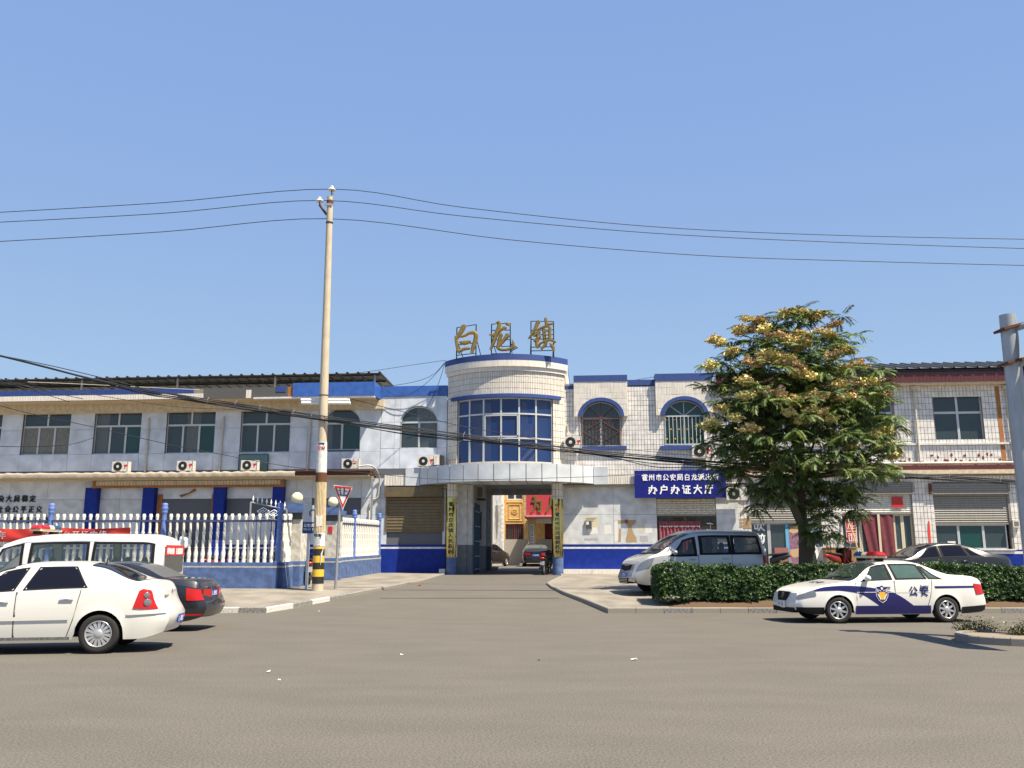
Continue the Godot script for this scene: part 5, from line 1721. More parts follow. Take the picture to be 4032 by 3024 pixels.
func building_shops() -> void:
	var o := fthing("shop_building", "white tiled shop row with dark red bands behind the tree and police car", "building", 16.574, 0.7, 0.0)
	var L := 9.543
	var Ld := 10.264
	var R := 34.0
	var v_soff := 9.200
	var v_red1 := 9.757
	var v_red0 := 9.264
	var v_mid1 := 5.551
	var v_mid0 := 5.092
	bx_part(o, "body", "white_plaster", L, R, 0.4, v_red1 - 0.3, -9.0, -1.6)
	var W := [Rect2(15.285, 6.627, 2.220, 2.143), Rect2(19.302, 6.604, 2.142, 2.135), Rect2(23.608, 6.557, 2.062, 2.167), Rect2(11.493, 6.626, 2.215, 2.182)]
	var b := fb(o)
	sheet(b, L, R, v_mid0, v_soff + 0.02, 0.0, W, 0.3)
	part(b, "wall", "grout", o)
	var hide := func(u: float, v: float) -> bool:
		for q: Rect2 in W:
			if q.grow(0.02).has_point(Vector2(u, v)): return true
		return false
	tiles(o, L, 27.0, v_mid1 + 0.05, v_soff, 0.0, 0.155, 0.285, "tile", [hide])
	for q: Rect2 in W: window(o, q, -0.12, FOUR, ["pane"], "alu", 0.05, "inside", "", 1.2)
	bx_part(o, "eave", "cream", L, R, v_soff, v_red1 - 0.02, -1.0, 0.47)
	bx_part(o, "red_backing", "grout_red", L, R, v_red0, v_red1 - 0.01, 0.47, 0.5)
	tiles(o, L, 27.0, v_red0, v_red1, 0.5, 0.165, (v_red1 - v_red0) / 2.0, "tile_red", [], "red_tiles", 0.012)
	bx_part(o, "gutter", "black_iron", L, R, v_red1 + 0.0, v_red1 + 0.08, 0.3, 0.56)
	var s := fthing("tin_roof", "ribbed dark sheet roof over the red tiled eave", "roof", 19.130, v_red1, -1.0)
	shed(s, L + 4.0, R, v_red1 + 0.13, 0.62, -3.0, v_red1 - 0.2, 0.5, [0.1, -2.0], -0.98)
	bx_part(o, "sill_strip", "white_band", L, R, 6.461, 6.545, 0.012, 0.09)
	var seeds := RandomNumberGenerator.new()
	seeds.seed = 4
	for k in 26:
		b = fb(o)
		var m := Vector2(lerpf(17.370, 22.351, (k + seeds.randf() * 0.7) / 26.0), 6.021 - seeds.randf() * 0.4)
		var poly := PackedVector2Array()
		for e in 7: poly.append(m + Vector2(cos(TAU * e / 7), sin(TAU * e / 7) * 1.2) * (0.03 + 0.05 * seeds.randf()))
		b.prism(poly, 0.016, 0.024, false)
		part(b, "peeled_scrap", "dark_red", o)
	for q in [[Vector2(18.473, 9.214), Vector2(18.336, 5.657)], [Vector2(22.524, 9.167), Vector2(22.378, 5.621)]]:
		b = fb(o)
		b.tube([Vector3(q[0].x, q[0].y, 0.1), Vector3(q[0].x, 5.603, 0.1)], 0.055, 8)
		b.box(Vector3(q[0].x, q[0].y - 0.12, 0.1), Vector3(0.26, 0.16, 0.18))
		part(b, "rain_pipe", "pipe_white", o)
	b = fb(o)
	b.tube([Vector3(L + 1.0, 5.634, 0.1), Vector3(R, 5.634, 0.1)], 0.055, 8)
	part(b, "level_pipe", "pipe_white", o)
	bx_part(o, "rust_stripe", "rust_orange", 22.495 - 0.42, 22.495 - 0.24, 5.686, 9.122, 0.012, 0.02)
	bx_part(o, "red_backing", "grout_red", L, R, 5.311, 5.519, 0.0, 0.28)
	tiles(o, L, 27.0, 5.311, 5.519, 0.28, 0.1, 0.5, "tile_red", [], "red_tiles", 0.01)
	bx_part(o, "ledge", "cream", L, R, 5.124, 5.303, 0.0, 0.4)
	var shops := [Rect2(10.858, 0.737, 3.145, 3.980), Rect2(14.867, 0.744, 3.122, 4.049), Rect2(18.902, 0.751, 3.214, 3.971)]
	for k in 3:
		shops[k].size.y += shops[k].position.y - 0.68
		shops[k].position.y = 0.68
	shops[2].size.y += shops[2].position.y - 1.831
	shops[2].position.y = 1.831
	b = fb(o)
	sheet(b, Ld, R, 0.4, v_mid0, 0.0, shops, 0.3)
	part(b, "lower_wall", "grout", o)
	var foot1 := 1.791
	var hide2 := func(u: float, v: float) -> bool:
		for q: Rect2 in shops:
			if q.grow(0.01).has_point(Vector2(u, v)): return true
		return false
	tiles(o, Ld, 27.0, foot1, v_mid0 - 0.02, 0.0, 0.155, 0.285, "tile", [hide2])
	var solid := [[Ld, shops[0].position.x], [shops[0].end.x, shops[1].position.x], [shops[1].end.x, R]]
	for q in solid:
		bx_part(o, "blue_line", "blue_dado", q[0], q[1], 1.731, foot1, 0.001, 0.03)
		bx_part(o, "white_line", "tile", q[0], q[1], 1.620, 1.731, 0.001, 0.034)
		bx_part(o, "blue_foot", "blue_dado", q[0], q[1], 0.4, 1.620, 0.001, 0.03)
	var low := [3.070, 3.427, 2.962]
	var box_b := [4.308, 4.284, 4.260]
	var mats := ["shutter_grey", "shutter_white", "shutter_grey"]
	var said := ["grey roller shutter of the hair shop", "white roller shutter half down over the noodle shop", "grey roller shutter over the counter window"]
	for k in 3:
		var q: Rect2 = shops[k]
		shutter(o, Rect2(q.position.x, low[k], q.size.x, box_b[k] - low[k]), -0.06, 0.1, mats[k], "shutter_grey", said[k])
		shutter(o, Rect2(q.position.x - 0.02, box_b[k] + 0.03, q.size.x + 0.04, q.end.y - box_b[k] - 0.03), 0.12, 0.1, "shutter_grey", "shutter_grey", "shutter housing of grey slats")
		bx_part(o, "housing_end", "rust", q.position.x - 0.14, q.position.x - 0.04, box_b[k], q.end.y, 0.02, 0.17)
	var q1: Rect2 = shops[0]
	var h1: float = low[0] - 0.06
	var fr := window(o, Rect2(q1.position.x, 0.7, q1.size.x, h1 - 0.7), -0.14, [[0.0, 0.26, 0, 1], [0.26, 0.52, 0, 1], [0.52, 0.76, 0, 1], [0.76, 1.0, 0, 1]], ["pane", "pane", "pane", "pane"], "alu", 0.07, "inside", "", 1.6, "shop_front")
	for k in 4:
		b = fb(fr)
		char_shape(b, "吹剪烫发"[k], 11.036, 2.639 - k * 0.56, 0.48, 0.44, 0.006, 0.06, -0.165)
		part(b, "window_character", "sign_white", fr)
	for k in 2:
		b = fb(fr)
		char_shape(b, "烫发"[k], 13.507, 2.572 - k * 0.9, 0.44, 0.4, 0.006, 0.05, -0.165)
		part(b, "window_character", "sign_white", fr)
	b = fb(fr)
	b.bx(12.404, 12.547, 0.75, 2.967, -0.135, -0.12); b.bx(12.994, 13.055, 0.75, 2.967, -0.135, -0.118)
	part(b, "poster_edge", "poster_cyan", fr)
	b = fb(fr)
	b.bx(12.547 + 0.004, 12.994 - 0.004, 0.75, 2.967, -0.135, -0.125)
	part(b, "poster", "poster_purple", fr)
	b = fb(fr)
	for e in [[1136, 1148], [1185, 1198]]:
		b.prism(PackedVector2Array([Vector2(12.567, 2.967 - (e[0] - 1131) * 0.0215), Vector2(12.974, 2.967 - (e[0] - 1134) * 0.0215), Vector2(12.974, 2.967 - (e[1] - 1131) * 0.0215), Vector2(12.750, 2.967 - (e[1] - 1127) * 0.0215), Vector2(12.567, 2.967 - (e[1] - 1131) * 0.0215)]), -0.124, -0.12)
	part(b, "poster_patches", "poster_tan", fr)
	b = fb(o)
	char_shape(b, "理", 10.332, 2.765, 0.55, 0.46, 0.006, 0.075, 0.018)
	part(b, "pier_lettering", "notice_brown", o)
	b = fb(o)
	char_shape(b, "发", 10.353, 2.269, 0.55, 0.46, 0.004, 0.05, 0.018)
	part(b, "pier_lettering", "paper_old", o)
	var nt := fthing("pier_notice", "white torn notice sheet on the tiled pier between the hair and noodle shops", "notice", 14.441, 2.981, 0.02)
	var z := Rect2(14.123, 2.919, 0.589, 0.722)
	b = fb(nt)
	b.prism(PackedVector2Array([z.position + Vector2(0.05, 0), z.position + Vector2(z.size.x * 0.6, 0.12), Vector2(z.end.x, z.position.y + 0.02), z.end, Vector2(z.position.x, z.end.y - 0.03)]), 0.02, 0.026)
	part(b, "sheet", "paper", nt)
	var q2: Rect2 = shops[1]
	var h2: float = low[1] - 0.06
	fr = window(o, Rect2(q2.position.x, 0.7, q2.size.x, h2 - 0.7), -0.14, [[0.0, 0.27, 0, 0.42], [0.0, 0.27, 0.42, 1], [0.27, 0.6, 0, 1], [0.6, 0.74, 0, 0.4], [0.6, 0.74, 0.4, 1], [0.74, 1, 0, 0.4], [0.74, 0.86, 0.4, 1], [0.86, 1, 0.4, 1]], ["pane"], "alu_cream", 0.07, "inside", "", 1.6, "shop_front")
	var maroon := fb(o)
	var rows := []
	for r in 8:
		var row := []
		for e in 31:
			var t := e / 30.0
			var x := lerpf(15.751 + 0.35 * (1 - r / 7.0), 17.155, t)
			row.append(Vector3(x, lerpf(0.85, h2 - 0.02, r / 7.0), -0.06 + 0.02 * sin(t * 22.0 + r * 0.3)))
		rows.append(row)
	maroon.grid(rows)
	part(maroon, "door_curtain", "curtain_maroon", o)
	bx_part(o, "door_post", "alu_cream", 16.454, 16.554, 0.75, h2, -0.05, -0.02)
	for k in 2:
		b = fb(fr)
		var y: float = [2.630, 2.109][k]
		b.bx(15.086, 15.550, y, y + 0.52, -0.16, -0.15)
		part(b, "sign_back", "sign_white", fr)
		b = fb(fr)
		b.bx(15.107, 15.530, y + 0.02, y + 0.5, -0.149, -0.145)
		part(b, "sign_block", "sign_red", fr)
		b = fb(fr)
		char_shape(b, "压面"[k], 15.127 + 0.02, y + 0.06, 0.4, 0.38, 0.004, 0.03, -0.144)
		part(b, "window_character", "sign_white", fr)
	b = fb(fr)
	b.bx(14.996, 15.578, 1.733, 1.915, -0.13, -0.12)
	part(b, "blue_label", "poster_cyan", fr)
	var pp := fthing("red_paper", "small red paper square stuck on the white roller shutter", "paper", 17.371, 3.897, 0.0)
	b = MB.new()
	b.bx(-0.24, 0.24, -0.24, 0.24, 0, 0.006)
	part(b, "sheet", "sign_red", pp)
	var rb := fthing("red_ribbon", "narrow red paper strip hanging on the pier beside the counter window", "ribbon", 18.650, 1.893, 0.03)
	b = fb(rb)
	b.prism(PackedVector2Array([Vector2(18.623, 3.050), Vector2(18.674, 3.070), Vector2(18.679, 2.561), Vector2(18.659, 1.994), Vector2(18.582, 2.014), Vector2(18.564, 2.602)]), 0.022, 0.03)
	part(b, "strip", "litter_red", rb)
	var q3: Rect2 = shops[2]
	window(o, Rect2(q3.position.x, q3.position.y, q3.size.x, low[2] - 0.06 - q3.position.y), -0.12, [[0.0, 0.32, 0, 1], [0.32, 0.65, 0, 1], [0.65, 0.96, 0, 1]], ["pane", "pane_green", "pane"], "alu", 0.05, "inside", "", 1.4, "counter_window")
	bx_part(o, "window_note", "paper", 19.435, 19.770, 1.932, 2.174, -0.14, -0.13)
	bx_part(o, "counter_ledge", "white_band", q3.position.x - 0.1, q3.end.x + 0.1, q3.position.y - 0.06, q3.position.y - 0.002, -0.1, 0.1)
	var mb := fthing("meter_box", "white meter box on the pier beside the steel pole", "meter", 22.315, 2.775, 0.02)
	bx_part(mb, "box", "ac_white", 22.178, 22.472, 2.765, 3.098, 0.018, 0.14)
	bx_part(mb, "window", "pane_dull", 22.237, 22.423, 2.825, 3.017, 0.141, 0.146)
	var g := "outdoor units on the street front"
	conditioner("air_conditioner", "outdoor unit on the canopy below the second upper window from the left edge", -19.077, 5.457, 1.0, 0.8, 0.5, -1, g)
	conditioner("air_conditioner", "outdoor unit on the canopy below the window with the half-drawn curtain", -15.868, 5.464, 1.0, 0.8, 0.5, -1, g)
	conditioner("air_conditioner", "outdoor unit standing before a green glass sheet on the canopy", -12.734, 5.460, 1.0, 0.8, 0.5, -1, g)
	var aux := conditioner("air_conditioner", "outdoor unit with red lettering on its right half, on the rusty canopy", -7.891, 5.495, 1.0, 0.82, 0.5, -1, g, false)
	b = fb(aux)
	words(b, "AUX", -7.891 + 0.52, 5.495 + 0.33, 0.06, 0.07, 0.012, 0.006, 0.01, 1.0)
	b.bx(-7.891 + 0.53, -7.891 + 0.7, 5.495 + 0.24, 5.495 + 0.29, 1.0, 1.005)
	part(b, "lettering", "red_mark", aux)
	conditioner("air_conditioner", "outdoor unit on the gate canopy left of the tower, below the single arched window", -4.433, 5.639, 0.45, 0.82, 0.5, -1, g)
	var bx2 := fthing("white_cabinet", "upright white unit seen end-on between the wall and the tower", "air conditioner", -3.442, 5.684, 0.6)
	bx_part(bx2, "casing", "ac_white", -3.560, -3.320, 5.685, 6.159, 0.2, 0.85)
	bx_part(bx2, "grille_side", "ac_black", -3.320 + 0.002, -3.190, 5.706, 6.138, 0.22, 0.8)
	bx_part(bx2, "label", "paper_old", -3.488, -3.390, 6.024, 6.100, 0.851, 0.856)
	var gs := fthing("glass_sheet", "upright sheet of green glass leaning on the wall above the canopy", "glass sheet", -12.487, 5.505, 0.3)
	b = fb(gs)
	b.bx(-13.197, -11.780, 5.527, 6.327, 0.1, 0.115)
	part(b, "sheet", "gate_blue", gs)
	gs.get_child(0).material_override = mat("green_glass", 0.1, 0.17, 0.17, 0.15)
	b = fb(gs)
	b.bx(-13.197 - 0.03, -13.197, 5.527, 6.327, 0.09, 0.13)
	b.bx(-11.780, -11.780 + 0.03, 5.527, 6.327, 0.09, 0.13)
	b.bx(-13.197, -11.780, 6.327, 6.327 + 0.03, 0.09, 0.13)
	part(b, "edge", "black_iron", gs)

func yard() -> void:
	var wz := -24.0
	var w := fthing("side_wall", "whitewashed wall with a drain pipe and long black stain seen through the gateway", "wall", -3.248, 0.8, -22.0)
	bx_part(w, "wall", "yard_white", -5.110, -2.685, 0.5, 8.0, -24.5, -22.0)
	for k in 26:
		for j in 5:
			var b0 := fb(w)
			var x := -3.846 + (j + (0.5 if k % 2 else 0.0)) * 0.24
			b0.tile(x, x + 0.225, 1.0 + k * 0.16, 1.0 + k * 0.16 + 0.147, -22.0, -21.985)
			part(b0, "brick", "yard_white", w)
	var b := fb(w)
	b.tube([Vector3(-3.282, 1.1, -21.9), Vector3(-3.282, 7.0, -21.9)], 0.06, 8)
	part(b, "drain_pipe", "pipe_white", w)
	b = fb(w)
	b.prism(PackedVector2Array([Vector2(-3.089, 5.064), Vector2(-2.956, 5.129), Vector2(-2.887, 4.145), Vector2(-2.950, 3.167), Vector2(-3.015, 2.680), Vector2(-3.084, 3.493), Vector2(-3.121, 4.473)]), -21.98, -21.975, false)
	part(b, "stain", "kerb_plain", w)
	var o := fthing("yard_building", "yellow plastered building with a flower relief seen through the gateway", "building", -1.623, 0.85, wz)
	var l := -2.884 - 0.02
	var r := 3.112
	var holes := [Rect2(-2.478, 5.592, 1.185, 0.732), Rect2(-2.594, 2.148, 1.345, 1.688), Rect2(0.308, 1.385, 1.282, 2.459)]
	b = fb(o)
	sheet(b, l, r, 2.714, 9.0, wz, holes, 0.25)
	part(b, "wall", "yard_yellow", o)
	bx_part(o, "body", "white_plaster", l, r, 0.5, 8.8, wz - 8.0, wz - 1.0)
	bx_part(o, "plinth", "concrete", l, r, 0.5, 2.714, wz - 0.9, wz + 0.06)
	window(o, holes[0], wz - 0.08, TWO, ["pane"], "white_band", 0.07, "inside")
	window(o, holes[1], wz - 0.1, TWO, ["pane"], "dark_red", 0.05, "inside")
	b = fb(o)
	for k in 9: b.bx(lerpf(holes[1].position.x, holes[1].end.x, (k + 0.5) / 9.0) - 0.012, lerpf(holes[1].position.x, holes[1].end.x, (k + 0.5) / 9.0) + 0.012, holes[1].position.y, holes[1].end.y, wz + 0.01, wz + 0.03)
	part(b, "window_grille", "dark_red", o)
	b = fb(o)
	recess(b, holes[2], wz, 0.3)
	part(b, "doorway", "dark_red", o)
	for q in [Rect2(-2.562, 4.055, 1.249, 1.351), Rect2(-2.339, 4.189, 0.821, 1.047)]:
		b = fb(o)
		for e in [[0, 0, 1, 0], [0, 1, 1, 1], [0, 0, 0, 1], [1, 0, 1, 1]]:
			var a: Vector2 = q.position + q.size * Vector2(e[0], e[1]); var d: Vector2 = q.position + q.size * Vector2(e[2], e[3])
			b.tube([Vector3(a.x, a.y, wz + 0.01), Vector3(d.x, d.y, wz + 0.01)], 0.035, 6)
		part(b, "relief_frame", "yard_yellow_low", o)
	for k in 12:
		b = fb(o)
		var a := TAU * k / 12
		b.ball(Vector3(-1.915 + cos(a) * 0.17, 4.715 + sin(a) * 0.17, wz), Vector3(0.09, 0.042, 0.05), 8, Basis(Vector3.BACK, a))
		part(b, "relief_petal", "yard_yellow_low", o)
	b = fb(o)
	b.ball(Vector3(-1.915, 4.715, wz), Vector3(0.07, 0.07, 0.06), 10)
	part(b, "relief_heart", "yard_yellow_low", o)
	for k in 9:
		for x in [-2.884, -1.215]:
			b = fb(o)
			b.tile(x + 0.01, x + 0.3, 2.714 + k * 0.55 + 0.02, 2.714 + (k + 1) * 0.55 - 0.01, wz, wz + 0.03)
			part(b, "corner_block", "yard_yellow", o)
	var pz := -21.5
	for x in [-0.442, 2.807]:
		bx_part(o, "porch_column", "yard_yellow", x - 0.2, x + 0.2, 0.6, 4.116, pz - 0.4, pz)
		bx_part(o, "column_head", "yard_yellow", x - 0.28, x + 0.28, 3.987, 4.129, pz - 0.45, pz + 0.06)
		bx_part(o, "couplet", "white_band", x - 0.12, x + 0.1, 2.347, 3.728, pz, pz + 0.02)
		for k in 7:
			b = fb(o)
			char_shape(b, "社会公平正大业"[k], x - 0.09, 3.471 - k * 0.2, 0.15, 0.15, 0.004, 0.022, pz + 0.021)
			part(b, "couplet_character", "ink", o)
	bx_part(o, "porch_lintel", "white_plaster", -0.209, 2.659, 3.790, 4.125, pz - 0.35, pz - 0.1)
	bx_part(o, "porch_roof", "dark_red", -0.941, 4.114, 4.110, 4.235, wz, -20.9)
	bx_part(o, "porch_roof_edge", "white_band", -0.827, 4.115, 4.239, 4.287, -21.6, -21.0)
	b = fb(o)
	b.tube([Vector3(-0.720, 0.9, pz + 0.1), Vector3(-0.720, 4.117, pz + 0.1)], 0.04, 6)
	part(b, "drain_pipe", "galv", o)
	for k in 2: bx_part(o, "step", "concrete", -1.281 + k * 0.35, 3.107, 0.6 + k * 0.17, 0.85 + (k + 1) * 0.15, -22.0, -20.6 - k * 0.35)
	var s := fthing("red_board", "red board with gold brush characters over the porch behind the gateway", "sign", 0.565, 4.293, -21.2)
	bx_part(s, "board", "board_red", -0.839, 4.132, 4.299, 6.104, -21.4, -21.2)
	bx_part(s, "board_edge", "galv", -0.839 - 0.06, -0.839 - 0.003, 4.299, 6.104, -21.4, -21.19)
	for k in 3:
		b = fb(s)
		char_shape(b, "为人民"[k], -0.512 + k * 1.02, 4.457, 0.85, 5.718 - 4.457, 0.06, 0.15, -21.2)
		part(b, "character", "gold", s)

var posts_xz := []

func baluster_mesh() -> ArrayMesh:
	var b := MB.new()
	var p := [Vector2(0.063, 0), Vector2(0.063, 0.09), Vector2(0.054, 0.11), Vector2(0.061, 0.16), Vector2(0.071, 0.28), Vector2(0.044, 0.44), Vector2(0.063, 0.47), Vector2(0.043, 0.5), Vector2(0.054, 0.66), Vector2(0.061, 0.69), Vector2(0.037, 0.72), Vector2(0.051, 0.93), Vector2(0.059, 0.96), Vector2(0.037, 1.0), Vector2(0.044, 1.2), Vector2(0.051, 1.24), Vector2(0.037, 1.28), Vector2(0.054, 1.45), Vector2(0.066, 1.49), Vector2(0.049, 1.52), Vector2(0.044, 1.56), Vector2(0.000, 1.565)]
	b.lathe(p, 10)
	return b.mesh()

func post_mesh(h: float) -> ArrayMesh:
	var b := MB.new()
	b.lathe([Vector2(0.11, 0), Vector2(0.11, 0.04), Vector2(0.085, 0.06), Vector2(0.085, 0.5), Vector2(0.095, 0.52), Vector2(0.08, 0.54), Vector2(0.08, 1.0), Vector2(0.09, 1.02), Vector2(0.078, 1.04), Vector2(0.078, 1.35), Vector2(0.09, 1.37), Vector2(0.078, 1.4), Vector2(0.075, h - 0.36), Vector2(0.1, h - 0.33), Vector2(0.1, h - 0.29), Vector2(0.085, h - 0.27), Vector2(0.11, h - 0.2), Vector2(0.11, h - 0.16), Vector2(0.085, h - 0.14), Vector2(0.095, h - 0.08), Vector2(0.08, h - 0.02), Vector2(0.0, h)], 14)
	return b.mesh()

func fence_run(o: Node3D, a: Vector2, d: Vector2, base_h: float, n: int, ya: float, yd: float) -> void:
	var L := a.distance_to(d)
	var dir := (d - a) / L
	var B := Basis(Vector3(dir.x, 0, dir.y), Vector3.UP, Vector3(dir.x, 0, dir.y).cross(Vector3.UP))
	var T := glob(o).affine_inverse() * Transform3D(B, Vector3(a.x, 0, a.y))
	var wall := func(called: String, m: String, y0: float, y1: float, t: float) -> void:
		var b := MB.new()
		b.T = T
		var q := t / 2
		var s0 := 0.0
		var lo := func(x: float) -> float: return lerpf(ya, yd, x / L)
		var P := []
		for z in [q, -q]:
			for x in [0.0, L]:
				P.append(Vector3(x, (lo.call(x) + y0) if y0 > 0 else lo.call(x) - 0.3, z)); P.append(Vector3(x, lo.call(x) + y1, z))
		b.quad(P[0], P[2], P[3], P[1]); b.quad(P[6], P[4], P[5], P[7]); b.quad(P[2], P[6], P[7], P[3]); b.quad(P[4], P[0], P[1], P[5]); b.quad(P[1], P[3], P[7], P[5])
		part(b, called, m, o)
	wall.call("low_wall", "blue_old", -1.0, base_h - 0.17, 0.24)
	wall.call("wall_stripe", "paper_dust", base_h - 0.169, base_h - 0.11, 0.245)
	wall.call("wall_cap", "blue_old", base_h - 0.109, base_h, 0.25)
	var bm := baluster_mesh()
	for k in n:
		var x := L * (k + 1.0) / (n + 1.0)
		var m := MeshInstance3D.new()
		m.name = "baluster"
		m.mesh = bm
		m.material_override = M["baluster"]
		o.add_child(m, true)
		m.transform = T * Transform3D(Basis(Vector3.UP, k * 1.3), Vector3(x, lerpf(ya, yd, x / L) + base_h, 0))
	var r := MB.new()
	r.T = T
	r.tube([Vector3(0.02, ya + base_h + 1.33, 0), Vector3(L - 0.02, yd + base_h + 1.33, 0)], 0.035, 6)
	r.box(Vector3(L / 2, (ya + yd) / 2 + base_h + 1.335, 0), Vector3(L - 0.1, 0.06, 0.1), Basis(Vector3.BACK, atan2(yd - ya, L)))
	part(r, "rail", "blue_rail", o)

func fence_post(o: Node3D, at: Vector2, y: float, h: float) -> void:
	var m := MeshInstance3D.new()
	m.name = "post"
	m.mesh = post_mesh(h)
	m.material_override = M["blue_post"]
	o.add_child(m, true)
	m.transform = glob(o).affine_inverse() * Transform3D(Basis(), Vector3(at.x, y, at.y))

func fence_and_gate() -> void:
	var C := Vector2(-7.583, -29.099)
	var P1 := Vector2(-7.339, -30.230)
	var P2 := Vector2(-6.897, -34.152)
	var end := FT * Vector3(-6.224, 0, 0.12)
	var E := Vector2(end.x, end.z)
	var along := Vector2(FT.basis.x.x, FT.basis.x.z)
	var step := 3.95
	for k in 4:
		var a := C - along * step * (k + 1)
		var d := C - along * step * k
		var o := thing("baluster_fence", ["white baluster fence on a blue wall between the gate corner and the second blue post", "white baluster fence behind the white van, with the red banner on it", "white baluster fence at the left edge behind the van front", "white baluster fence beyond the left edge of the photo"][k], "fence", Transform3D(Basis(), Vector3(a.x, walk_y(a.y), a.y)), "white baluster fence around the forecourt")
		fence_run(o, a, d, 0.82, 16, walk_y(a.y), walk_y(d.y))
		fence_post(o, a, walk_y(a.y) + 0.82, 1.93)
		if k == 0: fence_post(o, d + Vector2(-0.02, 0.0), walk_y(d.y) + 0.82, 1.93)
	var f2 = thing("baluster_fence", "short white baluster fence between the corner post and the globe-topped pillar", "fence", Transform3D(Basis(), Vector3(C.x, walk_y(C.y), C.y)), "white baluster fence around the forecourt")
	var dirp := (P1 - C).normalized()
	fence_run(f2, C + dirp * 0.14, P1 - dirp * 0.3, 0.82, 5, walk_y(C.y), walk_y(P1.y))
	var f3 = thing("baluster_fence", "white baluster fence in deep perspective behind the yield sign, ending at the guard room", "fence", Transform3D(Basis(), Vector3(P2.x, walk_y(P2.y), P2.y)), "white baluster fence around the forecourt")
	var dirf := (E - P2).normalized()
	var midp := P2.lerp(E, 0.42)
	fence_run(f3, P2 + dirf * 0.33, midp, 0.82, 9, walk_y(P2.y), walk_y(midp.y))
	fence_run(f3, midp + dirf * 0.01, E, 0.82, 14, walk_y(midp.y), walk_y(E.y))
	fence_post(f3, midp, walk_y(midp.y) + 0.82, 1.93)
	fence_post(f3, E, walk_y(E.y) + 0.5, 2.25)
	var gap := (P2 - P1).normalized()
	for k in 2:
		var p: Vector2 = [P1, P2][k]
		var y := walk_y(p.y)
		var o := thing("gate_pillar", ["peeling white gate pillar nearer the road, blue cap and foot", "white gate pillar half hidden behind the utility pole, blue lettered strip on its side"][k], "pillar", Transform3D(Basis(Vector3.UP, atan2(gap.x, -gap.y) * -1.0), Vector3(p.x, y, p.y)), "forecourt gate pillars")
		var b := MB.new()
		b.bx(-0.31, 0.31, 0.82, 2.42, -0.31, 0.31)
		part(b, "shaft", "wall_old", o)
		b = MB.new()
		b.bx(-0.32, 0.32, -0.3, 0.65, -0.32, 0.32); b.bx(-0.325, 0.325, 0.712, 0.82, -0.325, 0.325)
		part(b, "foot", "blue_old", o)
		b = MB.new()
		b.bx(-0.322, 0.322, 0.651, 0.711, -0.322, 0.322)
		part(b, "stripe", "paper_dust", o)
		b = MB.new()
		b.bx(-0.42, 0.42, 2.421, 2.6, -0.42, 0.42); b.bx(-0.33, 0.33, 2.601, 2.72, -0.33, 0.33)
		part(b, "cap", "blue_old", o)
		b = MB.new()
		b.bx(-0.312, 0.312, 2.2, 2.42, 0.3101, 0.318)
		part(b, "bare_patch", "plaster_grey", o)
		if k == 1:
			b = MB.new()
			b.bx(0.311, 0.34, 0.9, 2.25, 0.05, 0.3)
			part(b, "name_strip", "sign_blue", o)
			for j in 6:
				b = MB.new()
				b.T = Transform3D(Basis(Vector3.UP, PI / 2), Vector3(0.341, 0, 0.27))
				char_shape(b, "霍州市公安局"[j], 0.0, 2.0 - j * 0.2, 0.17, 0.17, 0.004, 0.02)
				part(b, "character", "sign_white", o)
			b = MB.new()
			b.bx(-0.05, 0.12, 1.75, 2.0, 0.311, 0.33)
			part(b, "red_notice", "sign_red", o)
		var g := thing("globe_lamp", ["cream globe lamp on the nearer forecourt pillar", "cream globe lamp on the farther forecourt pillar, between pole and yield sign"][k], "lamp", Transform3D(Basis(), Vector3(p.x, y + 2.72, p.y)), "globe lamps of the forecourt gate")
		b = MB.new()
		b.ball(Vector3(0, 0.21, 0), Vector3.ONE * 0.2, 24)
		part(b, "globe", "globe", g)
		b = MB.new()
		b.lathe([Vector2(0.11, 0), Vector2(0.11, 0.03), Vector2(0.08, 0.05)], 14)
		part(b, "collar", "wall_old", g)
	var gx0 := -8.787
	var gx1 := -7.565
	var gz := -29.8
	var gy := walk_y(gz)
	var g := thing("spiked_gate", "open grey metal gate leaf with white spear heads behind the baluster fence", "gate", Transform3D(Basis(), Vector3((gx0 + gx1) / 2, gy, gz)))
	var bar := func(called: String, a: Vector3, d: Vector3, r: float) -> void:
		var b := wb(g)
		b.tube([a, d], r, 6)
		part(b, called, "galv", g)
	var ty := func(x: float) -> float: return lerpf(3.308, 3.061, (x - gx0) / (gx1 - gx0))
	bar.call("upright", Vector3(gx0, gy + 0.1, gz), Vector3(gx0, ty.call(gx0), gz), 0.035)
	bar.call("upright", Vector3(gx1, gy + 0.1, gz), Vector3(gx1, ty.call(gx1), gz), 0.035)
	for q in [0.0, -0.42]: bar.call("rail", Vector3(gx0, ty.call(gx0) + q, gz), Vector3(gx1, ty.call(gx1) + q, gz), 0.025)
	for q in [0.95, 0.75, 0.15]: bar.call("rail", Vector3(gx0, gy + q, gz), Vector3(gx1, gy + q, gz), 0.025)
	for k in 8:
		var x := lerpf(gx0, gx1, (k + 0.5) / 8.0)
		bar.call("bar", Vector3(x, gy + 0.15, gz), Vector3(x, ty.call(x) - 0.42, gz), 0.014)
		var b := wb(g)
		b.lathe([Vector2(0.012, 0), Vector2(0.014, 0.06), Vector2(0.034, 0.1), Vector2(0.0, 0.24)], 8, Vector3(x, ty.call(x) + 0.02, gz))
		part(b, "spear_head", "sign_white", g)
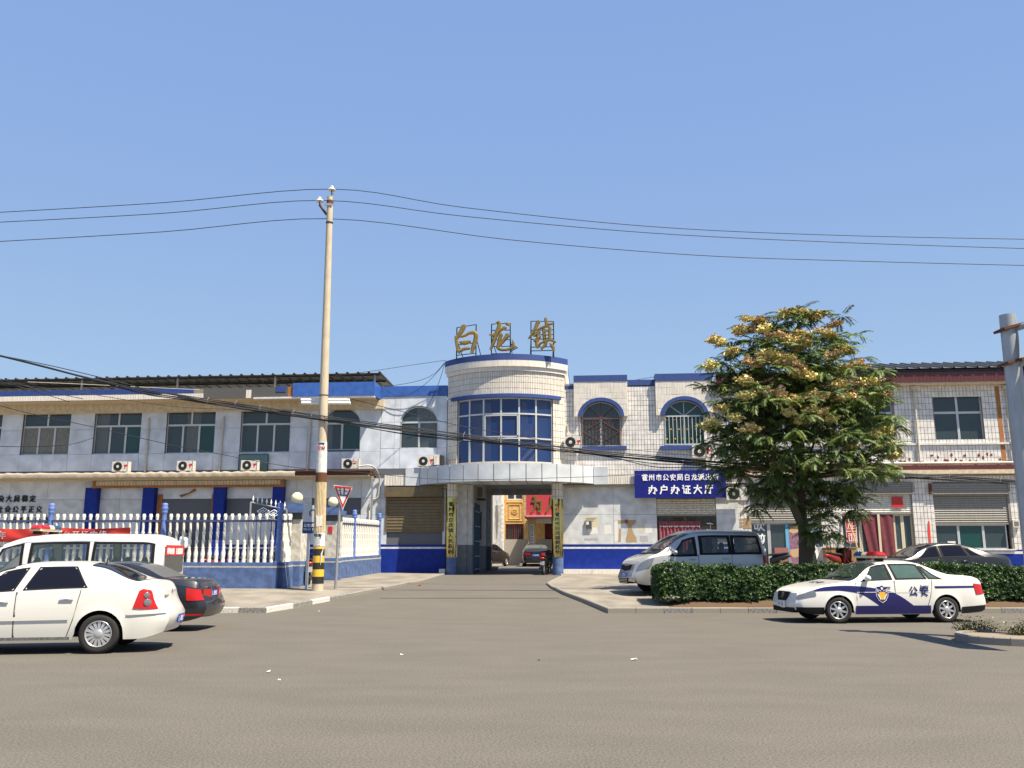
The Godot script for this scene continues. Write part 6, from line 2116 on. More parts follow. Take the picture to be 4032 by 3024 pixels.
	for k in 2:
		var b := wb(g)
		var m := Vector3(lerpf(gx0, gx1, 0.36 + 0.3 * k), ty.call(lerpf(gx0, gx1, 0.36 + 0.3 * k)) - 0.21, gz + 0.03)
		for e in 4:
			var a := TAU * e / 4; var d := TAU * (e + 1) / 4
			b.tube([m + Vector3(cos(a) * 0.2, sin(a) * 0.12, 0), m + Vector3(cos(d) * 0.2, sin(d) * 0.12, 0)], 0.016, 5)
		b.tube([m + Vector3(-0.1, -0.02, 0), m + Vector3(0.03, 0.05, 0)], 0.014, 5)
		b.tube([m + Vector3(-0.03, -0.05, 0), m + Vector3(0.1, 0.02, 0)], 0.014, 5)
		part(b, "ornament", "sign_white", g)
	var B0 := C - along * 9.5
	var B1 := C - along * 5.3
	var bn := thing("red_banner", "red cloth banner with faded white characters hung on the fence behind the van", "banner", Transform3D(Basis(), Vector3(B1.x, walk_y(B1.y) + 1.4, B1.y)))
	var b := wb(bn)
	var nrm := Vector3(FT.basis.z.x, 0, FT.basis.z.z)
	var by1 := 2.456
	var by0 := 2.027
	var bu0 := -15.2
	var lenb := -12.545
	var x_end := lenb
	var rows := []
	for r in 6:
		var row := []
		for s in 81:
			var x := lerpf(x_end - 10.5, x_end, s / 80.0)
			var t := (x - C.x) / along.x
			var p := C + along * t
			var sag := 0.03 * sin(s * 0.35) + 0.012 * sin(s * 0.9 + r)
			row.append(Vector3(p.x, lerpf(by0, by1, r / 5.0) - 0.04 * pow(sin(s * 0.157), 2.0), p.y) + nrm * (0.17 + sag))
		rows.append(row)
	b.grid(rows)
	part(b, "cloth", "banner_red", bn)
	var txt := "上线一周年宣传企业平台开场宣传"
	var text := "上线一周年 业平台开场宣传"
	for k in text.length():
		if text[k] == " ": continue
		var x := x_end - 0.75 - (text.length() - k) * 0.31 + (0.0 if k > 5 else -1.0)
		var t := (x - C.x) / along.x
		var p := C + along * t
		b = wb(bn)
		b.T = b.T * Transform3D(FT.basis, Vector3(p.x, 0, p.y) + nrm * 0.215)
		char_shape(b, text[k], 0, by0 + 0.06, 0.27, (by1 - by0) * 0.62, 0.006, 0.035)
		part(b, "character", "banner_white", bn)

func street_furniture() -> void:
	var base := Vector2(-6.041, -28.051)
	var y0 = walk_y(base.y)
	var Z := -base.y
	var top_y := 13.476
	var top_x := -6.162
	var o := thing("utility_pole", "tall concrete utility pole with yellow and black bands beside the forecourt gate", "utility pole", Transform3D(Basis(), Vector3(base.x, y0, base.y)))
	var H = top_y - y0
	var lean := (top_x - base.x)
	var at := func(y: float) -> Vector3: return Vector3(lean * (y / H), y, 0)
	var rad := func(y: float) -> float: return lerpf(0.178, 0.098, y / H)
	var hy := func(py: float) -> float: return 0.0
	var seg := func(called: String, m: String, a: float, d: float, more: float, sides := 20) -> void:
		var b := MB.new()
		var pts := []
		var rr := []
		for k in 5:
			var y := lerpf(a, d, k / 4.0)
			pts.append(at.call(y)); rr.append(rad.call(y) + more)
		b.tube(pts, rr, sides)
		part(b, called, m, o)
	seg.call("shaft", "pole_concrete", -0.3, H, 0.0)
	var lv := [0.694 - y0, 0.907 - y0, 1.128 - y0, 1.335 - y0, 1.546 - y0, 1.754 - y0, 1.816 - y0]
	for k in 6: seg.call("band", "pole_black" if k % 2 == 0 else "pole_yellow", lv[k], lv[k + 1] - 0.004, 0.006)
	var f0 = 2.271 - y0
	var f1 = 3.838 - y0
	var f2 = 4.135 - y0
	var f3 = 4.837 - y0
	for k in 22:
		var a := TAU * k / 22
		var b := MB.new()
		b.tube([at.call(f0) + Vector3(cos(a), 0, sin(a)) * rad.call(f0), at.call(f1) + Vector3(cos(a), 0, sin(a)) * rad.call(f1)], 0.022, 6)
		part(b, "flute", "flute_cream", o)
	seg.call("rust_collar", "rust", f1, f2, 0.02)
	seg.call("white_sleeve", "pole_white", f2 + 0.004, f3, 0.014)
	seg.call("number_plate", "paper", f3 + 0.01, f3 + 0.27, 0.006)
	var front := func(y: float, out: float) -> Vector3: return at.call(y) + Vector3(0, 0, rad.call(y) + out)
	var b := MB.new()
	var p: Vector3 = front.call(f3 + 0.03, 0.0)
	b.T = Transform3D(Basis(), p)
	words(b, "028号", -0.13, 0.0, 0.055, 0.1, 0.014, 0.012, 0.014)
	part(b, "plate_lettering", "red_mark", o)
	b = MB.new()
	b.T = Transform3D(Basis(), front.call(f3 + 0.2, 0.0))
	b.bx(-0.1, 0.1, 0.0, 0.05, -0.03, 0.012)
	part(b, "plate_heading", "gate_blue", o)
	var pa = 1.838 - y0
	var pc = 2.264 - y0
	seg.call("pasted_paper", "paper", pa, pc, 0.008)
	b = MB.new()
	b.T = Transform3D(Basis(), front.call(pc - 0.13, 0.0))
	words(b, "招生招生", -0.13, 0.0, 0.06, 0.09, 0.006, 0.014, 0.011)
	part(b, "paper_lettering", "ink", o)
	b = MB.new()
	for k in 5: b.bx(-0.06, 0.055 - 0.02 * (k % 2), pc - 0.2 - k * 0.05, pc - 0.185 - k * 0.05, 0.12, rad.call(pc) + 0.012)
	part(b, "paper_print", "paper_dust", o)
	b = MB.new()
	b.T = Transform3D(Basis(), front.call(2.736 - y0, 0.0))
	b.prism(PackedVector2Array([Vector2(-0.06, -0.3), Vector2(0.1, -0.28), Vector2(0.11, 0.05), Vector2(0.0, 0.02), Vector2(-0.08, 0.06)]), -0.04, 0.018)
	part(b, "torn_paper", "paper", o)
	b = MB.new()
	b.T = Transform3D(Basis(), front.call(1.478 - y0, 0.0))
	b.prism(PackedVector2Array([Vector2(0.1, -0.22), Vector2(0.14, 0.1), Vector2(0.17, 0.3), Vector2(0.1, 0.12)]), -0.06, 0.01)
	part(b, "torn_paper", "paper", o)
	for k in 2:
		b = MB.new()
		var y: float = (6.522 if k == 0 else 6.430) - y0
		var c: Vector3 = at.call(y)
		b.tube([c + Vector3(-0.78 + 0.02 * k, 0, -0.2), c + Vector3(0.8 + 0.03 * k, 0, -0.2)], 0.05, 8)
		part(b, "tube_light", "sign_white", o)
	seg.call("strap", "black_iron", 6.629 - y0, 6.652 - y0, 0.01)
	seg.call("strap", "black_iron", 12.524 - y0, 12.573 - y0, 0.014)
	seg.call("strap", "rust", 13.241 - y0, 13.341 - y0, 0.016)
	var ins := func(c: Vector3) -> void:
		var q := MB.new()
		q.lathe([Vector2(0.018, -0.14), Vector2(0.018, 0.0)], 8, c)
		part(q, "insulator_pin", "black_iron", o)
		q = MB.new()
		q.lathe([Vector2(0.03, -0.01), Vector2(0.135, -0.02), Vector2(0.13, 0.02), Vector2(0.09, 0.06), Vector2(0.05, 0.08), Vector2(0.045, 0.1), Vector2(0.06, 0.115), Vector2(0.05, 0.14), Vector2(0.0, 0.145)], 16, c)
		part(q, "insulator", "porcelain", o)
	var i1 := Vector3(-6.117 - base.x, 13.728 - y0, 0.0)
	var i2 := Vector3(-6.512 - base.x, 13.325 - y0, 0.0)
	ins.call(i1); ins.call(i2)
	b = MB.new()
	b.bx(i1.x - 0.02, i1.x + 0.06, i1.y - 0.6, i1.y - 0.13, -0.03, 0.03)
	b.bx(i1.x - 0.2, i1.x + 0.059, i1.y - 0.6, i1.y - 0.52, 0.09, 0.12)
	part(b, "top_bracket", "galv", o)
	b = MB.new()
	b.tube([i2 + Vector3(0, -0.13, 0), Vector3(lean * 0.955 - 0.1, 12.840 - y0, 0)], 0.04, 4)
	part(b, "side_bracket", "rust", o)
	var sp := Vector2(-5.610, -28.670)
	var sy := walk_y(sp.y)
	var s := thing("yield_sign", "red-bordered inverted triangle sign on a grey post beside the utility pole", "road sign", Transform3D(Basis(), Vector3(sp.x, sy, sp.y)))
	var zz := -sp.y
	b = MB.new()
	var ph := 3.720 - sy
	b.tube([Vector3(0, -0.2, 0), Vector3(-5.528 - -5.576, ph, 0)], 0.045, 12)
	part(b, "post", "galv", s)
	var tri := [Vector3(-5.782, 3.794, -28.300), Vector3(-5.456, 2.999, -28.300), Vector3(-5.157, 3.735, -28.300)]
	var poly := PackedVector2Array()
	for q: Vector3 in tri: poly.append(Vector2(q.x - sp.x, q.y - sy))
	var ctr := (poly[0] + poly[1] + poly[2]) / 3.0
	for k in 3:
		var shr := PackedVector2Array()
		for q in poly: shr.append(ctr + (q - ctr) * [1.0, 0.93, 0.66][k])
		b = MB.new()
		b.prism(shr, 0.06 if k == 0 else 0.08, 0.078 + k * 0.003)
		part(b, ["plate", "red_border", "white_field"][k], ["sign_white", "sign_red", "sign_white"][k], s)
	b = MB.new()
	char_shape(b, "让", ctr.x - 0.15, ctr.y - 0.09, 0.3, 0.3, 0.004, 0.035, 0.085)
	part(b, "character", "ink", s)
	var lp := Vector2(-6.399, -28.6)
	var ly := walk_y(lp.y)
	var lb := thing("station_sign", "grey and blue police station sign box half behind the utility pole", "sign", Transform3D(Basis(), Vector3(lp.x, ly, lp.y)))
	var Zl := -lp.y
	var bt := 3.140 - ly
	var bb := 2.244 - ly
	b = MB.new()
	b.bx(-0.31, 0.31, bb + 0.36, bt, -0.07, 0.07)
	part(b, "grey_panel", "box_grey", lb)
	b = MB.new()
	b.bx(-0.315, 0.315, bb, bb + 0.358, -0.075, 0.075)
	part(b, "blue_panel", "box_blue", lb)
	for x in [-0.12, 0.12]:
		b = MB.new()
		b.bx(x - 0.04, x + 0.04, -0.2, bb, -0.04, 0.04)
		part(b, "leg", "panel", lb)
	b = MB.new()
	var rg := []
	for k in 13:
		var a := -0.9 + (TAU - 1.37) * k / 12.0
		rg.append(Vector2(0.0 + cos(a) * 0.1, bb + 0.64 + sin(a) * 0.11))
	for k in 12: stroke(b, PackedVector2Array([rg[k], rg[k + 1]]), 0.035, 0.035, 0.07, 0.076 + k * 0.0002)
	part(b, "emblem", "box_blue", lb)
	b = MB.new()
	words(b, "公安派出所", -0.27, bb + 0.2, 0.1, 0.11, 0.01, 0.004, 0.014, 0.075)
	words(b, "POLICE STATION", -0.27, bb + 0.1, 0.03, 0.06, 0.0098, 0.004, 0.01, 0.075)
	part(b, "lettering", "sign_white", lb)
	var rx := 9.905
	var sp2 := thing("steel_pole", "thick grey steel pole with clamped arms at the right edge", "pole", Transform3D(Basis(), Vector3(rx, 0.1, -17.0)))
	b = MB.new()
	var ht := 6.266 - 0.1
	b.tube([Vector3(0, -0.2, 0), Vector3(0, 2, 0), Vector3(0, ht, 0)], [0.185, 0.18, 0.152], 24)
	part(b, "shaft", "steel_pole", sp2)
	for py in [5.998 - 0.1, 5.308 - 0.1]:
		b = MB.new()
		b.box(Vector3(0, py, 0), Vector3(0.42, 0.05, 0.4), Basis(Vector3.BACK, 0.25))
		part(b, "clamp", "rust", sp2)
		b = MB.new()
		b.tube([Vector3(0.12, py - 0.02, 0.1), Vector3(0.62, py + 0.1, 0.9), Vector3(0.62, py + 0.16, 3.6)], 0.06, 10)
		part(b, "arm", "steel_pole", sp2)
	b = MB.new()
	b.bx(0.66, 0.7, ht - 1.05, ht + 0.15, 0.2, 3.7)
	part(b, "sign_panel", "gate_blue", sp2)

func wire(o: Node3D, called: String, pts: Array, r: float, m := "wire") -> void:
	var b := wb(o)
	b.tube(curve(pts, 6), r, 5)
	part(b, called, m, o)

func cables() -> void:
	var lines := [[Vector3(-18.388, 12.973, -28.300), Vector3(-11.953, 13.375, -28.300), Vector3(-6.138, 13.872, -28.300), Vector3(-1.674, 13.207, -28.300), Vector3(4.623, 12.524, -28.300), Vector3(10.891, 12.209, -28.300), Vector3(18.404, 12.044, -28.300)],
		[Vector3(-18.282, 12.584, -28.200), Vector3(-11.881, 12.949, -28.200), Vector3(-6.494, 13.417, -28.200), Vector3(-1.665, 12.850, -28.200), Vector3(4.600, 12.254, -28.200), Vector3(10.835, 11.924, -28.200), Vector3(18.298, 11.662, -28.200)],
		[Vector3(-18.136, 11.855, -28.100), Vector3(-11.789, 12.249, -28.100), Vector3(-6.178, 12.719, -28.100), Vector3(-0.093, 11.970, -28.100), Vector3(6.111, 11.431, -28.100), Vector3(11.525, 11.220, -28.100), Vector3(18.164, 11.041, -28.100)]]
	var said := ["top overhead wire on the insulator above the pole head", "second overhead wire, on the left side insulator", "third overhead wire, passing just under the pole brackets"]
	for k in 3:
		var m: Vector3 = lines[k][2]
		var o := thing("overhead_wire", said[k], "wire", Transform3D(Basis(), m), "three overhead wires")
		wire(o, "span", lines[k], 0.0135)
	var path := [Vector3(-17.735, 8.181, -27.900), Vector3(-16.651, 7.923, -27.900), Vector3(-15.260, 7.580, -27.900), Vector3(-13.844, 7.212, -27.900), Vector3(-11.904, 6.739, -27.900), Vector3(-10.771, 6.573, -27.900), Vector3(-8.859, 6.285, -27.900), Vector3(-6.178, 5.894, -27.900), Vector3(-3.021, 5.474, -27.900), Vector3(-0.162, 5.102, -27.900), Vector3(1.490, 4.894, -27.900), Vector3(3.887, 4.643, -27.900), Vector3(7.174, 4.378, -28.200), Vector3(9.771, 4.219, -28.400), Vector3(12.315, 4.099, -28.400), Vector3(14.823, 3.950, -28.400), Vector3(17.339, 3.787, -28.400)]
	var o := thing("cable_bundle", "thick drooping bundle of black cables crossing the whole street front", "cable", Transform3D(Basis(), path[7]))
	for k in 7:
		var pts := []
		for j in path.size():
			var a := k * 0.9 + j * 0.5
			var spread := 0.075 if j > 3 else 0.02
			pts.append(path[j] + Vector3(0, sin(a) * spread, cos(a) * spread))
		wire(o, "cable", pts, 0.019 if k < 3 else 0.012)
	var loops := [[Vector3(-10.772, 6.588, -27.900), Vector3(-9.019, 6.225, -27.900), Vector3(-7.220, 5.954, -27.900), Vector3(-6.027, 5.834, -27.900), Vector3(-3.641, 5.400, -27.900), Vector3(-1.566, 5.176, -27.900)], [Vector3(1.902, 4.835, -27.900), Vector3(3.297, 4.584, -27.900), Vector3(4.466, 4.319, -27.900), Vector3(5.494, 4.289, -27.900), Vector3(7.146, 4.324, -28.100)], [Vector3(1.979, 4.811, -27.950), Vector3(4.331, 4.442, -27.950), Vector3(5.801, 4.368, -27.950), Vector3(7.623, 4.170, -28.200), Vector3(10.319, 4.031, -28.300)], [Vector3(-7.521, 6.029, -27.900), Vector3(-5.130, 5.654, -27.900), Vector3(-3.047, 5.295, -27.900), Vector3(-0.679, 5.057, -27.900), Vector3(1.386, 4.805, -27.900)], [Vector3(10.364, 4.159, -28.400), Vector3(12.291, 3.980, -28.400), Vector3(14.235, 4.040, -28.400), Vector3(16.305, 3.861, -28.400)], [Vector3(-17.423, 8.088, -27.900), Vector3(-14.962, 7.595, -27.900), Vector3(-12.661, 7.044, -27.900), Vector3(-11.591, 6.755, -27.900)]]
	for l in loops: wire(o, "slack_cable", l, 0.014)
	var ties := [[420, 861], [500, 874], [545, 880], [620, 891], [662, 897]]
	for q in [Vector3(-9.804, 6.412, -27.850), Vector3(-8.905, 6.307, -27.850), Vector3(-8.109, 6.171, -27.850), Vector3(-7.033, 6.021, -27.850), Vector3(-6.435, 5.931, -27.850), Vector3(-1.565, 5.289, -27.850), Vector3(-0.457, 5.140, -27.850), Vector3(14.064, 4.065, -28.350), Vector3(15.687, 3.917, -28.350)]:
		var b := wb(o)
		b.tube([q + Vector3(0, -0.06, 0), q + Vector3(0.02, 0.05, 0.02), q + Vector3(0.07, 0.13, 0.03)], 0.011, 5)
		part(b, "tie", "wire_pale", o)
	var thin := [["pair of thin wires from the shed roof up to the tower corner", [Vector3(-8.919, 9.400, -39.000), Vector3(-6.417, 9.743, -39.000), Vector3(-4.867, 10.217, -40.000), Vector3(-3.100, 10.593, -40.500)]], ["sagging wire from the left parapet up to the tower corner", [FT * Vector3(-6.097, 9.513, 0.3), FT * Vector3(-4.625, 9.716, 0.4), FT * Vector3(-3.726, 10.066, 0.4), FT * Vector3(-3.192, 10.604, 0.5)]], ["looped wire hanging from the tower corner past the single arched window", [FT * Vector3(-3.191, 10.536, 0.5), FT * Vector3(-3.537, 9.539, 0.3), FT * Vector3(-4.037, 8.529, 0.25), FT * Vector3(-4.547, 8.131, 0.2)]], ["wire loop drooping over the blue parapet band left of the tower", [FT * Vector3(-6.280, 9.562, 0.2), FT * Vector3(-5.700, 9.142, 0.25), FT * Vector3(-4.951, 9.085, 0.3), FT * Vector3(-3.947, 9.750, 0.4), FT * Vector3(-3.191, 10.559, 0.5)]], ["long thin wire slanting down across the left upper windows", [Vector3(-18.369, 6.820, -30.000), Vector3(-16.720, 6.382, -30.000), Vector3(-14.438, 5.898, -30.000), Vector3(-11.908, 5.321, -30.000), Vector3(-9.915, 4.939, -30.000), Vector3(-7.605, 4.594, -31.000), Vector3(-5.650, 4.674, -34.000), Vector3(-2.382, 4.593, -36.000), Vector3(2.605, 4.774, -37.000), Vector3(6.105, 5.137, -39.500)]], ["thin wire sagging across the leftmost upper windows", [Vector3(-18.793, 5.365, -31.000), Vector3(-17.149, 5.332, -31.000), Vector3(-15.682, 5.414, -31.000), Vector3(-15.774, 5.927, -33.000)]], ["wire from the left building past the tower window", [Vector3(-5.709, 6.902, -30.000), Vector3(-3.532, 6.366, -30.000), Vector3(-1.689, 5.914, -30.000), Vector3(-0.102, 5.914, -32.000), Vector3(1.962, 5.842, -34.000), Vector3(5.592, 5.750, -36.000), Vector3(9.101, 5.682, -38.000)]], ["thin wire between the two raised parapet blocks", [FT * Vector3(5.476, 9.678, -0.2), FT * Vector3(6.130, 9.778, -0.2), FT * Vector3(6.805, 9.878, -0.2)]], ["pale wire running under the left shed roof", [Vector3(-21.885, 9.251, -39.000), Vector3(-19.364, 9.144, -39.000), Vector3(-16.845, 9.017, -39.000), Vector3(-14.119, 8.889, -39.000)]]]
	for q in thin:
		var t := thing("thin_wire", q[0], "wire", Transform3D(Basis(), q[1][0]))
		wire(t, "span", q[1], 0.012, "wire_pale" if q[0].begins_with("pale") else "wire")
	var k := 0
	for q in [[[Vector3(-18.465, 7.654, -30.000), Vector3(-16.973, 7.261, -30.000), Vector3(-16.340, 7.120, -32.000)], "upper"], [[Vector3(-18.480, 7.786, -30.000), Vector3(-16.651, 7.261, -30.000), Vector3(-15.837, 7.224, -32.000)], "middle"], [[Vector3(-18.442, 7.457, -30.000), Vector3(-16.819, 7.326, -30.000), Vector3(-16.205, 7.502, -32.000), Vector3(-12.805, 7.247, -34.000), Vector3(-8.945, 7.485, -36.000)], "lowest"]]:
		var t := thing("service_wire", "%s of the three slack wires fanning in at the left edge under the bundle" % q[1], "wire", Transform3D(Basis(), q[0][0]), "slack wires at the left edge")
		wire(t, "span", q[0], 0.013)
		k += 1

func frond_mesh(col: Color, bend: float, pairs: int) -> ArrayMesh:
	var b := MB.new()
	b.tinted = true
	b.col = Color(col.r * 0.9 + 0.01, col.g * 0.8, col.b * 0.6)
	var pt := func(t: float) -> Vector3: return Vector3(t * (1.0 - 0.18 * bend * t), 0.25 * t - bend * t * t, 0)
	b.quad(pt.call(0.0) + Vector3(0, 0, 0.008), pt.call(1.0) + Vector3(0, 0, 0.003), pt.call(1.0) - Vector3(0, 0, 0.003), pt.call(0.0) - Vector3(0, 0, 0.008))
	for k in pairs:
		var t := 0.2 + 0.8 * k / (pairs - 1.0)
		var c: Vector3 = pt.call(t)
		var d: Vector3 = ((pt.call(minf(t + 0.05, 1.05)) as Vector3) - c).normalized()
		var ln := 0.28 * (1.0 - 0.5 * absf(t - 0.45)) * (0.9 + 0.2 * sin(k * 4.7 + bend * 9.0))
		for s in [-1.0, 1.0]:
			b.col = col * (0.85 + 0.3 * fposmod(sin(k * 12.7 + s * 4.1 + bend * 31.0) * 43.7, 1.0))
			b.col.a = 1.0
			var side := (Vector3(0, -0.1 - 0.2 * bend, s) + d * 0.55).normalized()
			var tip := c + side * ln + Vector3(0, -0.05, 0)
			var m := c + side * ln * 0.45 + Vector3(0, 0.012, 0)
			var w := d * 0.036
			b.quad(c, m - w, tip, m + w)
	return b.mesh()

func bloom_mesh(seed_no: int, a: Color, d: Color) -> ArrayMesh:
	var b := MB.new()
	b.tinted = true
	var r := RandomNumberGenerator.new()
	r.seed = seed_no
	for k in 130:
		var p := Vector3(clampf(r.randfn(), -2, 2) * 0.42, 0, clampf(r.randfn(), -2, 2) * 0.34)
		p.y = clampf(r.randfn(), -1, 2.2) * 0.36 * maxf(0.25, 1.0 - p.length())
		b.col = a.lerp(d, r.randf()) * r.randf_range(0.75, 1.15)
		b.col.a = 1
		var s := r.randf_range(0.09, 0.15)
		var B := Basis.from_euler(Vector3(r.randf() * TAU, r.randf() * TAU, r.randf() * TAU))
		b.quad(p + B * Vector3(-s, -s * 0.8, 0), p + B * Vector3(s, -s * 0.7, 0.03), p + B * Vector3(s * 0.8, s, 0), p + B * Vector3(-s * 0.7, s * 0.8, 0.04))
		b.tri(p + B * Vector3(0, -s, -s), p + B * Vector3(s * 0.4, s, 0), p + B * Vector3(0, -s * 0.5, s))
	return b.mesh()

func multi(called: String, mesh: Mesh, list: Array, colors: Array, m: String, parent: Node3D) -> MultiMeshInstance3D:
	var mm := MultiMesh.new()
	mm.transform_format = MultiMesh.TRANSFORM_3D
	mm.use_colors = true
	mm.mesh = mesh
	mm.instance_count = list.size()
	for k in list.size():
		mm.set_instance_transform(k, list[k])
		mm.set_instance_color(k, colors[k])
	var o := MultiMeshInstance3D.new()
	o.name = called
	o.multimesh = mm
	o.material_override = M[m]
	parent.add_child(o, true)
	o.set_meta("kind", "stuff")
	return o

func plants() -> void:
	flowering_tree()
	hedge()
	var said := ["low dark weed clump on the rounded island tip", "bushier weed clump just right of the island tip", "weed clump on the island at the right edge"]
	var spots := [Vector2(8.847, -17.671), Vector2(9.267, -17.821), Vector2(9.501, -17.007)]
	var r := RandomNumberGenerator.new()
	r.seed = 11
	for k in 3:
		var p: Vector2 = spots[k]
		var o := thing("weed_clump", said[k], "weeds", Transform3D(Basis(), Vector3(p.x, 0.1, p.y)), "weeds on the traffic island")
		var b := MB.new()
		b.tinted = true
		for j in 900:
			var c := Vector3(clampf(r.randfn(), -2, 2) * (0.12 if k != 1 else 0.19), absf(r.randfn()) * 0.09 + 0.01, clampf(r.randfn(), -2, 2) * 0.1)
			b.col = Color(0.06, 0.09, 0.03).lerp(Color(0.16, 0.13, 0.06), r.randf()) * r.randf_range(0.6, 1.3)
			b.col.a = 1
			var a := r.randf() * TAU
			var d := Vector3(cos(a), r.randf_range(-0.2, 1.1), sin(a)).normalized() * r.randf_range(0.025, 0.06)
			var w := Vector3(-sin(a), 0, cos(a)) * 0.014
			b.quad(c, c + d * 0.5 + w, c + d, c + d * 0.5 - w)
		part(b, "leaves", "weed", o).set_meta("kind", "stuff")
	var o := thing("island_grass", "thin grass and weeds along the island kerb", "grass", Transform3D(Basis(), Vector3(12, 0.1, -15.8)))
	o.set_meta("kind", "stuff")
	var b := wb(o)
	b.tinted = true
	var zf := -15.587
	for j in 1800:
		var c := Vector3(r.randf_range(9.9, 22.0), 0.1, zf - 0.2 - absf(r.randfn()) * 0.22)
		if j % 3 == 0: c.z = zf - r.randf_range(0.2, 1.6)
		b.col = Color(0.13, 0.15, 0.05).lerp(Color(0.3, 0.25, 0.13), r.randf())
		var a := r.randf() * TAU
		var d := Vector3(cos(a) * 0.6, 1.0, sin(a) * 0.6) * r.randf_range(0.03, 0.09)
		var w := Vector3(-sin(a), 0, cos(a)) * 0.008
		b.quad(c - w, c + w, c + d + w * 0.3, c + d - w * 0.3)
	part(b, "blades", "weed", o).set_meta("kind", "stuff")

func flowering_tree() -> void:
	var r := RandomNumberGenerator.new()
	r.seed = 21
	var base := Vector3(8.767, 1.171, -26.800)
	base.y = 0.4
	var o := thing("flowering_tree", "leafy tree with feathered leaves and yellow-tan flower clusters behind the hedge", "tree", Transform3D(Basis(), base))
	var limb := func(called: String, pts: Array, rad: Array) -> void:
		var b := wb(o)
		var fine := curve(pts, 4)
		var rr := []
		for k in fine.size():
			var t := float(k) / (fine.size() - 1) * (rad.size() - 1)
			var a := int(minf(t, rad.size() - 1.001))
			rr.append(lerpf(rad[a], rad[a + 1], t - a))
		b.tube(fine, rr, 8)
		part(b, called, "bark", o)
	limb.call("trunk", [base - Vector3(0, 0.3, 0), Vector3(8.787, 1.482, -26.800), Vector3(8.794, 2.027, -26.800), Vector3(8.750, 2.646, -26.800), Vector3(8.764, 3.759, -26.800), Vector3(8.811, 4.903, -26.900), Vector3(8.858, 6.349, -26.900), Vector3(9.037, 7.824, -26.900), Vector3(9.015, 8.875, -26.900)], [0.3, 0.22, 0.19, 0.15, 0.13, 0.11, 0.08, 0.05, 0.02])
	limb.call("trunk", [Vector3(8.798, 1.482, -26.750), Vector3(8.899, 1.888, -26.600), Vector3(8.662, 2.361, -26.500), Vector3(8.355, 3.039, -26.400), Vector3(8.187, 3.450, -26.400), Vector3(8.046, 3.925, -26.300), Vector3(7.680, 4.816, -26.200), Vector3(7.261, 5.766, -26.000), Vector3(7.041, 6.898, -26.000)], [0.16, 0.14, 0.13, 0.12, 0.1, 0.085, 0.06, 0.04, 0.02])
	var blobs := [[Vector3(8.967, 8.622, -26.800), 0.85, 0.0], [Vector3(7.894, 8.173, -26.800), 0.99, 0.2], [Vector3(9.848, 8.099, -26.800), 1.06, 0.1], [Vector3(6.987, 7.431, -26.800), 0.85, 0.3], [Vector3(8.788, 7.357, -26.800), 1.34, -0.4], [Vector3(7.674, 6.769, -26.800), 1.20, -0.6], [Vector3(9.973, 6.769, -26.800), 1.27, -0.5], [Vector3(6.511, 6.476, -26.800), 0.63, 0.2], [Vector3(10.939, 6.622, -26.800), 0.71, 0.4], [Vector3(7.037, 5.535, -26.800), 0.99, -0.5], [Vector3(8.618, 5.751, -26.800), 1.41, -0.9], [Vector3(10.095, 5.463, -26.800), 1.34, -0.7], [Vector3(11.246, 5.607, -26.800), 0.78, 0.0], [Vector3(6.448, 5.105, -26.800), 0.68, -0.2], [Vector3(7.550, 4.464, -26.800), 1.13, -0.6], [Vector3(9.025, 4.323, -26.800), 1.27, -0.8], [Vector3(10.427, 4.181, -26.800), 1.06, -0.4], [Vector3(11.302, 4.535, -26.800), 0.59, 0.0], [Vector3(6.688, 4.181, -26.800), 0.71, 0.0], [Vector3(8.199, 3.479, -26.800), 0.85, -0.3], [Vector3(7.500, 3.549, -26.800), 0.71, 0.1], [Vector3(10.419, 3.131, -26.800), 0.59, -0.2], [Vector3(9.603, 3.479, -26.800), 0.71, 0.2], [Vector3(8.904, 2.439, -26.800), 0.51, -0.4], [Vector3(9.160, 2.096, -26.800), 0.42, -0.5], [Vector3(9.401, 2.992, -26.800), 0.42, 0.0], [Vector3(8.930, 6.185, -26.800), 1.55, 0.9], [Vector3(7.619, 5.751, -26.800), 1.27, 0.9], [Vector3(10.075, 6.185, -26.800), 1.27, 0.9], [Vector3(8.690, 4.606, -26.800), 1.27, 0.9]]
	var cands := []
	for q in blobs:
		var c: Vector3 = q[0] + Vector3(0, 0, -q[2] * 1.3 if q[2] > 0.5 else -q[2] * 1.5)
		var R: float = q[1]
		var left: bool = q[0].x < base.x - 0.72
		var start: Vector3 = Vector3(8.085, 3.860, -26.350) if left else Vector3(8.744, 3.900, -26.800)
		if c.y > 6.4: start = Vector3(7.467, 5.221, -26.100) if left else Vector3(8.850, 5.767, -26.900)
		if c.y > 2.9: limb.call("branch", [start, start.lerp(c, 0.55) + Vector3(0, -0.15, 0), c], [0.05, 0.035, 0.012])
		var tips := int(4 + 19.0 * pow(R, 1.7))
		if c.y < 3.6: tips = int(tips * 0.75)
		for k in tips:
			var d := Vector3(r.randfn(), r.randfn(), r.randfn()).normalized()
			var p := c + d * R * pow(r.randf(), 0.4)
			var n := 7
			var a0 := r.randf() * TAU
			for e in n:
				var a := a0 + TAU * e / n + r.randf_range(-0.3, 0.3)
				var pitch := r.randf_range(-0.5, 0.4) + d.y * 0.3
				var B := Basis(Vector3.UP, a) * Basis(Vector3.BACK, pitch) * Basis(Vector3.RIGHT, r.randf_range(-0.3, 0.3))
				var L := r.randf_range(0.4, 0.62)
				var g := r.randf()
				var col := Color(0.8, 0.85, 0.8).lerp(Color(1.3, 1.25, 0.9), g) * r.randf_range(0.75, 1.2)
				cands.append([Transform3D(B.scaled(Vector3.ONE * L), p - base), col, p.z + d.z * 0.4 + d.y * 0.25])
	cands.sort_custom(func(x, y): return x[2] > y[2])
	var green := Color(0.085, 0.14, 0.04)
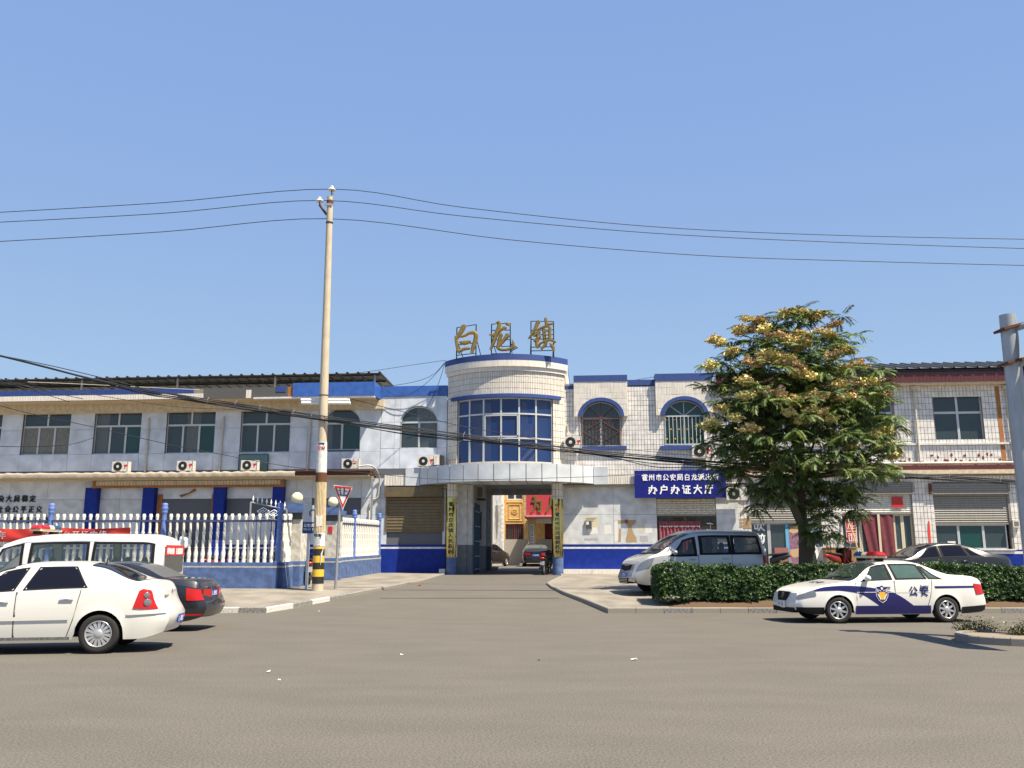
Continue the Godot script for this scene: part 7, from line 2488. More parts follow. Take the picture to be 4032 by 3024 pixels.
	var meshes := [frond_mesh(green, 0.45, 11), frond_mesh(Color(0.1, 0.155, 0.045), 0.32, 12), frond_mesh(Color(0.07, 0.12, 0.04), 0.6, 11), frond_mesh(Color(0.12, 0.165, 0.045), 0.5, 10)]
	var loose := 240
	for k in loose:
		var m := MeshInstance3D.new()
		m.name = "leaf"
		m.mesh = meshes[k % 4]
		m.material_override = M["leaf"]
		o.add_child(m, true)
		m.transform = cands[k * 2][0]
	var lists := [[], [], [], []]
	var cols := [[], [], [], []]
	for k in cands.size():
		if k < loose * 2 and k % 2 == 0: continue
		lists[k % 4].append(cands[k][0]); cols[k % 4].append(cands[k][1])
	for k in 4: multi("crown", meshes[k], lists[k], cols[k], "leaf", o)
	var spots := [[Vector3(7.355, 8.792, -26.560), 0], [Vector3(7.746, 8.719, -26.560), 0], [Vector3(8.584, 8.977, -26.560), 0], [Vector3(8.838, 9.015, -26.560), 0], [Vector3(9.222, 8.867, -26.560), 0], [Vector3(9.549, 8.904, -26.560), 0], [Vector3(10.030, 8.607, -26.560), 0], [Vector3(6.287, 8.129, -26.560), 1], [Vector3(6.496, 8.018, -26.560), 1], [Vector3(6.743, 7.706, -26.320), 1], [Vector3(6.143, 7.289, -26.560), 1], [Vector3(7.517, 8.459, -26.560), 0], [Vector3(7.121, 8.422, -26.560), 0], [Vector3(7.759, 8.389, -26.290), 0], [Vector3(7.996, 8.057, -25.840), 0], [Vector3(8.724, 8.124, -25.820), 0], [Vector3(8.863, 7.996, -25.740), 0], [Vector3(8.399, 7.824, -25.620), 0], [Vector3(7.537, 7.458, -25.560), 0], [Vector3(7.328, 7.161, -25.480), 0], [Vector3(7.741, 7.366, -25.460), 0], [Vector3(7.093, 7.225, -25.610), 0], [Vector3(7.977, 7.238, -25.360), 0], [Vector3(8.161, 7.158, -25.310), 0], [Vector3(8.393, 6.968, -25.230), 0], [Vector3(8.494, 6.749, -25.170), 0], [Vector3(9.418, 8.241, -26.000), 0], [Vector3(9.662, 8.172, -26.010), 0], [Vector3(9.973, 7.693, -25.810), 0], [Vector3(9.492, 7.340, -25.500), 0], [Vector3(9.873, 6.989, -25.490), 0], [Vector3(10.397, 7.151, -25.760), 0], [Vector3(9.584, 6.461, -25.270), 0], [Vector3(10.655, 6.586, -25.740), 0], [Vector3(11.068, 6.280, -25.970), 0], [Vector3(9.646, 6.080, -25.240), 0], [Vector3(10.036, 6.105, -25.380), 0], [Vector3(6.880, 6.597, -25.440), 0], [Vector3(6.925, 6.160, -25.310), 0], [Vector3(7.449, 6.197, -25.140), 0], [Vector3(5.925, 5.384, -26.260), 1], [Vector3(6.262, 5.817, -25.700), 1], [Vector3(6.527, 5.504, -25.460), 1], [Vector3(6.897, 5.140, -25.280), 1], [Vector3(7.972, 5.569, -25.010), 1], [Vector3(8.388, 5.368, -25.010), 1], [Vector3(8.610, 5.671, -25.020), 1], [Vector3(8.841, 5.574, -25.040), 1], [Vector3(9.150, 5.416, -25.100), 1], [Vector3(8.819, 6.083, -25.070), 0], [Vector3(9.575, 4.938, -25.270), 1], [Vector3(9.889, 4.659, -25.450), 1], [Vector3(10.902, 4.764, -26.030), 1], [Vector3(11.247, 5.235, -26.190), 1], [Vector3(11.540, 4.794, -26.560), 1], [Vector3(11.588, 4.550, -26.560), 1], [Vector3(11.334, 3.994, -26.560), 1], [Vector3(8.130, 5.939, -25.020), 0], [Vector3(10.687, 5.040, -25.780), 1], [Vector3(8.610, 7.702, -25.550), 0], [Vector3(6.038, 5.447, -25.980), 1], [Vector3(10.901, 6.655, -25.910), 0], [Vector3(10.463, 6.494, -25.620), 0], [Vector3(6.770, 6.103, -25.370), 0], [Vector3(7.628, 6.087, -25.090), 0], [Vector3(10.062, 7.582, -25.790), 0], [Vector3(8.580, 8.904, -26.560), 0], [Vector3(9.015, 8.977, -26.560), 0], [Vector3(8.688, 6.678, -25.160), 0], [Vector3(8.298, 6.786, -25.180), 0]]
	var yellow := Color(0.76, 0.68, 0.26)
	var tan := Color(0.58, 0.4, 0.19)
	var bm := [bloom_mesh(1, yellow, Color(0.78, 0.7, 0.32)), bloom_mesh(2, yellow, tan), bloom_mesh(3, tan, Color(0.62, 0.45, 0.24)), bloom_mesh(4, tan, yellow)]
	for k in spots.size():
		var p: Vector3 = spots[k][0]
		var m := MeshInstance3D.new()
		m.name = "flower_cluster"
		m.mesh = bm[[0, 1, 0, 3][k % 4] if spots[k][1] else [1, 2, 3, 0, 2][k % 5]]
		m.material_override = M["bloom"]
		o.add_child(m, true)
		var s := r.randf_range(0.28, 0.42)
		m.transform = Transform3D(Basis.from_euler(Vector3(r.randf_range(-0.2, 0.5), r.randf() * TAU, r.randf_range(-0.3, 0.3))).scaled(Vector3(s, s * 0.9, s)), p - base)

func hedge() -> void:
	var x0 = 4.034
	var x1 = 27.0
	var o := thing("clipped_hedge", "long clipped green hedge between the road and the shop row, behind the police car", "hedge", Transform3D(Basis(), Vector3((x0 + x1) / 2, 0.3, -25.1)))
	var r := RandomNumberGenerator.new()
	r.seed = 3
	var zf := -24.5
	var zb := -25.75
	var y0 = 0.36
	var y1 = 1.22
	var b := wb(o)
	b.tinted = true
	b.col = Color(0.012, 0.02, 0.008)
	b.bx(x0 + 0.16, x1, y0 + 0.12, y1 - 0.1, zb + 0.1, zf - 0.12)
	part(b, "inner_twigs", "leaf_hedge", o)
	b = MB.new()
	b.tinted = true
	for k in 7:
		var a := TAU * k / 7.0
		var d := Vector3(cos(a), 0.45 + 0.5 * sin(k * 2.1), sin(a)).normalized()
		var w := d.cross(Vector3.UP).normalized() * 0.34
		b.col = Color(0.034, 0.072, 0.022) * (0.8 + 0.5 * fposmod(k * 0.37, 1.0))
		b.col.a = 1
		b.quad(d * 0.15, d * 0.6 + w + Vector3(0, 0.1, 0), d * 1.15, d * 0.6 - w + Vector3(0, 0.05, 0))
	var clump := b.mesh()
	var list := []
	var cols := []
	var n := 28000
	for k in n:
		var x := lerpf(x0, x1, r.randf())
		var face := r.randf()
		var p: Vector3
		var up: Vector3
		var wob := 0.05 * sin(x * 1.7) + 0.035 * sin(x * 4.3 + 1.0)
		if face < 0.5:
			p = Vector3(x, lerpf(y0, y1, pow(r.randf(), 0.9)), zf + 0.045 * sin(x * 3.1) + 0.03 * sin(x * 7.0) + r.randf_range(-0.09, 0.05)); up = Vector3(0, 0.35, 1)
			p.z -= 0.12 * pow(clampf((p.y - 0.95) / 0.28, 0, 1), 2.0)
		elif face < 0.93:
			p = Vector3(x, y1 + wob + r.randf_range(-0.07, 0.05) + (0.1 * r.randf() if r.randf() < 0.06 else 0.0), lerpf(zb, zf, r.randf())); up = Vector3(0, 1, 0.1)
		else:
			p = Vector3(x0 + r.randf_range(-0.06, 0.1), lerpf(y0, y1, r.randf()), lerpf(zb, zf, r.randf())); up = Vector3(-1, 0.3, 0)
		if p.y < 0.5 and r.randf() < 0.45: continue
		up = (up.normalized() + Vector3(r.randfn(), r.randfn(), r.randfn()) * 0.4).normalized()
		var t := up.cross(Vector3(r.randfn(), r.randfn(), r.randfn())).normalized()
		var s := r.randf_range(0.03, 0.056)
		list.append(Transform3D(Basis(t, up, t.cross(up)) * Basis().scaled(Vector3.ONE * s), p - o.position))
		var g := r.randf()
		var c := Color(0.7, 0.75, 0.7).lerp(Color(1.5, 1.45, 0.9), g * g)
		if r.randf() < 0.05: c = Color(2.2, 2.4, 1.0)
		cols.append(c)
	multi("foliage", clump, list, cols, "leaf_hedge", o)

func cs(P: Dictionary, s: float, t: float, side: float) -> Vector3:
	var hw := cv(P.hw, s)
	var belt := cv(P.belt, s)
	var top := maxf(cv(P.top, s), belt + 0.012)
	var yb: float = P.sill
	for w: float in P.wheels:
		var d := absf(s - w)
		if d < P.arch: yb = maxf(yb, P.wr + sqrt(P.arch * P.arch - d * d))
	yb += 0.1 * pow(1.0 - clampf(minf(s, P.L - s) / 0.4, 0, 1), 2.0)
	yb = minf(yb, belt - 0.03)
	var g := top - belt
	var yre := belt + g * 0.87
	var y: float
	var z: float
	if t <= 1.0:
		y = lerpf(yb, belt, t)
		var q: float = (y - P.sill) / maxf(belt - P.sill, 0.1)
		z = hw * (1.0 - 0.06 * pow(absf(q - 0.58) / 0.58, 2.2))
		var flare := 0.0
		for w: float in P.wheels:
			var d := Vector2(s - w, y - P.wr).length()
			flare = maxf(flare, 1.0 - absf(d - P.arch - 0.01) / 0.07)
		z += 0.014 * maxf(flare, 0.0)
	elif t <= 2.0:
		var zre := hw * lerpf(0.93, P.tumble, smoothstep(0.02, 0.42, g))
		y = lerpf(belt, yre, t - 1.0)
		z = lerpf(hw * 0.968, zre, t - 1.0) + 0.02 * g * sin(PI * (t - 1.0))
	else:
		var zre := hw * lerpf(0.93, P.tumble, smoothstep(0.02, 0.42, g))
		var a := (t - 2.0) * PI / 2
		y = yre + (top - yre) * sin(a)
		z = zre * cos(a)
	var x: float = s - P.L / 2
	if s < 0.6: x -= (P.nose * exp(-pow((y - P.bump) / 0.2, 2.0)) - P.rake * maxf(0.0, y - P.bump)) * pow(1.0 - s / 0.6, 2.0)
	var e: float = P.L - s
	if e < 0.5: x += (P.tail * exp(-pow((y - P.bump) / 0.2, 2.0)) - P.rrake * maxf(0.0, y - P.bump)) * pow(1.0 - e / 0.5, 2.0)
	return Vector3(x, y, z * side)

func csn(P: Dictionary, s: float, t: float, side: float, off: float) -> Vector3:
	var ds := cs(P, minf(s + 0.015, P.L), t, side) - cs(P, maxf(s - 0.015, 0), t, side)
	var t1 := minf(t + 0.03, 3.0)
	var t0 := maxf(t - 0.03, 0.0)
	if t < 1.0: t1 = minf(t1, 1.0)
	var dt := cs(P, s, t1, side) - cs(P, s, t0, side)
	var n := ds.cross(dt) * side
	n = n.normalized() if n.length() > 1e-9 else Vector3(0, 0, side)
	return cs(P, s, t, side) + n * off

func end_x(P: Dictionary, y: float, rear: bool) -> float:
	if rear: return P.L / 2 + P.tail * exp(-pow((y - P.bump) / 0.2, 2.0)) - P.rrake * maxf(0.0, y - P.bump) + 0.05 * P.get("round", 1.0)
	return -P.L / 2 - P.nose * exp(-pow((y - P.bump) / 0.2, 2.0)) + P.rake * maxf(0.0, y - P.bump) - 0.05 * P.get("round", 1.0)

func t_of(P: Dictionary, s: float, y: float) -> float:
	var a := cs(P, s, 0.0, 1).y
	var d := cs(P, s, 1.0, 1).y
	return clampf((y - a) / maxf(d - a, 0.01), 0.0, 1.0)

func skin(b: MB, P: Dictionary, side: float, e: Array, off: float, nu := 10, nv := 6, rr := 0.05) -> void:
	var rows := []
	for r in nv + 1:
		var k := float(r) / nv
		var inset := rr * pow(maxf(0.0, absf(2 * k - 1) - 0.6) / 0.4, 2.0)
		var a := lerpf(e[0], e[1], k) + inset
		var d := lerpf(e[2], e[3], k) - inset
		var row := []
		for c in nu + 1: row.append(csn(P, lerpf(a, d, float(c) / nu), lerpf(e[4], e[5], k), side, off))
		rows.append(row)
	b.grid(rows, side < 0)

func rim_of(b: MB, P: Dictionary, side: float, e: Array, off: float, w: float) -> void:
	var tw: float = w / maxf(0.2, cv(P.top, (e[2] + e[3]) / 2) - cv(P.belt, (e[2] + e[3]) / 2))
	skin(b, P, side, [e[0] - w, e[0] - w, e[2] + w, e[2] + w, e[4] - tw, e[4] + tw * 0.4], off, 10, 1, 0)
	skin(b, P, side, [e[1] - w, e[1] - w, e[3] + w, e[3] + w, e[5] - tw * 0.4, e[5] + tw], off, 10, 1, 0)
	skin(b, P, side, [e[0] - w, e[1] - w, e[0] + w, e[1] + w, e[4] - tw * 0.4, e[5] + tw * 0.4], off + 0.002, 1, 6, 0)
	skin(b, P, side, [e[2] - w, e[3] - w, e[2] + w, e[3] + w, e[4] - tw * 0.4, e[5] + tw * 0.4], off + 0.002, 1, 6, 0)

func band(b: MB, P: Dictionary, side: float, low: Array, high: Array, off: float, n := 24) -> void:
	var s0: float = maxf(low[0].x, high[0].x)
	var rows := [[], [], [], []]
	var a0: float = minf(low[0].x, high[0].x)
	for c in n + 1:
		var k := float(c) / n
		var sl := lerpf(low[0].x, low[-1].x, k)
		var sh := lerpf(high[0].x, high[-1].x, k)
		var yl := cv(low, sl); var yh := cv(high, sh)
		for r in 4:
			var q := r / 3.0
			var s := lerpf(sl, sh, q)
			rows[r].append(csn(P, s, t_of(P, s, lerpf(yl, yh, q)), side, off))
	b.grid(rows, side < 0)

func line_on(b: MB, P: Dictionary, side: float, pts: Array, w: float, off: float) -> void:
	var rows := [[], []]
	var N := pts.size()
	for k in N:
		var d: Vector2 = (pts[mini(k + 1, N - 1)] - pts[maxi(k - 1, 0)]).normalized()
		var nrm := Vector2(-d.y, d.x) * w / 2
		for r in 2:
			var q: Vector2 = pts[k] + nrm * (1 if r else -1)
			rows[r].append(csn(P, q.x, q.y, side, off))
	b.grid(rows, side < 0)

func top_skin(b: MB, P: Dictionary, s0: float, s1: float, c0: float, c1: float, off: float, edge_in := 0.0) -> void:
	var rows := []
	for r in 9:
		var k := r / 8.0
		var s := lerpf(s0, s1, k)
		var row := []
		for q in 15:
			var c := lerpf(c0, c1, q / 14.0) * (1.0 - edge_in * pow(absf(2 * k - 1), 8.0))
			row.append(csn(P, s, 3.0 - absf(c), 1.0 if c >= 0 else -1.0, off))
		rows.append(row)
	b.grid(rows)

func wheel_into(o: Node3D, at: Vector3, r: float, side: float, spokes: int, style: String, turn := 0.0) -> void:
	var w := Node3D.new()
	w.name = "wheel"
	o.add_child(w, true)
	w.position = at
	var B := Basis(Vector3.UP, turn) * Basis(Vector3.RIGHT, PI / 2 * side)
	w.basis = B
	var b := MB.new()
	var rr := r * 0.66
	b.lathe([Vector2(rr, -0.1), Vector2(r * 0.9, -0.1), Vector2(r * 0.985, -0.075), Vector2(r, -0.03), Vector2(r, 0.03), Vector2(r * 0.985, 0.075), Vector2(r * 0.9, 0.098), Vector2(r * 0.78, 0.1), Vector2(rr, 0.09)], 36)
	part(b, "tyre", "tyre", w)
	b = MB.new()
	b.lathe([Vector2(0.0, 0.03), Vector2(rr * 0.98, 0.02)], 24)
	part(b, "drum", "wheel_dark", w)
	b = MB.new()
	b.lathe([Vector2(rr * 0.9, 0.06), Vector2(rr * 0.93, 0.092), Vector2(rr * 1.01, 0.096), Vector2(rr * 1.02, 0.08)], 30)
	for k in spokes:
		var a := TAU * (k + 0.3) / spokes
		var d := Vector3(cos(a), 0, sin(a))
		var s := Vector3(-sin(a), 0, cos(a))
		var w0 := rr * (0.09 if style == "fine" else 0.13)
		var w1 := rr * (0.12 if style == "fine" else 0.1)
		var y0 = 0.085; var y1 = 0.08
		if style == "cap": w0 = rr * 0.06; w1 = rr * 0.13
		b.quad(d * rr * 0.2 + s * w0 + Vector3.UP * y0, d * rr * 0.92 + s * w1 + Vector3.UP * y1, d * rr * 0.92 - s * w1 + Vector3.UP * y1, d * rr * 0.2 - s * w0 + Vector3.UP * y0)
		for e in [-1.0, 1.0]:
			b.quad(d * rr * 0.2 + s * w0 * e + Vector3.UP * y0, d * rr * 0.92 + s * w1 * e + Vector3.UP * y1, d * rr * 0.92 + s * w1 * e + Vector3.UP * 0.03, d * rr * 0.2 + s * w0 * e + Vector3.UP * 0.03)
	b.lathe([Vector2(rr * 0.34, 0.07), Vector2(rr * 0.33, 0.09), Vector2(rr * 0.16, 0.1), Vector2(0.0, 0.1)], 18)
	part(b, "rim", "alloy", w)

func car(called: String, label: String, category: String, at: Vector3, turn: float, P: Dictionary) -> Node3D:
	var o := thing(called, label, category, Transform3D(Basis(Vector3.UP, turn), at))
	var L: float = P.L
	var open: bool = P.get("open", false)
	var paintm: String = P.paint
	var ts := [0.0, 0.12, 0.28, 0.45, 0.6, 0.75, 0.88, 1.0, 1.12, 1.28, 1.44, 1.6, 1.76, 1.9, 2.0, 2.18, 2.4, 2.65, 2.85, 3.0]
	var st := []
	var n := int(L / 0.06)
	for k in n + 1: st.append(L * k / n)
	for w: float in P.wheels:
		for k in 13: st.append(w + P.arch * 0.9999 * cos(PI * k / 12.0))
	for v in [0.02, 0.05, 0.09, L - 0.02, L - 0.05, L - 0.09]: st.append(v)
	st.sort()
	var rows := []
	for s: float in st:
		var row := []
		for t: float in ts: row.append(cs(P, s, t, 1.0))
		for k in range(ts.size() - 2, -1, -1): row.append(cs(P, s, ts[k], -1.0))
		rows.append(row)
	var wins: Array = P.windows
	var C: int = rows[0].size()
	var skip := func(r: int, q: int) -> bool:
		if not open: return false
		var q2 := q if q < ts.size() - 1 else C - 2 - q
		var s: float = (st[r] + st[r + 1]) / 2
		var t: float = (ts[q2] + ts[q2 + 1]) / 2
		for e in wins:
			var k: float = (t - e[4]) / (e[5] - e[4])
			if k > -0.02 and k < 1.02 and s > lerpf(e[0], e[1], k) and s < lerpf(e[2], e[3], k): return true
		if t > 2.03 and s > P.screen[0] + 0.03 and s < P.screen[1] - 0.03: return true
		if t > 2.03 and P.has("back") and s > P.back[0] + 0.03 and s < P.back[1] - 0.03: return true
		return false
	var b := MB.new()
	b.grid(rows, false, skip)
	for e in [0, rows.size() - 1]:
		var row: Array = rows[e]
		var cap := []
		for k in ts.size():
			var line := []
			for j in 9:
				var p: Vector3 = row[k].lerp(row[C - 1 - k], j / 8.0)
				p.x += (-0.05 if e == 0 else 0.05) * sin(PI * j / 8.0) * P.get("round", 1.0)
				line.append(p)
			cap.append(line)
		b.grid(cap, e != 0)
	part(b, "body", paintm, o)
	b = MB.new()
	b.bx(-L / 2 + 0.25, L / 2 - 0.25, P.sill + 0.03, P.sill + 0.12, -0.6, 0.6)
	b.bx(-L / 2 + 0.12, L / 2 - 0.15, P.sill + 0.14, minf(0.62, P.belt[1].y - 0.1), -0.52, 0.52)
	part(b, "underbody", "underside", o)
	var glassm: String = P.get("glass", "car_glass_dark")
	for side in [1.0, -1.0]:
		for e in wins:
			b = MB.new()
			skin(b, P, side, e, 0.007 if not open else 0.001)
			var pn := part(b, "window_pane", e[6] if e.size() > 6 else glassm, o)
			b = MB.new()
			rim_of(b, P, side, e, 0.008, P.get("seal", 0.025))
			part(b, "window_seal", "trim_black", pn)
		for d in P.get("doors", []):
			b = MB.new()
			skin(b, P, side, [d[0], d[0], d[2], d[1], 0.06, 0.99], 0.003, 14, 8, 0.0)
			var dr := part(b, "door", paintm, o)
			b = MB.new()
			var ln := [Vector2(d[0], 1.0), Vector2(d[0], 0.5), Vector2(d[0], 0.07)]
			line_on(b, P, side, ln, 0.013, 0.005)
			var l2 := []
			for k in 7: l2.append(Vector2(lerpf(d[1], d[2], pow(k / 6.0, 1.6)), lerpf(1.0, 0.07, k / 6.0)))
			line_on(b, P, side, l2, 0.013, 0.005)
			part(b, "door_gap", "seam_dark", dr)
			b = MB.new()
			var hp := csn(P, d[1] - 0.2, P.get("handle", 0.86), side, 0.02)
			b.box(hp, Vector3(0.2, 0.035, 0.03))
			b.ball(hp + Vector3(0, 0.0, 0), Vector3(0.11, 0.02, 0.022), 8)
			part(b, "handle", P.get("handle_mat", paintm), dr)
		if P.has("headlight"):
			b = MB.new()
			skin(b, P, side, P.headlight, 0.008, 8, 4, 0.02)
			part(b, "headlight", "lamp_clear", o)
		if P.has("taillight"):
			b = MB.new()
			skin(b, P, side, P.taillight, 0.012, 8, 5, 0.0)
			part(b, "tail_light", "lamp_red", o)
		for k in P.get("marks", []):
			b = MB.new()
			band(b, P, side, k[2], k[3], k[4] if k.size() > 4 else 0.005)
			part(b, k[1], k[0], o)
		if P.has("mirror"):
			b = MB.new()
			var mp := csn(P, P.mirror[0], 1.0, side, 0.1) + Vector3(0, P.mirror[1], 0)
			b.ball(mp, Vector3(0.07, 0.075, 0.11), 12)
			b.box(mp + Vector3(0.02, -0.05, -0.08 * side), Vector3(0.06, 0.03, 0.1))
			part(b, "mirror", P.get("mirror_mat", paintm), o)
	b = MB.new()
	top_skin(b, P, P.screen[0], P.screen[1], -0.96, 0.96, 0.006)
	var ws := part(b, "windscreen", P.get("screen_glass", glassm), o)
	b = MB.new()
	for c in [-1.0, 1.0]: top_skin(b, P, P.screen[0] - 0.02, P.screen[1] + 0.02, c * 0.94, c * 0.999, 0.009)
	top_skin(b, P, P.screen[0] - 0.06, P.screen[0] + 0.02, -0.98, 0.98, 0.009)
	part(b, "screen_seal", "trim_black", ws)
	if P.has("back"):
		b = MB.new()
		top_skin(b, P, P.back[0], P.back[1], -0.93, 0.93, 0.006)
		part(b, "rear_window", P.get("back_glass", glassm), o)
	if P.has("gap_lines"):
		b = MB.new()
		for g in P.gap_lines: top_skin(b, P, g - 0.006, g + 0.006, -1.0, 1.0, 0.004)
		part(b, "panel_gap", "seam_dark", o)
	if open:
		b = MB.new()
		for x in P.get("seats", []):
			for z in [-0.38, 0.38]:
				b.ball(Vector3(x - L / 2, 0.82 + P.get("seat_up", 0.0), z), Vector3(0.13, 0.36, 0.25), 10)
				b.ball(Vector3(x - L / 2 + 0.04, 1.24 + P.get("seat_up", 0.0), z), Vector3(0.07, 0.13, 0.14), 10)
		b.bx(P.screen[0] - L / 2, P.screen[0] - L / 2 + 0.5, 0.5, cv(P.belt, P.screen[0] + 0.3) - 0.02, -0.6, 0.6)
		part(b, "seats", "seat_dark", o)
	var tr: float = P.hw[3].y - 0.12
	for k in 4:
		var s: float = P.wheels[k % 2]
		var side := 1.0 if k < 2 else -1.0
		wheel_into(o, Vector3(s - L / 2, P.wr, tr * side + 0.02 * side), P.wr, side, P.get("spokes", 8), P.get("rim", "alloy"), P.get("steer", 0.0) if k % 2 == 0 else 0.0)
	return o

func plate(o: Node3D, at: Vector3, B: Basis, m: String, text: String, ink: String) -> void:
	var b := MB.new()
	b.T = Transform3D(B, at)
	b.box(Vector3.ZERO, Vector3(0.44, 0.14, 0.012))
	var p := part(b, "number_plate", m, o)
	b = MB.new()
	b.T = Transform3D(B, at)
	words(b, text, -0.185, -0.045, 0.045, 0.09, 0.012, 0.003, 0.012, 0.006)
	part(b, "plate_lettering", ink, p)

const FRONT := Basis(Vector3(0, 0, 1), Vector3(0, 1, 0), Vector3(-1, 0, 0))
const REAR := Basis(Vector3(0, 0, -1), Vector3(0, 1, 0), Vector3(1, 0, 0))

func sedan(L: float, extra: Dictionary) -> Dictionary:
	var P := {"L": L, "sill": 0.2, "wr": 0.3, "arch": 0.35, "tumble": 0.74, "nose": 0.06, "rake": 0.12, "tail": 0.05, "rrake": 0.06, "bump": 0.45}
	P.merge(extra, true)
	return P

func light_bar(called: String, label: String, at: Transform3D, wide: float, red_first: bool) -> void:
	var o := thing(called, label, "light bar", at)
	var cols := ["bar_red", "bar_cream", "bar_blue"] if red_first else ["bar_blue", "bar_cream", "bar_red"]
	var cuts := [-0.5, -0.1, 0.1, 0.5]
	for k in 3:
		var b := MB.new()
		var x0: float = cuts[k] * wide; var x1: float = cuts[k + 1] * wide
		var rows := []
		for s in 9:
			var t := s / 8.0
			var x := lerpf(x0, x1, t)
			var e := clampf((wide / 2 - absf(x)) / 0.14, 0.0, 1.0)
			var tp := 0.075 + 0.075 * sqrt(e) if k != 1 else 0.145
			var hz := 0.15 * (0.72 + 0.28 * sqrt(e))
			var row := []
			for q in [[-1.0, 0.055], [-1.0, tp * 0.6], [-0.72, tp], [0.72, tp], [1.0, tp * 0.6], [1.0, 0.055], [-1.0, 0.055]]: row.append(Vector3(x, q[1], q[0] * hz))
			rows.append(row)
		for s in 8:
			for q in 6: b.quad(rows[s][q], rows[s][q + 1], rows[s + 1][q + 1], rows[s + 1][q])
		for e in [0, 8]:
			for q in [1, 2, 3, 4]: b.tri(rows[e][0], rows[e][q], rows[e][q + 1])
		part(b, "lens", cols[k], o)
	var b := MB.new()
	b.bx(-wide / 2 + 0.03, wide / 2 - 0.03, 0.0, 0.054, -0.13, 0.13)
	part(b, "base", "bar_cream", o)
	for x in [-wide * 0.36, wide * 0.36]:
		b = MB.new()
		b.bx(x - 0.04, x + 0.04, -0.07, 0.0, -0.1, 0.1)
		part(b, "foot", "trim_black", o)

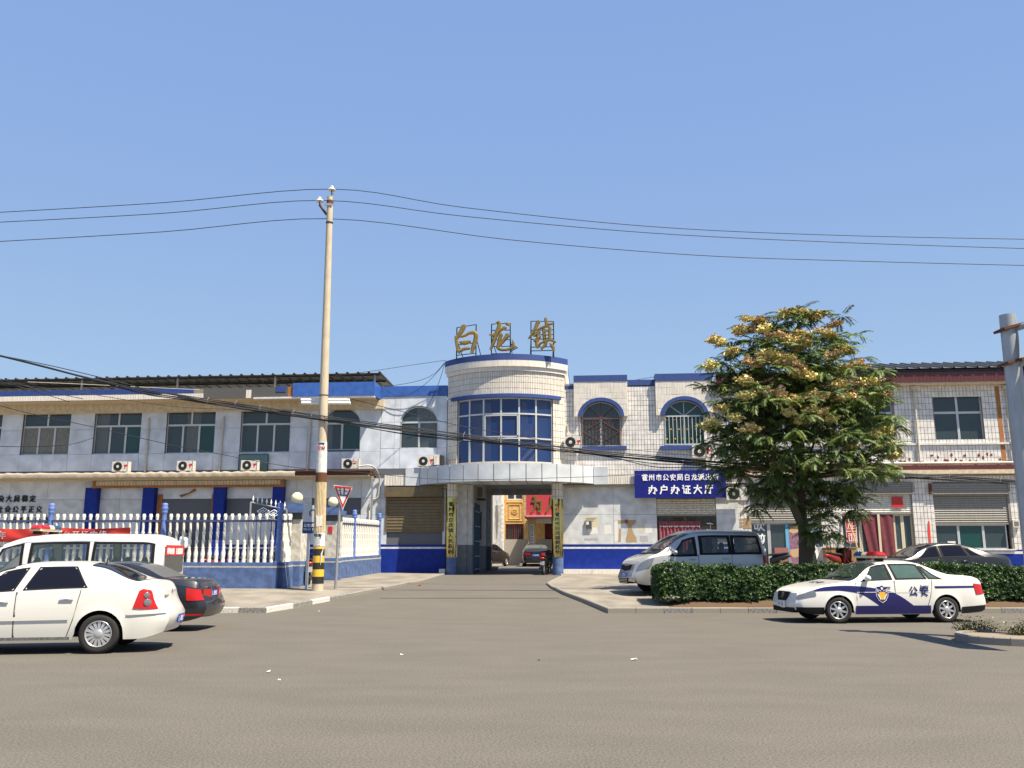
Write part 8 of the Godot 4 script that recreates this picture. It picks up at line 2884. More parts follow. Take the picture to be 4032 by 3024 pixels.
func vehicles() -> void:
	var A := Vector2(7.600, -21.169)
	var Bq := Vector2(10.207, -21.458)
	var d2 := (Bq - A).normalized()
	var turn := -atan2(d2.y, d2.x)
	var P := sedan(4.62, {"paint": "paint_police", "wheels": [0.92, 3.58],
		"top": [Vector2(0, 0.69), Vector2(0.1, 0.75), Vector2(0.6, 0.87), Vector2(1.28, 0.98), Vector2(1.85, 1.35), Vector2(2.15, 1.43), Vector2(2.75, 1.44), Vector2(3.08, 1.39), Vector2(3.75, 1.12), Vector2(4.3, 1.08), Vector2(4.53, 1.02), Vector2(4.62, 0.96)],
		"belt": [Vector2(0, 0.64), Vector2(0.3, 0.76), Vector2(1.3, 0.93), Vector2(3.7, 0.99), Vector2(4.62, 0.9)],
		"hw": [Vector2(0, 0.66), Vector2(0.12, 0.76), Vector2(0.5, 0.83), Vector2(1.2, 0.86), Vector2(3.6, 0.86), Vector2(4.2, 0.83), Vector2(4.5, 0.77), Vector2(4.62, 0.7)],
		"windows": [[1.5, 1.86, 2.26, 2.2, 1.1, 1.9, "car_glass_clear"], [2.38, 2.3, 3.12, 2.98, 1.1, 1.9, "car_glass_green"], [3.2, 3.05, 3.5, 3.12, 1.12, 1.82, "car_glass_green"]],
		"screen": [1.3, 2.0], "back": [3.1, 3.68], "open": true, "seats": [2.15, 3.2], "screen_glass": "car_glass_clear", "back_glass": "car_glass_green", "glass": "car_glass_green",
		"doors": [[1.36, 2.31, 2.31], [2.325, 3.26, 3.05]], "handle": 0.84, "spokes": 8, "mirror": [1.62, 0.05], "steer": -0.22,
		"headlight": [0.0, 0.0, 0.4, 0.36, 0.72, 0.97], "taillight": [4.36, 4.32, 4.61, 4.6, 0.6, 0.95], "gap_lines": [1.24, 3.78],
		"marks": [["police_blue", "blue_swoosh", [Vector2(0.2, 0.705), Vector2(0.5, 0.735), Vector2(0.87, 0.745), Vector2(1.32, 0.7), Vector2(1.53, 0.63), Vector2(1.7, 0.53), Vector2(1.9, 0.4)], [Vector2(0.24, 0.725), Vector2(0.62, 0.83), Vector2(1.1, 0.855), Vector2(1.4, 0.845), Vector2(1.8, 0.8), Vector2(2.1, 0.75), Vector2(2.28, 0.69), Vector2(2.5, 0.575), Vector2(2.75, 0.4)]],
			["police_blue", "rear_stripe", [Vector2(3.32, 0.79), Vector2(4.33, 0.8)], [Vector2(3.3, 0.84), Vector2(4.33, 0.845)]],
			["police_blue", "sill_panel", [Vector2(1.32, 0.21), Vector2(3.18, 0.21)], [Vector2(1.32, 0.4), Vector2(3.18, 0.4)], 0.01],
			["trim_black", "front_skirt", [Vector2(0.0, 0.21), Vector2(0.56, 0.21)], [Vector2(0.0, 0.37), Vector2(0.56, 0.37)], 0.01],
			["trim_black", "rear_skirt", [Vector2(3.95, 0.21), Vector2(4.6, 0.25)], [Vector2(3.95, 0.36), Vector2(4.6, 0.4)], 0.01],
			["paint_police", "body_line", [Vector2(1.36, 0.7), Vector2(3.2, 0.7)], [Vector2(1.36, 0.712), Vector2(3.2, 0.712)], 0.011]]})
	var mid = A + d2 * (P.L / 2 - 0.92)
	var off := Vector2(d2.y, -d2.x) * 0.74
	var c = mid + off
	var o := car("police_car", "white and dark blue police saloon with roof beacon parked before the hedge", "car", Vector3(c.x, 0.0, c.y), turn, P)
	var L: float = P.L
	var b := MB.new()
	b.T = Transform3D(FRONT * Basis(Vector3.RIGHT, -0.32), Vector3(end_x(P, 0.62, false) + 0.01, 0.63, 0))
	b.prism(PackedVector2Array([Vector2(-0.3, -0.02), Vector2(-0.22, -0.14), Vector2(0.22, -0.14), Vector2(0.3, -0.02), Vector2(0.32, 0.08), Vector2(-0.32, 0.08)]), -0.05, 0.02)
	part(b, "grille", "trim_black", o)
	b = MB.new()
	b.T = Transform3D(FRONT * Basis(Vector3.RIGHT, -0.32), Vector3(end_x(P, 0.62, false) - 0.012, 0.62, 0))
	for k in 16: stroke(b, PackedVector2Array([Vector2(cos(TAU * k / 16) * 0.06, sin(TAU * k / 16) * 0.06), Vector2(cos(TAU * (k + 1) / 16) * 0.06, sin(TAU * (k + 1) / 16) * 0.06)]), 0.014, 0.014, 0, 0.01 + 0.0003 * (k % 2))
	stroke(b, PackedVector2Array([Vector2(-0.035, 0.04), Vector2(-0.015, -0.045), Vector2(0, 0.0), Vector2(0.015, -0.045), Vector2(0.035, 0.04)]), 0.013, 0.013, 0, 0.009)
	part(b, "emblem", "chrome", o)
	plate(o, Vector3(end_x(P, 0.42, false) - 0.012, 0.42, 0.0), FRONT, "plate_white", "14 16", "ink")
	b = MB.new()
	b.bx(-L / 2 - 0.09, -L / 2 + 0.05, 0.24, 0.35, -0.58, 0.58)
	part(b, "front_skirt", "trim_black", o)
	b = MB.new()
	var sc := csn(P, 1.98, t_of(P, 1.98, 0.68), 1, 0.012)
	var shield := func(k: float, dy := 0.0) -> PackedVector2Array: return PackedVector2Array([Vector2(0, 0.2) * k, Vector2(0.05, 0.17) * k, Vector2(0.13, 0.165) * k, Vector2(0.15, 0.05) * k, Vector2(0.145, -0.06) * k, Vector2(0.09, -0.16) * k, Vector2(0, -0.22) * k, Vector2(-0.09, -0.16) * k, Vector2(-0.145, -0.06) * k, Vector2(-0.15, 0.05) * k, Vector2(-0.13, 0.165) * k, Vector2(-0.05, 0.17) * k])
	b.T = Transform3D(Basis(), sc)
	b.prism(shield.call(1.0), -0.02, 0.0)
	var sh := part(b, "shield", "sign_white", o)
	b = MB.new(); b.T = Transform3D(Basis(), sc)
	b.prism(shield.call(0.93), -0.01, 0.003)
	part(b, "shield_field", "police_blue", sh)
	b = MB.new(); b.T = Transform3D(Basis(), sc)
	b.prism(PackedVector2Array([Vector2(-0.075, 0.03), Vector2(0.075, 0.03), Vector2(0.08, -0.06), Vector2(0, -0.16), Vector2(-0.08, -0.06)]), 0.0, 0.006)
	part(b, "shield_heart", "shield_gold", sh)
	b = MB.new(); b.T = Transform3D(Basis(), sc)
	var star := PackedVector2Array()
	for k in 10: star.append(Vector2(0, 0.115) + Vector2(sin(TAU * k / 10), cos(TAU * k / 10)) * (0.042 if k % 2 == 0 else 0.018))
	b.prism(star, 0.0, 0.006)
	for s in [-1.0, 1.0]:
		for k in 6: b.box(Vector3(s * (0.105 - 0.012 * k), -0.02 - 0.022 * k, 0.004), Vector3(0.016, 0.03, 0.005), Basis(Vector3.BACK, 0.5 * s))
		for k in 3: b.box(Vector3(s * (0.03 + 0.02 * k), 0.055 + 0.01 * k, 0.004), Vector3(0.014, 0.014, 0.005), Basis(Vector3.BACK, 0.7))
		stroke(b, PackedVector2Array([Vector2(s * 0.1, 0.03), Vector2(s * 0.105, 0.1)]), 0.02, 0.012, 0.0, 0.006)
	part(b, "shield_star", "sign_white", sh)
	for k in 2:
		b = MB.new()
		var s: float = [2.66, 2.93][k]
		var q := csn(P, s + 0.1, t_of(P, s + 0.1, 0.72), 1, 0.012)
		b.T = Transform3D(Basis(), q)
		char_shape(b, "公安"[k], -0.11, -0.1, 0.22, 0.22, 0.004, 0.03)
		part(b, "door_character", "police_blue", o)
	var hd := csn(P, 0.75, 2.75, 1, 0.004)
	for k in 2:
		b = MB.new()
		b.T = Transform3D(Basis(Vector3.UP, -PI / 2) * Basis(Vector3.RIGHT, -1.43), csn(P, 0.72, 3.0, 1, 0.012) + Vector3(0, 0, -0.3 + 0.32 * k))
		char_shape(b, "公安"[k], 0, 0, 0.24, 0.2, 0.004, 0.026)
		part(b, "bonnet_character", "police_blue", o)
	b = MB.new()
	for z in [0.15, -0.35]:
		b.tube([csn(P, 1.34, 2.6, 1, 0.02) * Vector3(1, 1, 0) + Vector3(0, 0, z), csn(P, 1.42, 2.8, 1, 0.015) * Vector3(1, 1, 0) + Vector3(0, 0, z + 0.42)], 0.012, 5)
	part(b, "wiper", "trim_black", o)
	var T := o.transform
	light_bar("light_bar", "red, cream and blue beacon bar on the police saloon, red end nearer", T * Transform3D(Basis(Vector3.UP, -PI / 2), Vector3(2.2 - L / 2, 1.49, 0)), 1.2, false)
	var wr := Vector2(-6.675, -14.756)
	P = sedan(4.36, {"seal": 0.014, "paint": "paint_white", "wheels": [0.9, 3.44], "wr": 0.31, "arch": 0.37, "sill": 0.22,
		"top": [Vector2(0, 0.66), Vector2(0.15, 0.74), Vector2(0.9, 0.93), Vector2(1.25, 1.0), Vector2(1.9, 1.37), Vector2(2.3, 1.45), Vector2(2.9, 1.46), Vector2(3.35, 1.4), Vector2(3.95, 1.15), Vector2(4.2, 1.13), Vector2(4.3, 1.09), Vector2(4.36, 0.98)],
		"belt": [Vector2(0, 0.6), Vector2(0.4, 0.78), Vector2(1.3, 0.92), Vector2(3.7, 1.02), Vector2(4.36, 0.92)],
		"hw": [Vector2(0, 0.6), Vector2(0.15, 0.74), Vector2(0.6, 0.83), Vector2(1.2, 0.86), Vector2(3.5, 0.86), Vector2(3.9, 0.84), Vector2(4.18, 0.78), Vector2(4.36, 0.64)],
		"windows": [[1.45, 1.9, 2.1, 2.25, 1.08, 1.9], [2.25, 2.42, 3.2, 2.98, 1.08, 1.9]],
		"screen": [1.28, 2.02], "back": [3.2, 3.98], "doors": [[1.3, 2.15, 2.15], [2.165, 3.12, 2.95]], "handle": 0.82, "spokes": 15, "rim": "cap", "tail": 0.12, "rrake": 0.14, "bump": 0.55,
		"taillight": [3.93, 4.07, 4.27, 4.2, 0.62, 1.25],
		"marks": [["paint_white", "rub_strip", [Vector2(1.3, 0.52), Vector2(2.98, 0.54)], [Vector2(1.3, 0.575), Vector2(2.98, 0.6)], 0.022], ["paint_white", "bumper_strip", [Vector2(3.85, 0.6), Vector2(4.34, 0.62)], [Vector2(3.85, 0.66), Vector2(4.34, 0.68)], 0.02], ["kerb_grey", "dirty_sill", [Vector2(1.3, 0.225), Vector2(3.0, 0.225)], [Vector2(1.3, 0.27), Vector2(3.0, 0.27)], 0.004]]})
	turn = deg_to_rad(9.0)
	var fwd := Vector2(cos(turn), -sin(turn))
	mid = wr - fwd * (3.44 - 2.18)
	c = mid + Vector2(fwd.y, -fwd.x) * 0.75
	o = car("white_car", "white saloon with dark windows and a spoked wheel cover, cut off by the left edge", "car", Vector3(c.x, 0, c.y), turn, P)
	L = P.L
	b = MB.new()
	for q in [[4.15, 0.76, 0.062], [4.14, 0.92, 0.05]]:
		var m := csn(P, q[0], q[1], 1, 0.016)
		b.ball(m, Vector3(q[2], q[2], 0.012), 14, Basis(Vector3.UP, 0.45))
	part(b, "lamp_lens", "lamp_clear", o)
	plate(o, Vector3(end_x(P, 0.5, true) + 0.01, 0.5, 0.0), REAR * Basis(Vector3.RIGHT, 0.1), "plate_blue", "L 7093", "plate_white")
	b = MB.new()
	b.T = Transform3D(REAR, Vector3(end_x(P, 0.93, true), 0.93, 0))
	stroke(b, PackedVector2Array([Vector2(-0.05, 0.0), Vector2(0, 0.05), Vector2(0.05, 0.0)]), 0.02, 0.02, 0, 0.008)
	stroke(b, PackedVector2Array([Vector2(-0.05, -0.045), Vector2(0, 0.005), Vector2(0.05, -0.045)]), 0.02, 0.02, 0, 0.008)
	b.bx(-0.5, -0.28, -0.05, -0.02, -0.03, 0.006)
	part(b, "emblem", "chrome", o)
	b = MB.new()
	b.tube([csn(P, 3.25, 3.0, 1, 0.0), csn(P, 3.2, 3.0, 1, 0.0) + Vector3(0.06, 0.08, 0)], 0.012, 5)
	part(b, "aerial", "trim_black", o)
	P = sedan(4.4, {"paint": "paint_black", "wheels": [0.88, 3.36],
		"top": [Vector2(0, 0.66), Vector2(0.15, 0.74), Vector2(0.9, 0.9), Vector2(1.25, 0.98), Vector2(1.85, 1.34), Vector2(2.2, 1.42), Vector2(2.7, 1.43), Vector2(3.1, 1.36), Vector2(3.72, 1.09), Vector2(4.2, 1.06), Vector2(4.34, 1.0), Vector2(4.4, 0.9)],
		"belt": [Vector2(0, 0.6), Vector2(0.4, 0.76), Vector2(1.3, 0.92), Vector2(3.6, 0.98), Vector2(4.4, 0.86)],
		"hw": [Vector2(0, 0.6), Vector2(0.15, 0.74), Vector2(0.6, 0.83), Vector2(1.2, 0.85), Vector2(3.5, 0.85), Vector2(4.0, 0.83), Vector2(4.28, 0.79), Vector2(4.4, 0.7)],
		"windows": [[1.45, 1.88, 2.1, 2.1, 1.08, 1.9], [2.2, 2.2, 2.95, 2.85, 1.08, 1.9], [3.02, 2.92, 3.36, 3.0, 1.1, 1.8]],
		"screen": [1.28, 1.95], "back": [3.06, 3.66], "back_glass": "car_glass_dusty", "doors": [[1.3, 2.15, 2.15], [2.16, 3.05, 2.9]], "spokes": 10, "tail": 0.13, "rrake": 0.04, "bump": 0.5,
		"taillight": [4.12, 4.12, 4.395, 4.39, 0.6, 0.97], "marks": [["lamp_red", "rear_reflector", [Vector2(4.05, 0.33), Vector2(4.38, 0.33)], [Vector2(4.05, 0.36), Vector2(4.38, 0.37)], 0.015]]})
	wr = Vector2(-7.542, -18.829)
	turn = deg_to_rad(2.5)
	fwd = Vector2(cos(turn), -sin(turn))
	mid = wr - fwd * (3.36 - 2.2)
	c = mid + Vector2(fwd.y, -fwd.x) * 0.74
	o = car("black_car", "dusty black saloon between the white saloon and the white van, red tail lamps", "car", Vector3(c.x, 0, c.y), turn, P)
	L = P.L
	for z in [-0.46, 0.46]:
		b = MB.new()
		b.box(Vector3(end_x(P, 0.77, true) - 0.025, 0.765, z), Vector3(0.05, 0.16, 0.36), Basis(Vector3.UP, -0.18 * signf(z)))
		part(b, "tail_light", "lamp_red", o)
		b = MB.new()
		b.box(Vector3(end_x(P, 0.77, true) + 0.002, 0.77, z * 0.9), Vector3(0.008, 0.08, 0.12), Basis(Vector3.UP, -0.18 * signf(z)))
		part(b, "lamp_lens", "lamp_clear", o)
	plate(o, Vector3(end_x(P, 0.76, true) + 0.012, 0.76, 0.0), REAR, "plate_blue", "L 2093", "plate_white")
	b = MB.new()
	var ex := end_x(P, 0.95, true)
	b.bx(ex - 0.05, ex + 0.012, 0.93, 0.975, -0.03, 0.03)
	b.bx(ex - 0.06, ex - 0.01, 0.885, 0.905, -0.55, -0.36); b.bx(ex - 0.06, ex - 0.01, 0.885, 0.905, 0.36, 0.55)
	part(b, "emblem", "chrome", o)
	P = sedan(4.9, {"paint": "paint_van", "wheels": [0.95, 3.75], "wr": 0.31, "arch": 0.36, "sill": 0.26, "tumble": 0.86, "nose": 0.05, "rake": 0.1, "tail": 0.0, "rrake": 0.0, "round": 0.2, "bump": 0.5,
		"top": [Vector2(0, 0.95), Vector2(0.2, 1.1), Vector2(0.75, 1.62), Vector2(1.15, 1.88), Vector2(1.7, 2.04), Vector2(2.5, 2.08), Vector2(4.4, 2.07), Vector2(4.75, 2.0), Vector2(4.9, 1.78)],
		"belt": [Vector2(0, 0.85), Vector2(0.4, 1.02), Vector2(1.2, 1.12), Vector2(4.9, 1.14)],
		"hw": [Vector2(0, 0.68), Vector2(0.15, 0.78), Vector2(0.6, 0.83), Vector2(1.2, 0.84), Vector2(4.5, 0.84), Vector2(4.8, 0.81), Vector2(4.9, 0.77)],
		"windows": [[0.85, 1.15, 1.62, 1.6, 1.06, 1.86], [1.8, 1.82, 3.15, 3.13, 1.06, 1.86], [3.27, 3.29, 4.68, 4.66, 1.06, 1.86]],
		"screen": [0.25, 1.12], "open": true, "glass": "car_glass_clear", "screen_glass": "car_glass_clear", "seats": [1.75, 2.7, 3.6, 4.3], "seat_up": 0.15, "seal": 0.035, "doors": [[0.8, 1.72, 1.72]], "spokes": 8,
		"marks": [["box_grey", "roof_gutter", [Vector2(0.9, 1.0), Vector2(4.8, 1.0)], [Vector2(0.9, 1.0), Vector2(4.8, 1.0)]]]})
	P.marks = []
	turn = deg_to_rad(2.0)
	fwd = Vector2(cos(turn), -sin(turn))
	var vr := Vector2(-8.310, -21.3)
	mid = vr - fwd * 2.45
	c = mid + Vector2(fwd.y, -fwd.x) * 0.8
	o = car("white_van", "white police minibus with see-through windows before the baluster fence", "van", Vector3(c.x, 0, c.y), turn, P)
	L = P.L
	b = MB.new()
	for side in [1.0, -1.0]:
		line_on(b, P, side, [Vector2(0.9, 1.93), Vector2(1.6, 1.93), Vector2(3.0, 1.93), Vector2(4.75, 1.93)], 0.03, 0.006)
	part(b, "roof_gutter", "box_grey", o)
	b = MB.new()
	b.bx(L / 2 - 0.02, L / 2 + 0.022, 1.17, 1.76, -0.64, 0.64)
	var rw := part(b, "rear_window", "car_glass_dusty", o)
	b = MB.new()
	b.bx(L / 2 + 0.0225, L / 2 + 0.028, 1.55, 1.8, -0.66, 0.66)
	part(b, "red_sticker", "banner_red", rw)
	b = MB.new()
	b.T = Transform3D(REAR, Vector3(L / 2 + 0.028, 1.58, 0))
	words(b, "利剑出鞘 扫黑除恶", -0.56, 0.0, 0.11, 0.15, 0.013, 0.003, 0.02)
	part(b, "sticker_lettering", "sign_white", rw)
	b = MB.new()
	for z in [-0.72, 0.72]: b.bx(L / 2 - 0.01, L / 2 + 0.02, 0.85, 1.1, z - 0.05, z + 0.05)
	part(b, "tail_light", "lamp_red", o)
	b = MB.new()
	b.bx(L / 2 - 0.02, L / 2 + 0.06, 0.35, 0.55, -0.72, 0.72)
	part(b, "rear_bumper", "box_grey", o)
	light_bar("light_bar", "red, cream and blue beacon bar on the white police minibus", o.transform * Transform3D(Basis(Vector3.UP, -PI / 2), Vector3(1.75 - L / 2, 2.13, 0)), 1.15, false)
	P = sedan(4.3, {"paint": "paint_silver", "wheels": [0.92, 3.5], "wr": 0.3, "arch": 0.36, "sill": 0.24, "tumble": 0.8, "nose": 0.07, "rake": 0.16, "tail": 0.03, "rrake": 0.1, "bump": 0.45,
		"top": [Vector2(0, 0.86), Vector2(0.1, 0.94), Vector2(0.4, 1.06), Vector2(0.75, 1.18), Vector2(1.5, 1.7), Vector2(1.95, 1.85), Vector2(2.6, 1.88), Vector2(3.8, 1.86), Vector2(4.1, 1.8), Vector2(4.3, 1.45)],
		"belt": [Vector2(0, 0.78), Vector2(0.4, 0.98), Vector2(0.9, 1.08), Vector2(4.3, 1.14)],
		"hw": [Vector2(0, 0.58), Vector2(0.12, 0.7), Vector2(0.45, 0.8), Vector2(1.1, 0.83), Vector2(3.8, 0.83), Vector2(4.15, 0.8), Vector2(4.3, 0.75)],
		"windows": [[1.1, 1.55, 1.9, 1.88, 1.02, 1.76, "car_glass"], [2.08, 2.08, 3.02, 3.0, 1.06, 1.8, "car_glass"], [3.12, 3.12, 4.05, 3.98, 1.06, 1.8, "car_glass_clear"]],
		"screen": [0.72, 1.75], "open": true, "glass": "car_glass", "screen_glass": "car_glass_clear", "seats": [1.9, 2.9], "seat_up": 0.12, "seal": 0.05, "doors": [[1.02, 1.98, 1.98], [2.0, 3.06, 3.06]], "spokes": 10, "mirror": [1.2, 0.06],
		"headlight": [0.04, 0.12, 0.45, 0.62, 0.66, 1.04], "taillight": [4.12, 4.12, 4.29, 4.29, 0.5, 0.95], "gap_lines": [0.7]})
	var van_f := Vector2(4.498, -26.535)
	turn = deg_to_rad(13.0)
	fwd = Vector2(cos(turn), -sin(turn))
	mid = van_f + fwd * (2.15 - 0.92)
	c = mid + Vector2(fwd.y, -fwd.x) * 0.72
	o = car("silver_minivan", "silver people carrier parked on the pavement with its nose at the hedge end", "van", Vector3(c.x, walk_y(c.y), c.y), turn, P)
	L = P.L
	b = MB.new()
	b.T = Transform3D(FRONT * Basis(Vector3.RIGHT, -0.4), Vector3(end_x(P, 0.72, false) + 0.01, 0.72, 0))
	b.prism(PackedVector2Array([Vector2(-0.4, 0.1), Vector2(-0.33, -0.04), Vector2(0, -0.09), Vector2(0.33, -0.04), Vector2(0.4, 0.1), Vector2(0.2, 0.08), Vector2(0, 0.05), Vector2(-0.2, 0.08)]), -0.06, 0.03)
	part(b, "grille", "trim_black", o)
	plate(o, Vector3(end_x(P, 0.52, false) - 0.012, 0.54, 0.05), FRONT, "plate_blue", "L 09525", "plate_white")
	b = MB.new()
	b.T = Transform3D(FRONT, Vector3(end_x(P, 0.36, false), 0.37, 0))
	b.prism(PackedVector2Array([Vector2(-0.4, 0.08), Vector2(-0.3, -0.1), Vector2(0.3, -0.1), Vector2(0.4, 0.08)]), -0.06, 0.01)
	part(b, "lower_grille", "trim_black", o)
	for k in 4:
		b = MB.new()
		b.T = Transform3D(FRONT, Vector3(end_x(P, 0.36, false) - 0.006, 0.3 + k * 0.045, 0))
		b.bx(-0.33 - 0.014 * k, 0.33 + 0.014 * k, -0.008, 0.008, -0.02, 0.01)
		part(b, "grille_bar", "alloy", o)
	for z in [-0.58, 0.58]:
		b = MB.new()
		b.box(Vector3(-L / 2 + 0.09, 0.36, z), Vector3(0.12, 0.12, 0.17))
		part(b, "fog_lamp_recess", "trim_black", o)
	P = sedan(4.6, {"paint": "paint_dark", "wheels": [0.92, 3.6],
		"top": [Vector2(0, 0.68), Vector2(0.2, 0.78), Vector2(0.9, 0.93), Vector2(1.3, 1.02), Vector2(1.9, 1.36), Vector2(2.35, 1.47), Vector2(2.8, 1.48), Vector2(3.3, 1.38), Vector2(4.0, 1.14), Vector2(4.4, 1.1), Vector2(4.6, 0.95)],
		"belt": [Vector2(0, 0.62), Vector2(0.4, 0.8), Vector2(1.3, 0.95), Vector2(3.8, 1.03), Vector2(4.6, 0.9)],
		"hw": [Vector2(0, 0.6), Vector2(0.15, 0.74), Vector2(0.6, 0.84), Vector2(1.2, 0.87), Vector2(3.6, 0.87), Vector2(4.1, 0.84), Vector2(4.45, 0.78), Vector2(4.6, 0.66)],
		"windows": [[1.5, 1.95, 2.25, 2.22, 1.08, 1.9], [2.34, 2.3, 3.15, 3.0, 1.08, 1.9], [3.2, 3.06, 3.6, 3.2, 1.1, 1.75]],
		"screen": [1.34, 2.1], "back": [3.25, 3.95], "glass": "pane", "doors": [[1.4, 2.3, 2.3], [2.31, 3.2, 3.05]]})
	P.glass = "car_glass_dark"
	var dc := Vector2(13.290, -28.6)
	o = car("dark_car", "dark grey saloon between the hedge and the counter window, only its roof showing", "car", Vector3(dc.x, walk_y(dc.y) - 0.02, dc.y), 0.03, P)
	var said := ["dark saloon in the yard half hidden by the left passage wall", "dark saloon in the yard behind the scooter, blue number plate towards us"]
	for k in 2:
		var Q := P.duplicate(true)
		Q.paint = ["paint_brown", "paint_black"][k]
		Q.glass = "car_glass_dark"
		Q.back_glass = "car_glass_green"
		Q.taillight = [4.3, 4.3, 4.59, 4.59, 0.62, 0.95]
		var yx: float = [-1.674, 1.600][k]
		var yz: float = [-59.0, -59.5][k]
		o = car("yard_car", said[k], "car", Vector3(yx, 0.85, yz), [deg_to_rad(-112.0), deg_to_rad(-92.0)][k], Q)
		plate(o, Vector3(end_x(Q, 0.72, true) + 0.012, 0.72, 0.0), REAR, "plate_blue", "A 8L6C5", "plate_white")
		for z in [-0.5, 0.5]:
			b = MB.new()
			b.box(Vector3(end_x(Q, 0.79, true) - 0.02, 0.79, z), Vector3(0.05, 0.14, 0.3), Basis(Vector3.UP, -0.18 * signf(z)))
			part(b, "tail_light", "lamp_red", o)
	scooters()

func scooter(label: String, at: Vector3, turn: float, main: String, group := "") -> Node3D:
	var o := thing("scooter", label, "scooter", Transform3D(Basis(Vector3.UP, turn), at), group)
	var r := 0.24
	for x in [-0.62, 0.6]:
		var w := Node3D.new()
		w.name = "wheel"
		o.add_child(w, true)
		w.position = Vector3(x, r, 0)
		w.basis = Basis(Vector3.RIGHT, PI / 2)
		var b := MB.new()
		b.lathe([Vector2(r * 0.66, -0.04), Vector2(r * 0.9, -0.045), Vector2(r, 0), Vector2(r * 0.9, 0.045), Vector2(r * 0.66, 0.04)], 20)
		part(b, "tyre", "tyre", w)
		b = MB.new()
		b.lathe([Vector2(0.0, -0.03), Vector2(r * 0.68, -0.03), Vector2(r * 0.68, 0.03), Vector2(0.0, 0.03)], 14)
		part(b, "rim", "alloy", w)
	var shell := func(called: String, m: String, rows: Array) -> void:
		var b := MB.new()
		var g := []
		for q in rows:
			var row := []
			for s in 13:
				var a := TAU * (s % 12) / 12
				row.append(Vector3(q[0], q[1] + sin(a) * q[3], cos(a) * q[2]))
			g.append(row)
		b.grid(g, false)
		part(b, called, m, o)
	shell.call("rear_body", main, [[-0.05, 0.5, 0.05, 0.1], [0.1, 0.55, 0.13, 0.16], [0.4, 0.62, 0.15, 0.15], [0.7, 0.7, 0.12, 0.1], [0.86, 0.74, 0.03, 0.03]])
	shell.call("seat", "seat_dark", [[-0.12, 0.74, 0.06, 0.03], [0.0, 0.77, 0.13, 0.05], [0.35, 0.79, 0.15, 0.055], [0.65, 0.83, 0.1, 0.05], [0.78, 0.84, 0.03, 0.02]])
	shell.call("footboard", main, [[-0.5, 0.3, 0.1, 0.05], [-0.2, 0.29, 0.16, 0.05], [0.15, 0.33, 0.14, 0.08], [0.4, 0.36, 0.1, 0.1]])
	shell.call("front_fender", main, [[-0.86, 0.36, 0.03, 0.02], [-0.75, 0.48, 0.07, 0.04], [-0.6, 0.52, 0.08, 0.04], [-0.45, 0.46, 0.06, 0.04]])
	var b := MB.new()
	var g := []
	for k in 6:
		var t := k / 5.0
		var row := []
		for s in 9:
			var a := lerpf(-1.2, 1.2, s / 8.0)
			row.append(Vector3(lerpf(-0.42, -0.52, t) - cos(a) * 0.12, lerpf(0.32, 0.98, t), sin(a) * lerpf(0.16, 0.21, sin(PI * t))))
		g.append(row)
	b.grid(g)
	part(b, "leg_shield", main, o)
	b = MB.new()
	b.tube([Vector3(-0.64, 0.24, 0), Vector3(-0.52, 0.6, 0), Vector3(-0.42, 1.0, 0)], 0.03, 7)
	part(b, "steering_column", "black_iron", o)
	b = MB.new()
	b.tube([Vector3(-0.28, 1.02, -0.33), Vector3(-0.42, 1.04, -0.1), Vector3(-0.42, 1.04, 0.1), Vector3(-0.28, 1.02, 0.33)], 0.022, 7)
	b.ball(Vector3(-0.45, 1.02, 0), Vector3(0.12, 0.09, 0.13), 10)
	part(b, "handlebar", "black_iron", o)
	for z in [-0.27, 0.27]:
		b = MB.new()
		b.tube([Vector3(-0.36, 1.03, z), Vector3(-0.36, 1.2, z * 1.15)], 0.008, 5)
		b.ball(Vector3(-0.36, 1.23, z * 1.2), Vector3(0.02, 0.045, 0.065), 10)
		part(b, "mirror", "chrome", o)
	b = MB.new()
	b.ball(Vector3(-0.56, 0.98, 0), Vector3(0.05, 0.06, 0.09), 10)
	part(b, "headlight", "lamp_clear", o)
	b = MB.new()
	b.ball(Vector3(0.83, 0.72, 0), Vector3(0.05, 0.06, 0.1), 10)
	part(b, "tail_light", "lamp_red", o)
	b = MB.new()
	b.box(Vector3(0.84, 0.52, 0), Vector3(0.02, 0.18, 0.2), Basis(Vector3.BACK, 0.2))
	part(b, "number_plate", "galv", o)
	b = MB.new()
	b.tube([Vector3(0.62, 0.24, -0.1), Vector3(0.7, 0.5, -0.12)], 0.03, 6)
	b.tube([Vector3(0.15, 0.3, 0.12), Vector3(0.75, 0.3, 0.14)], 0.045, 8)
	b.tube([Vector3(0.1, 0.3, 0.1), Vector3(0.16, 0.01, 0.2)], 0.014, 5)
	part(b, "engine", "black_iron", o)
	return o

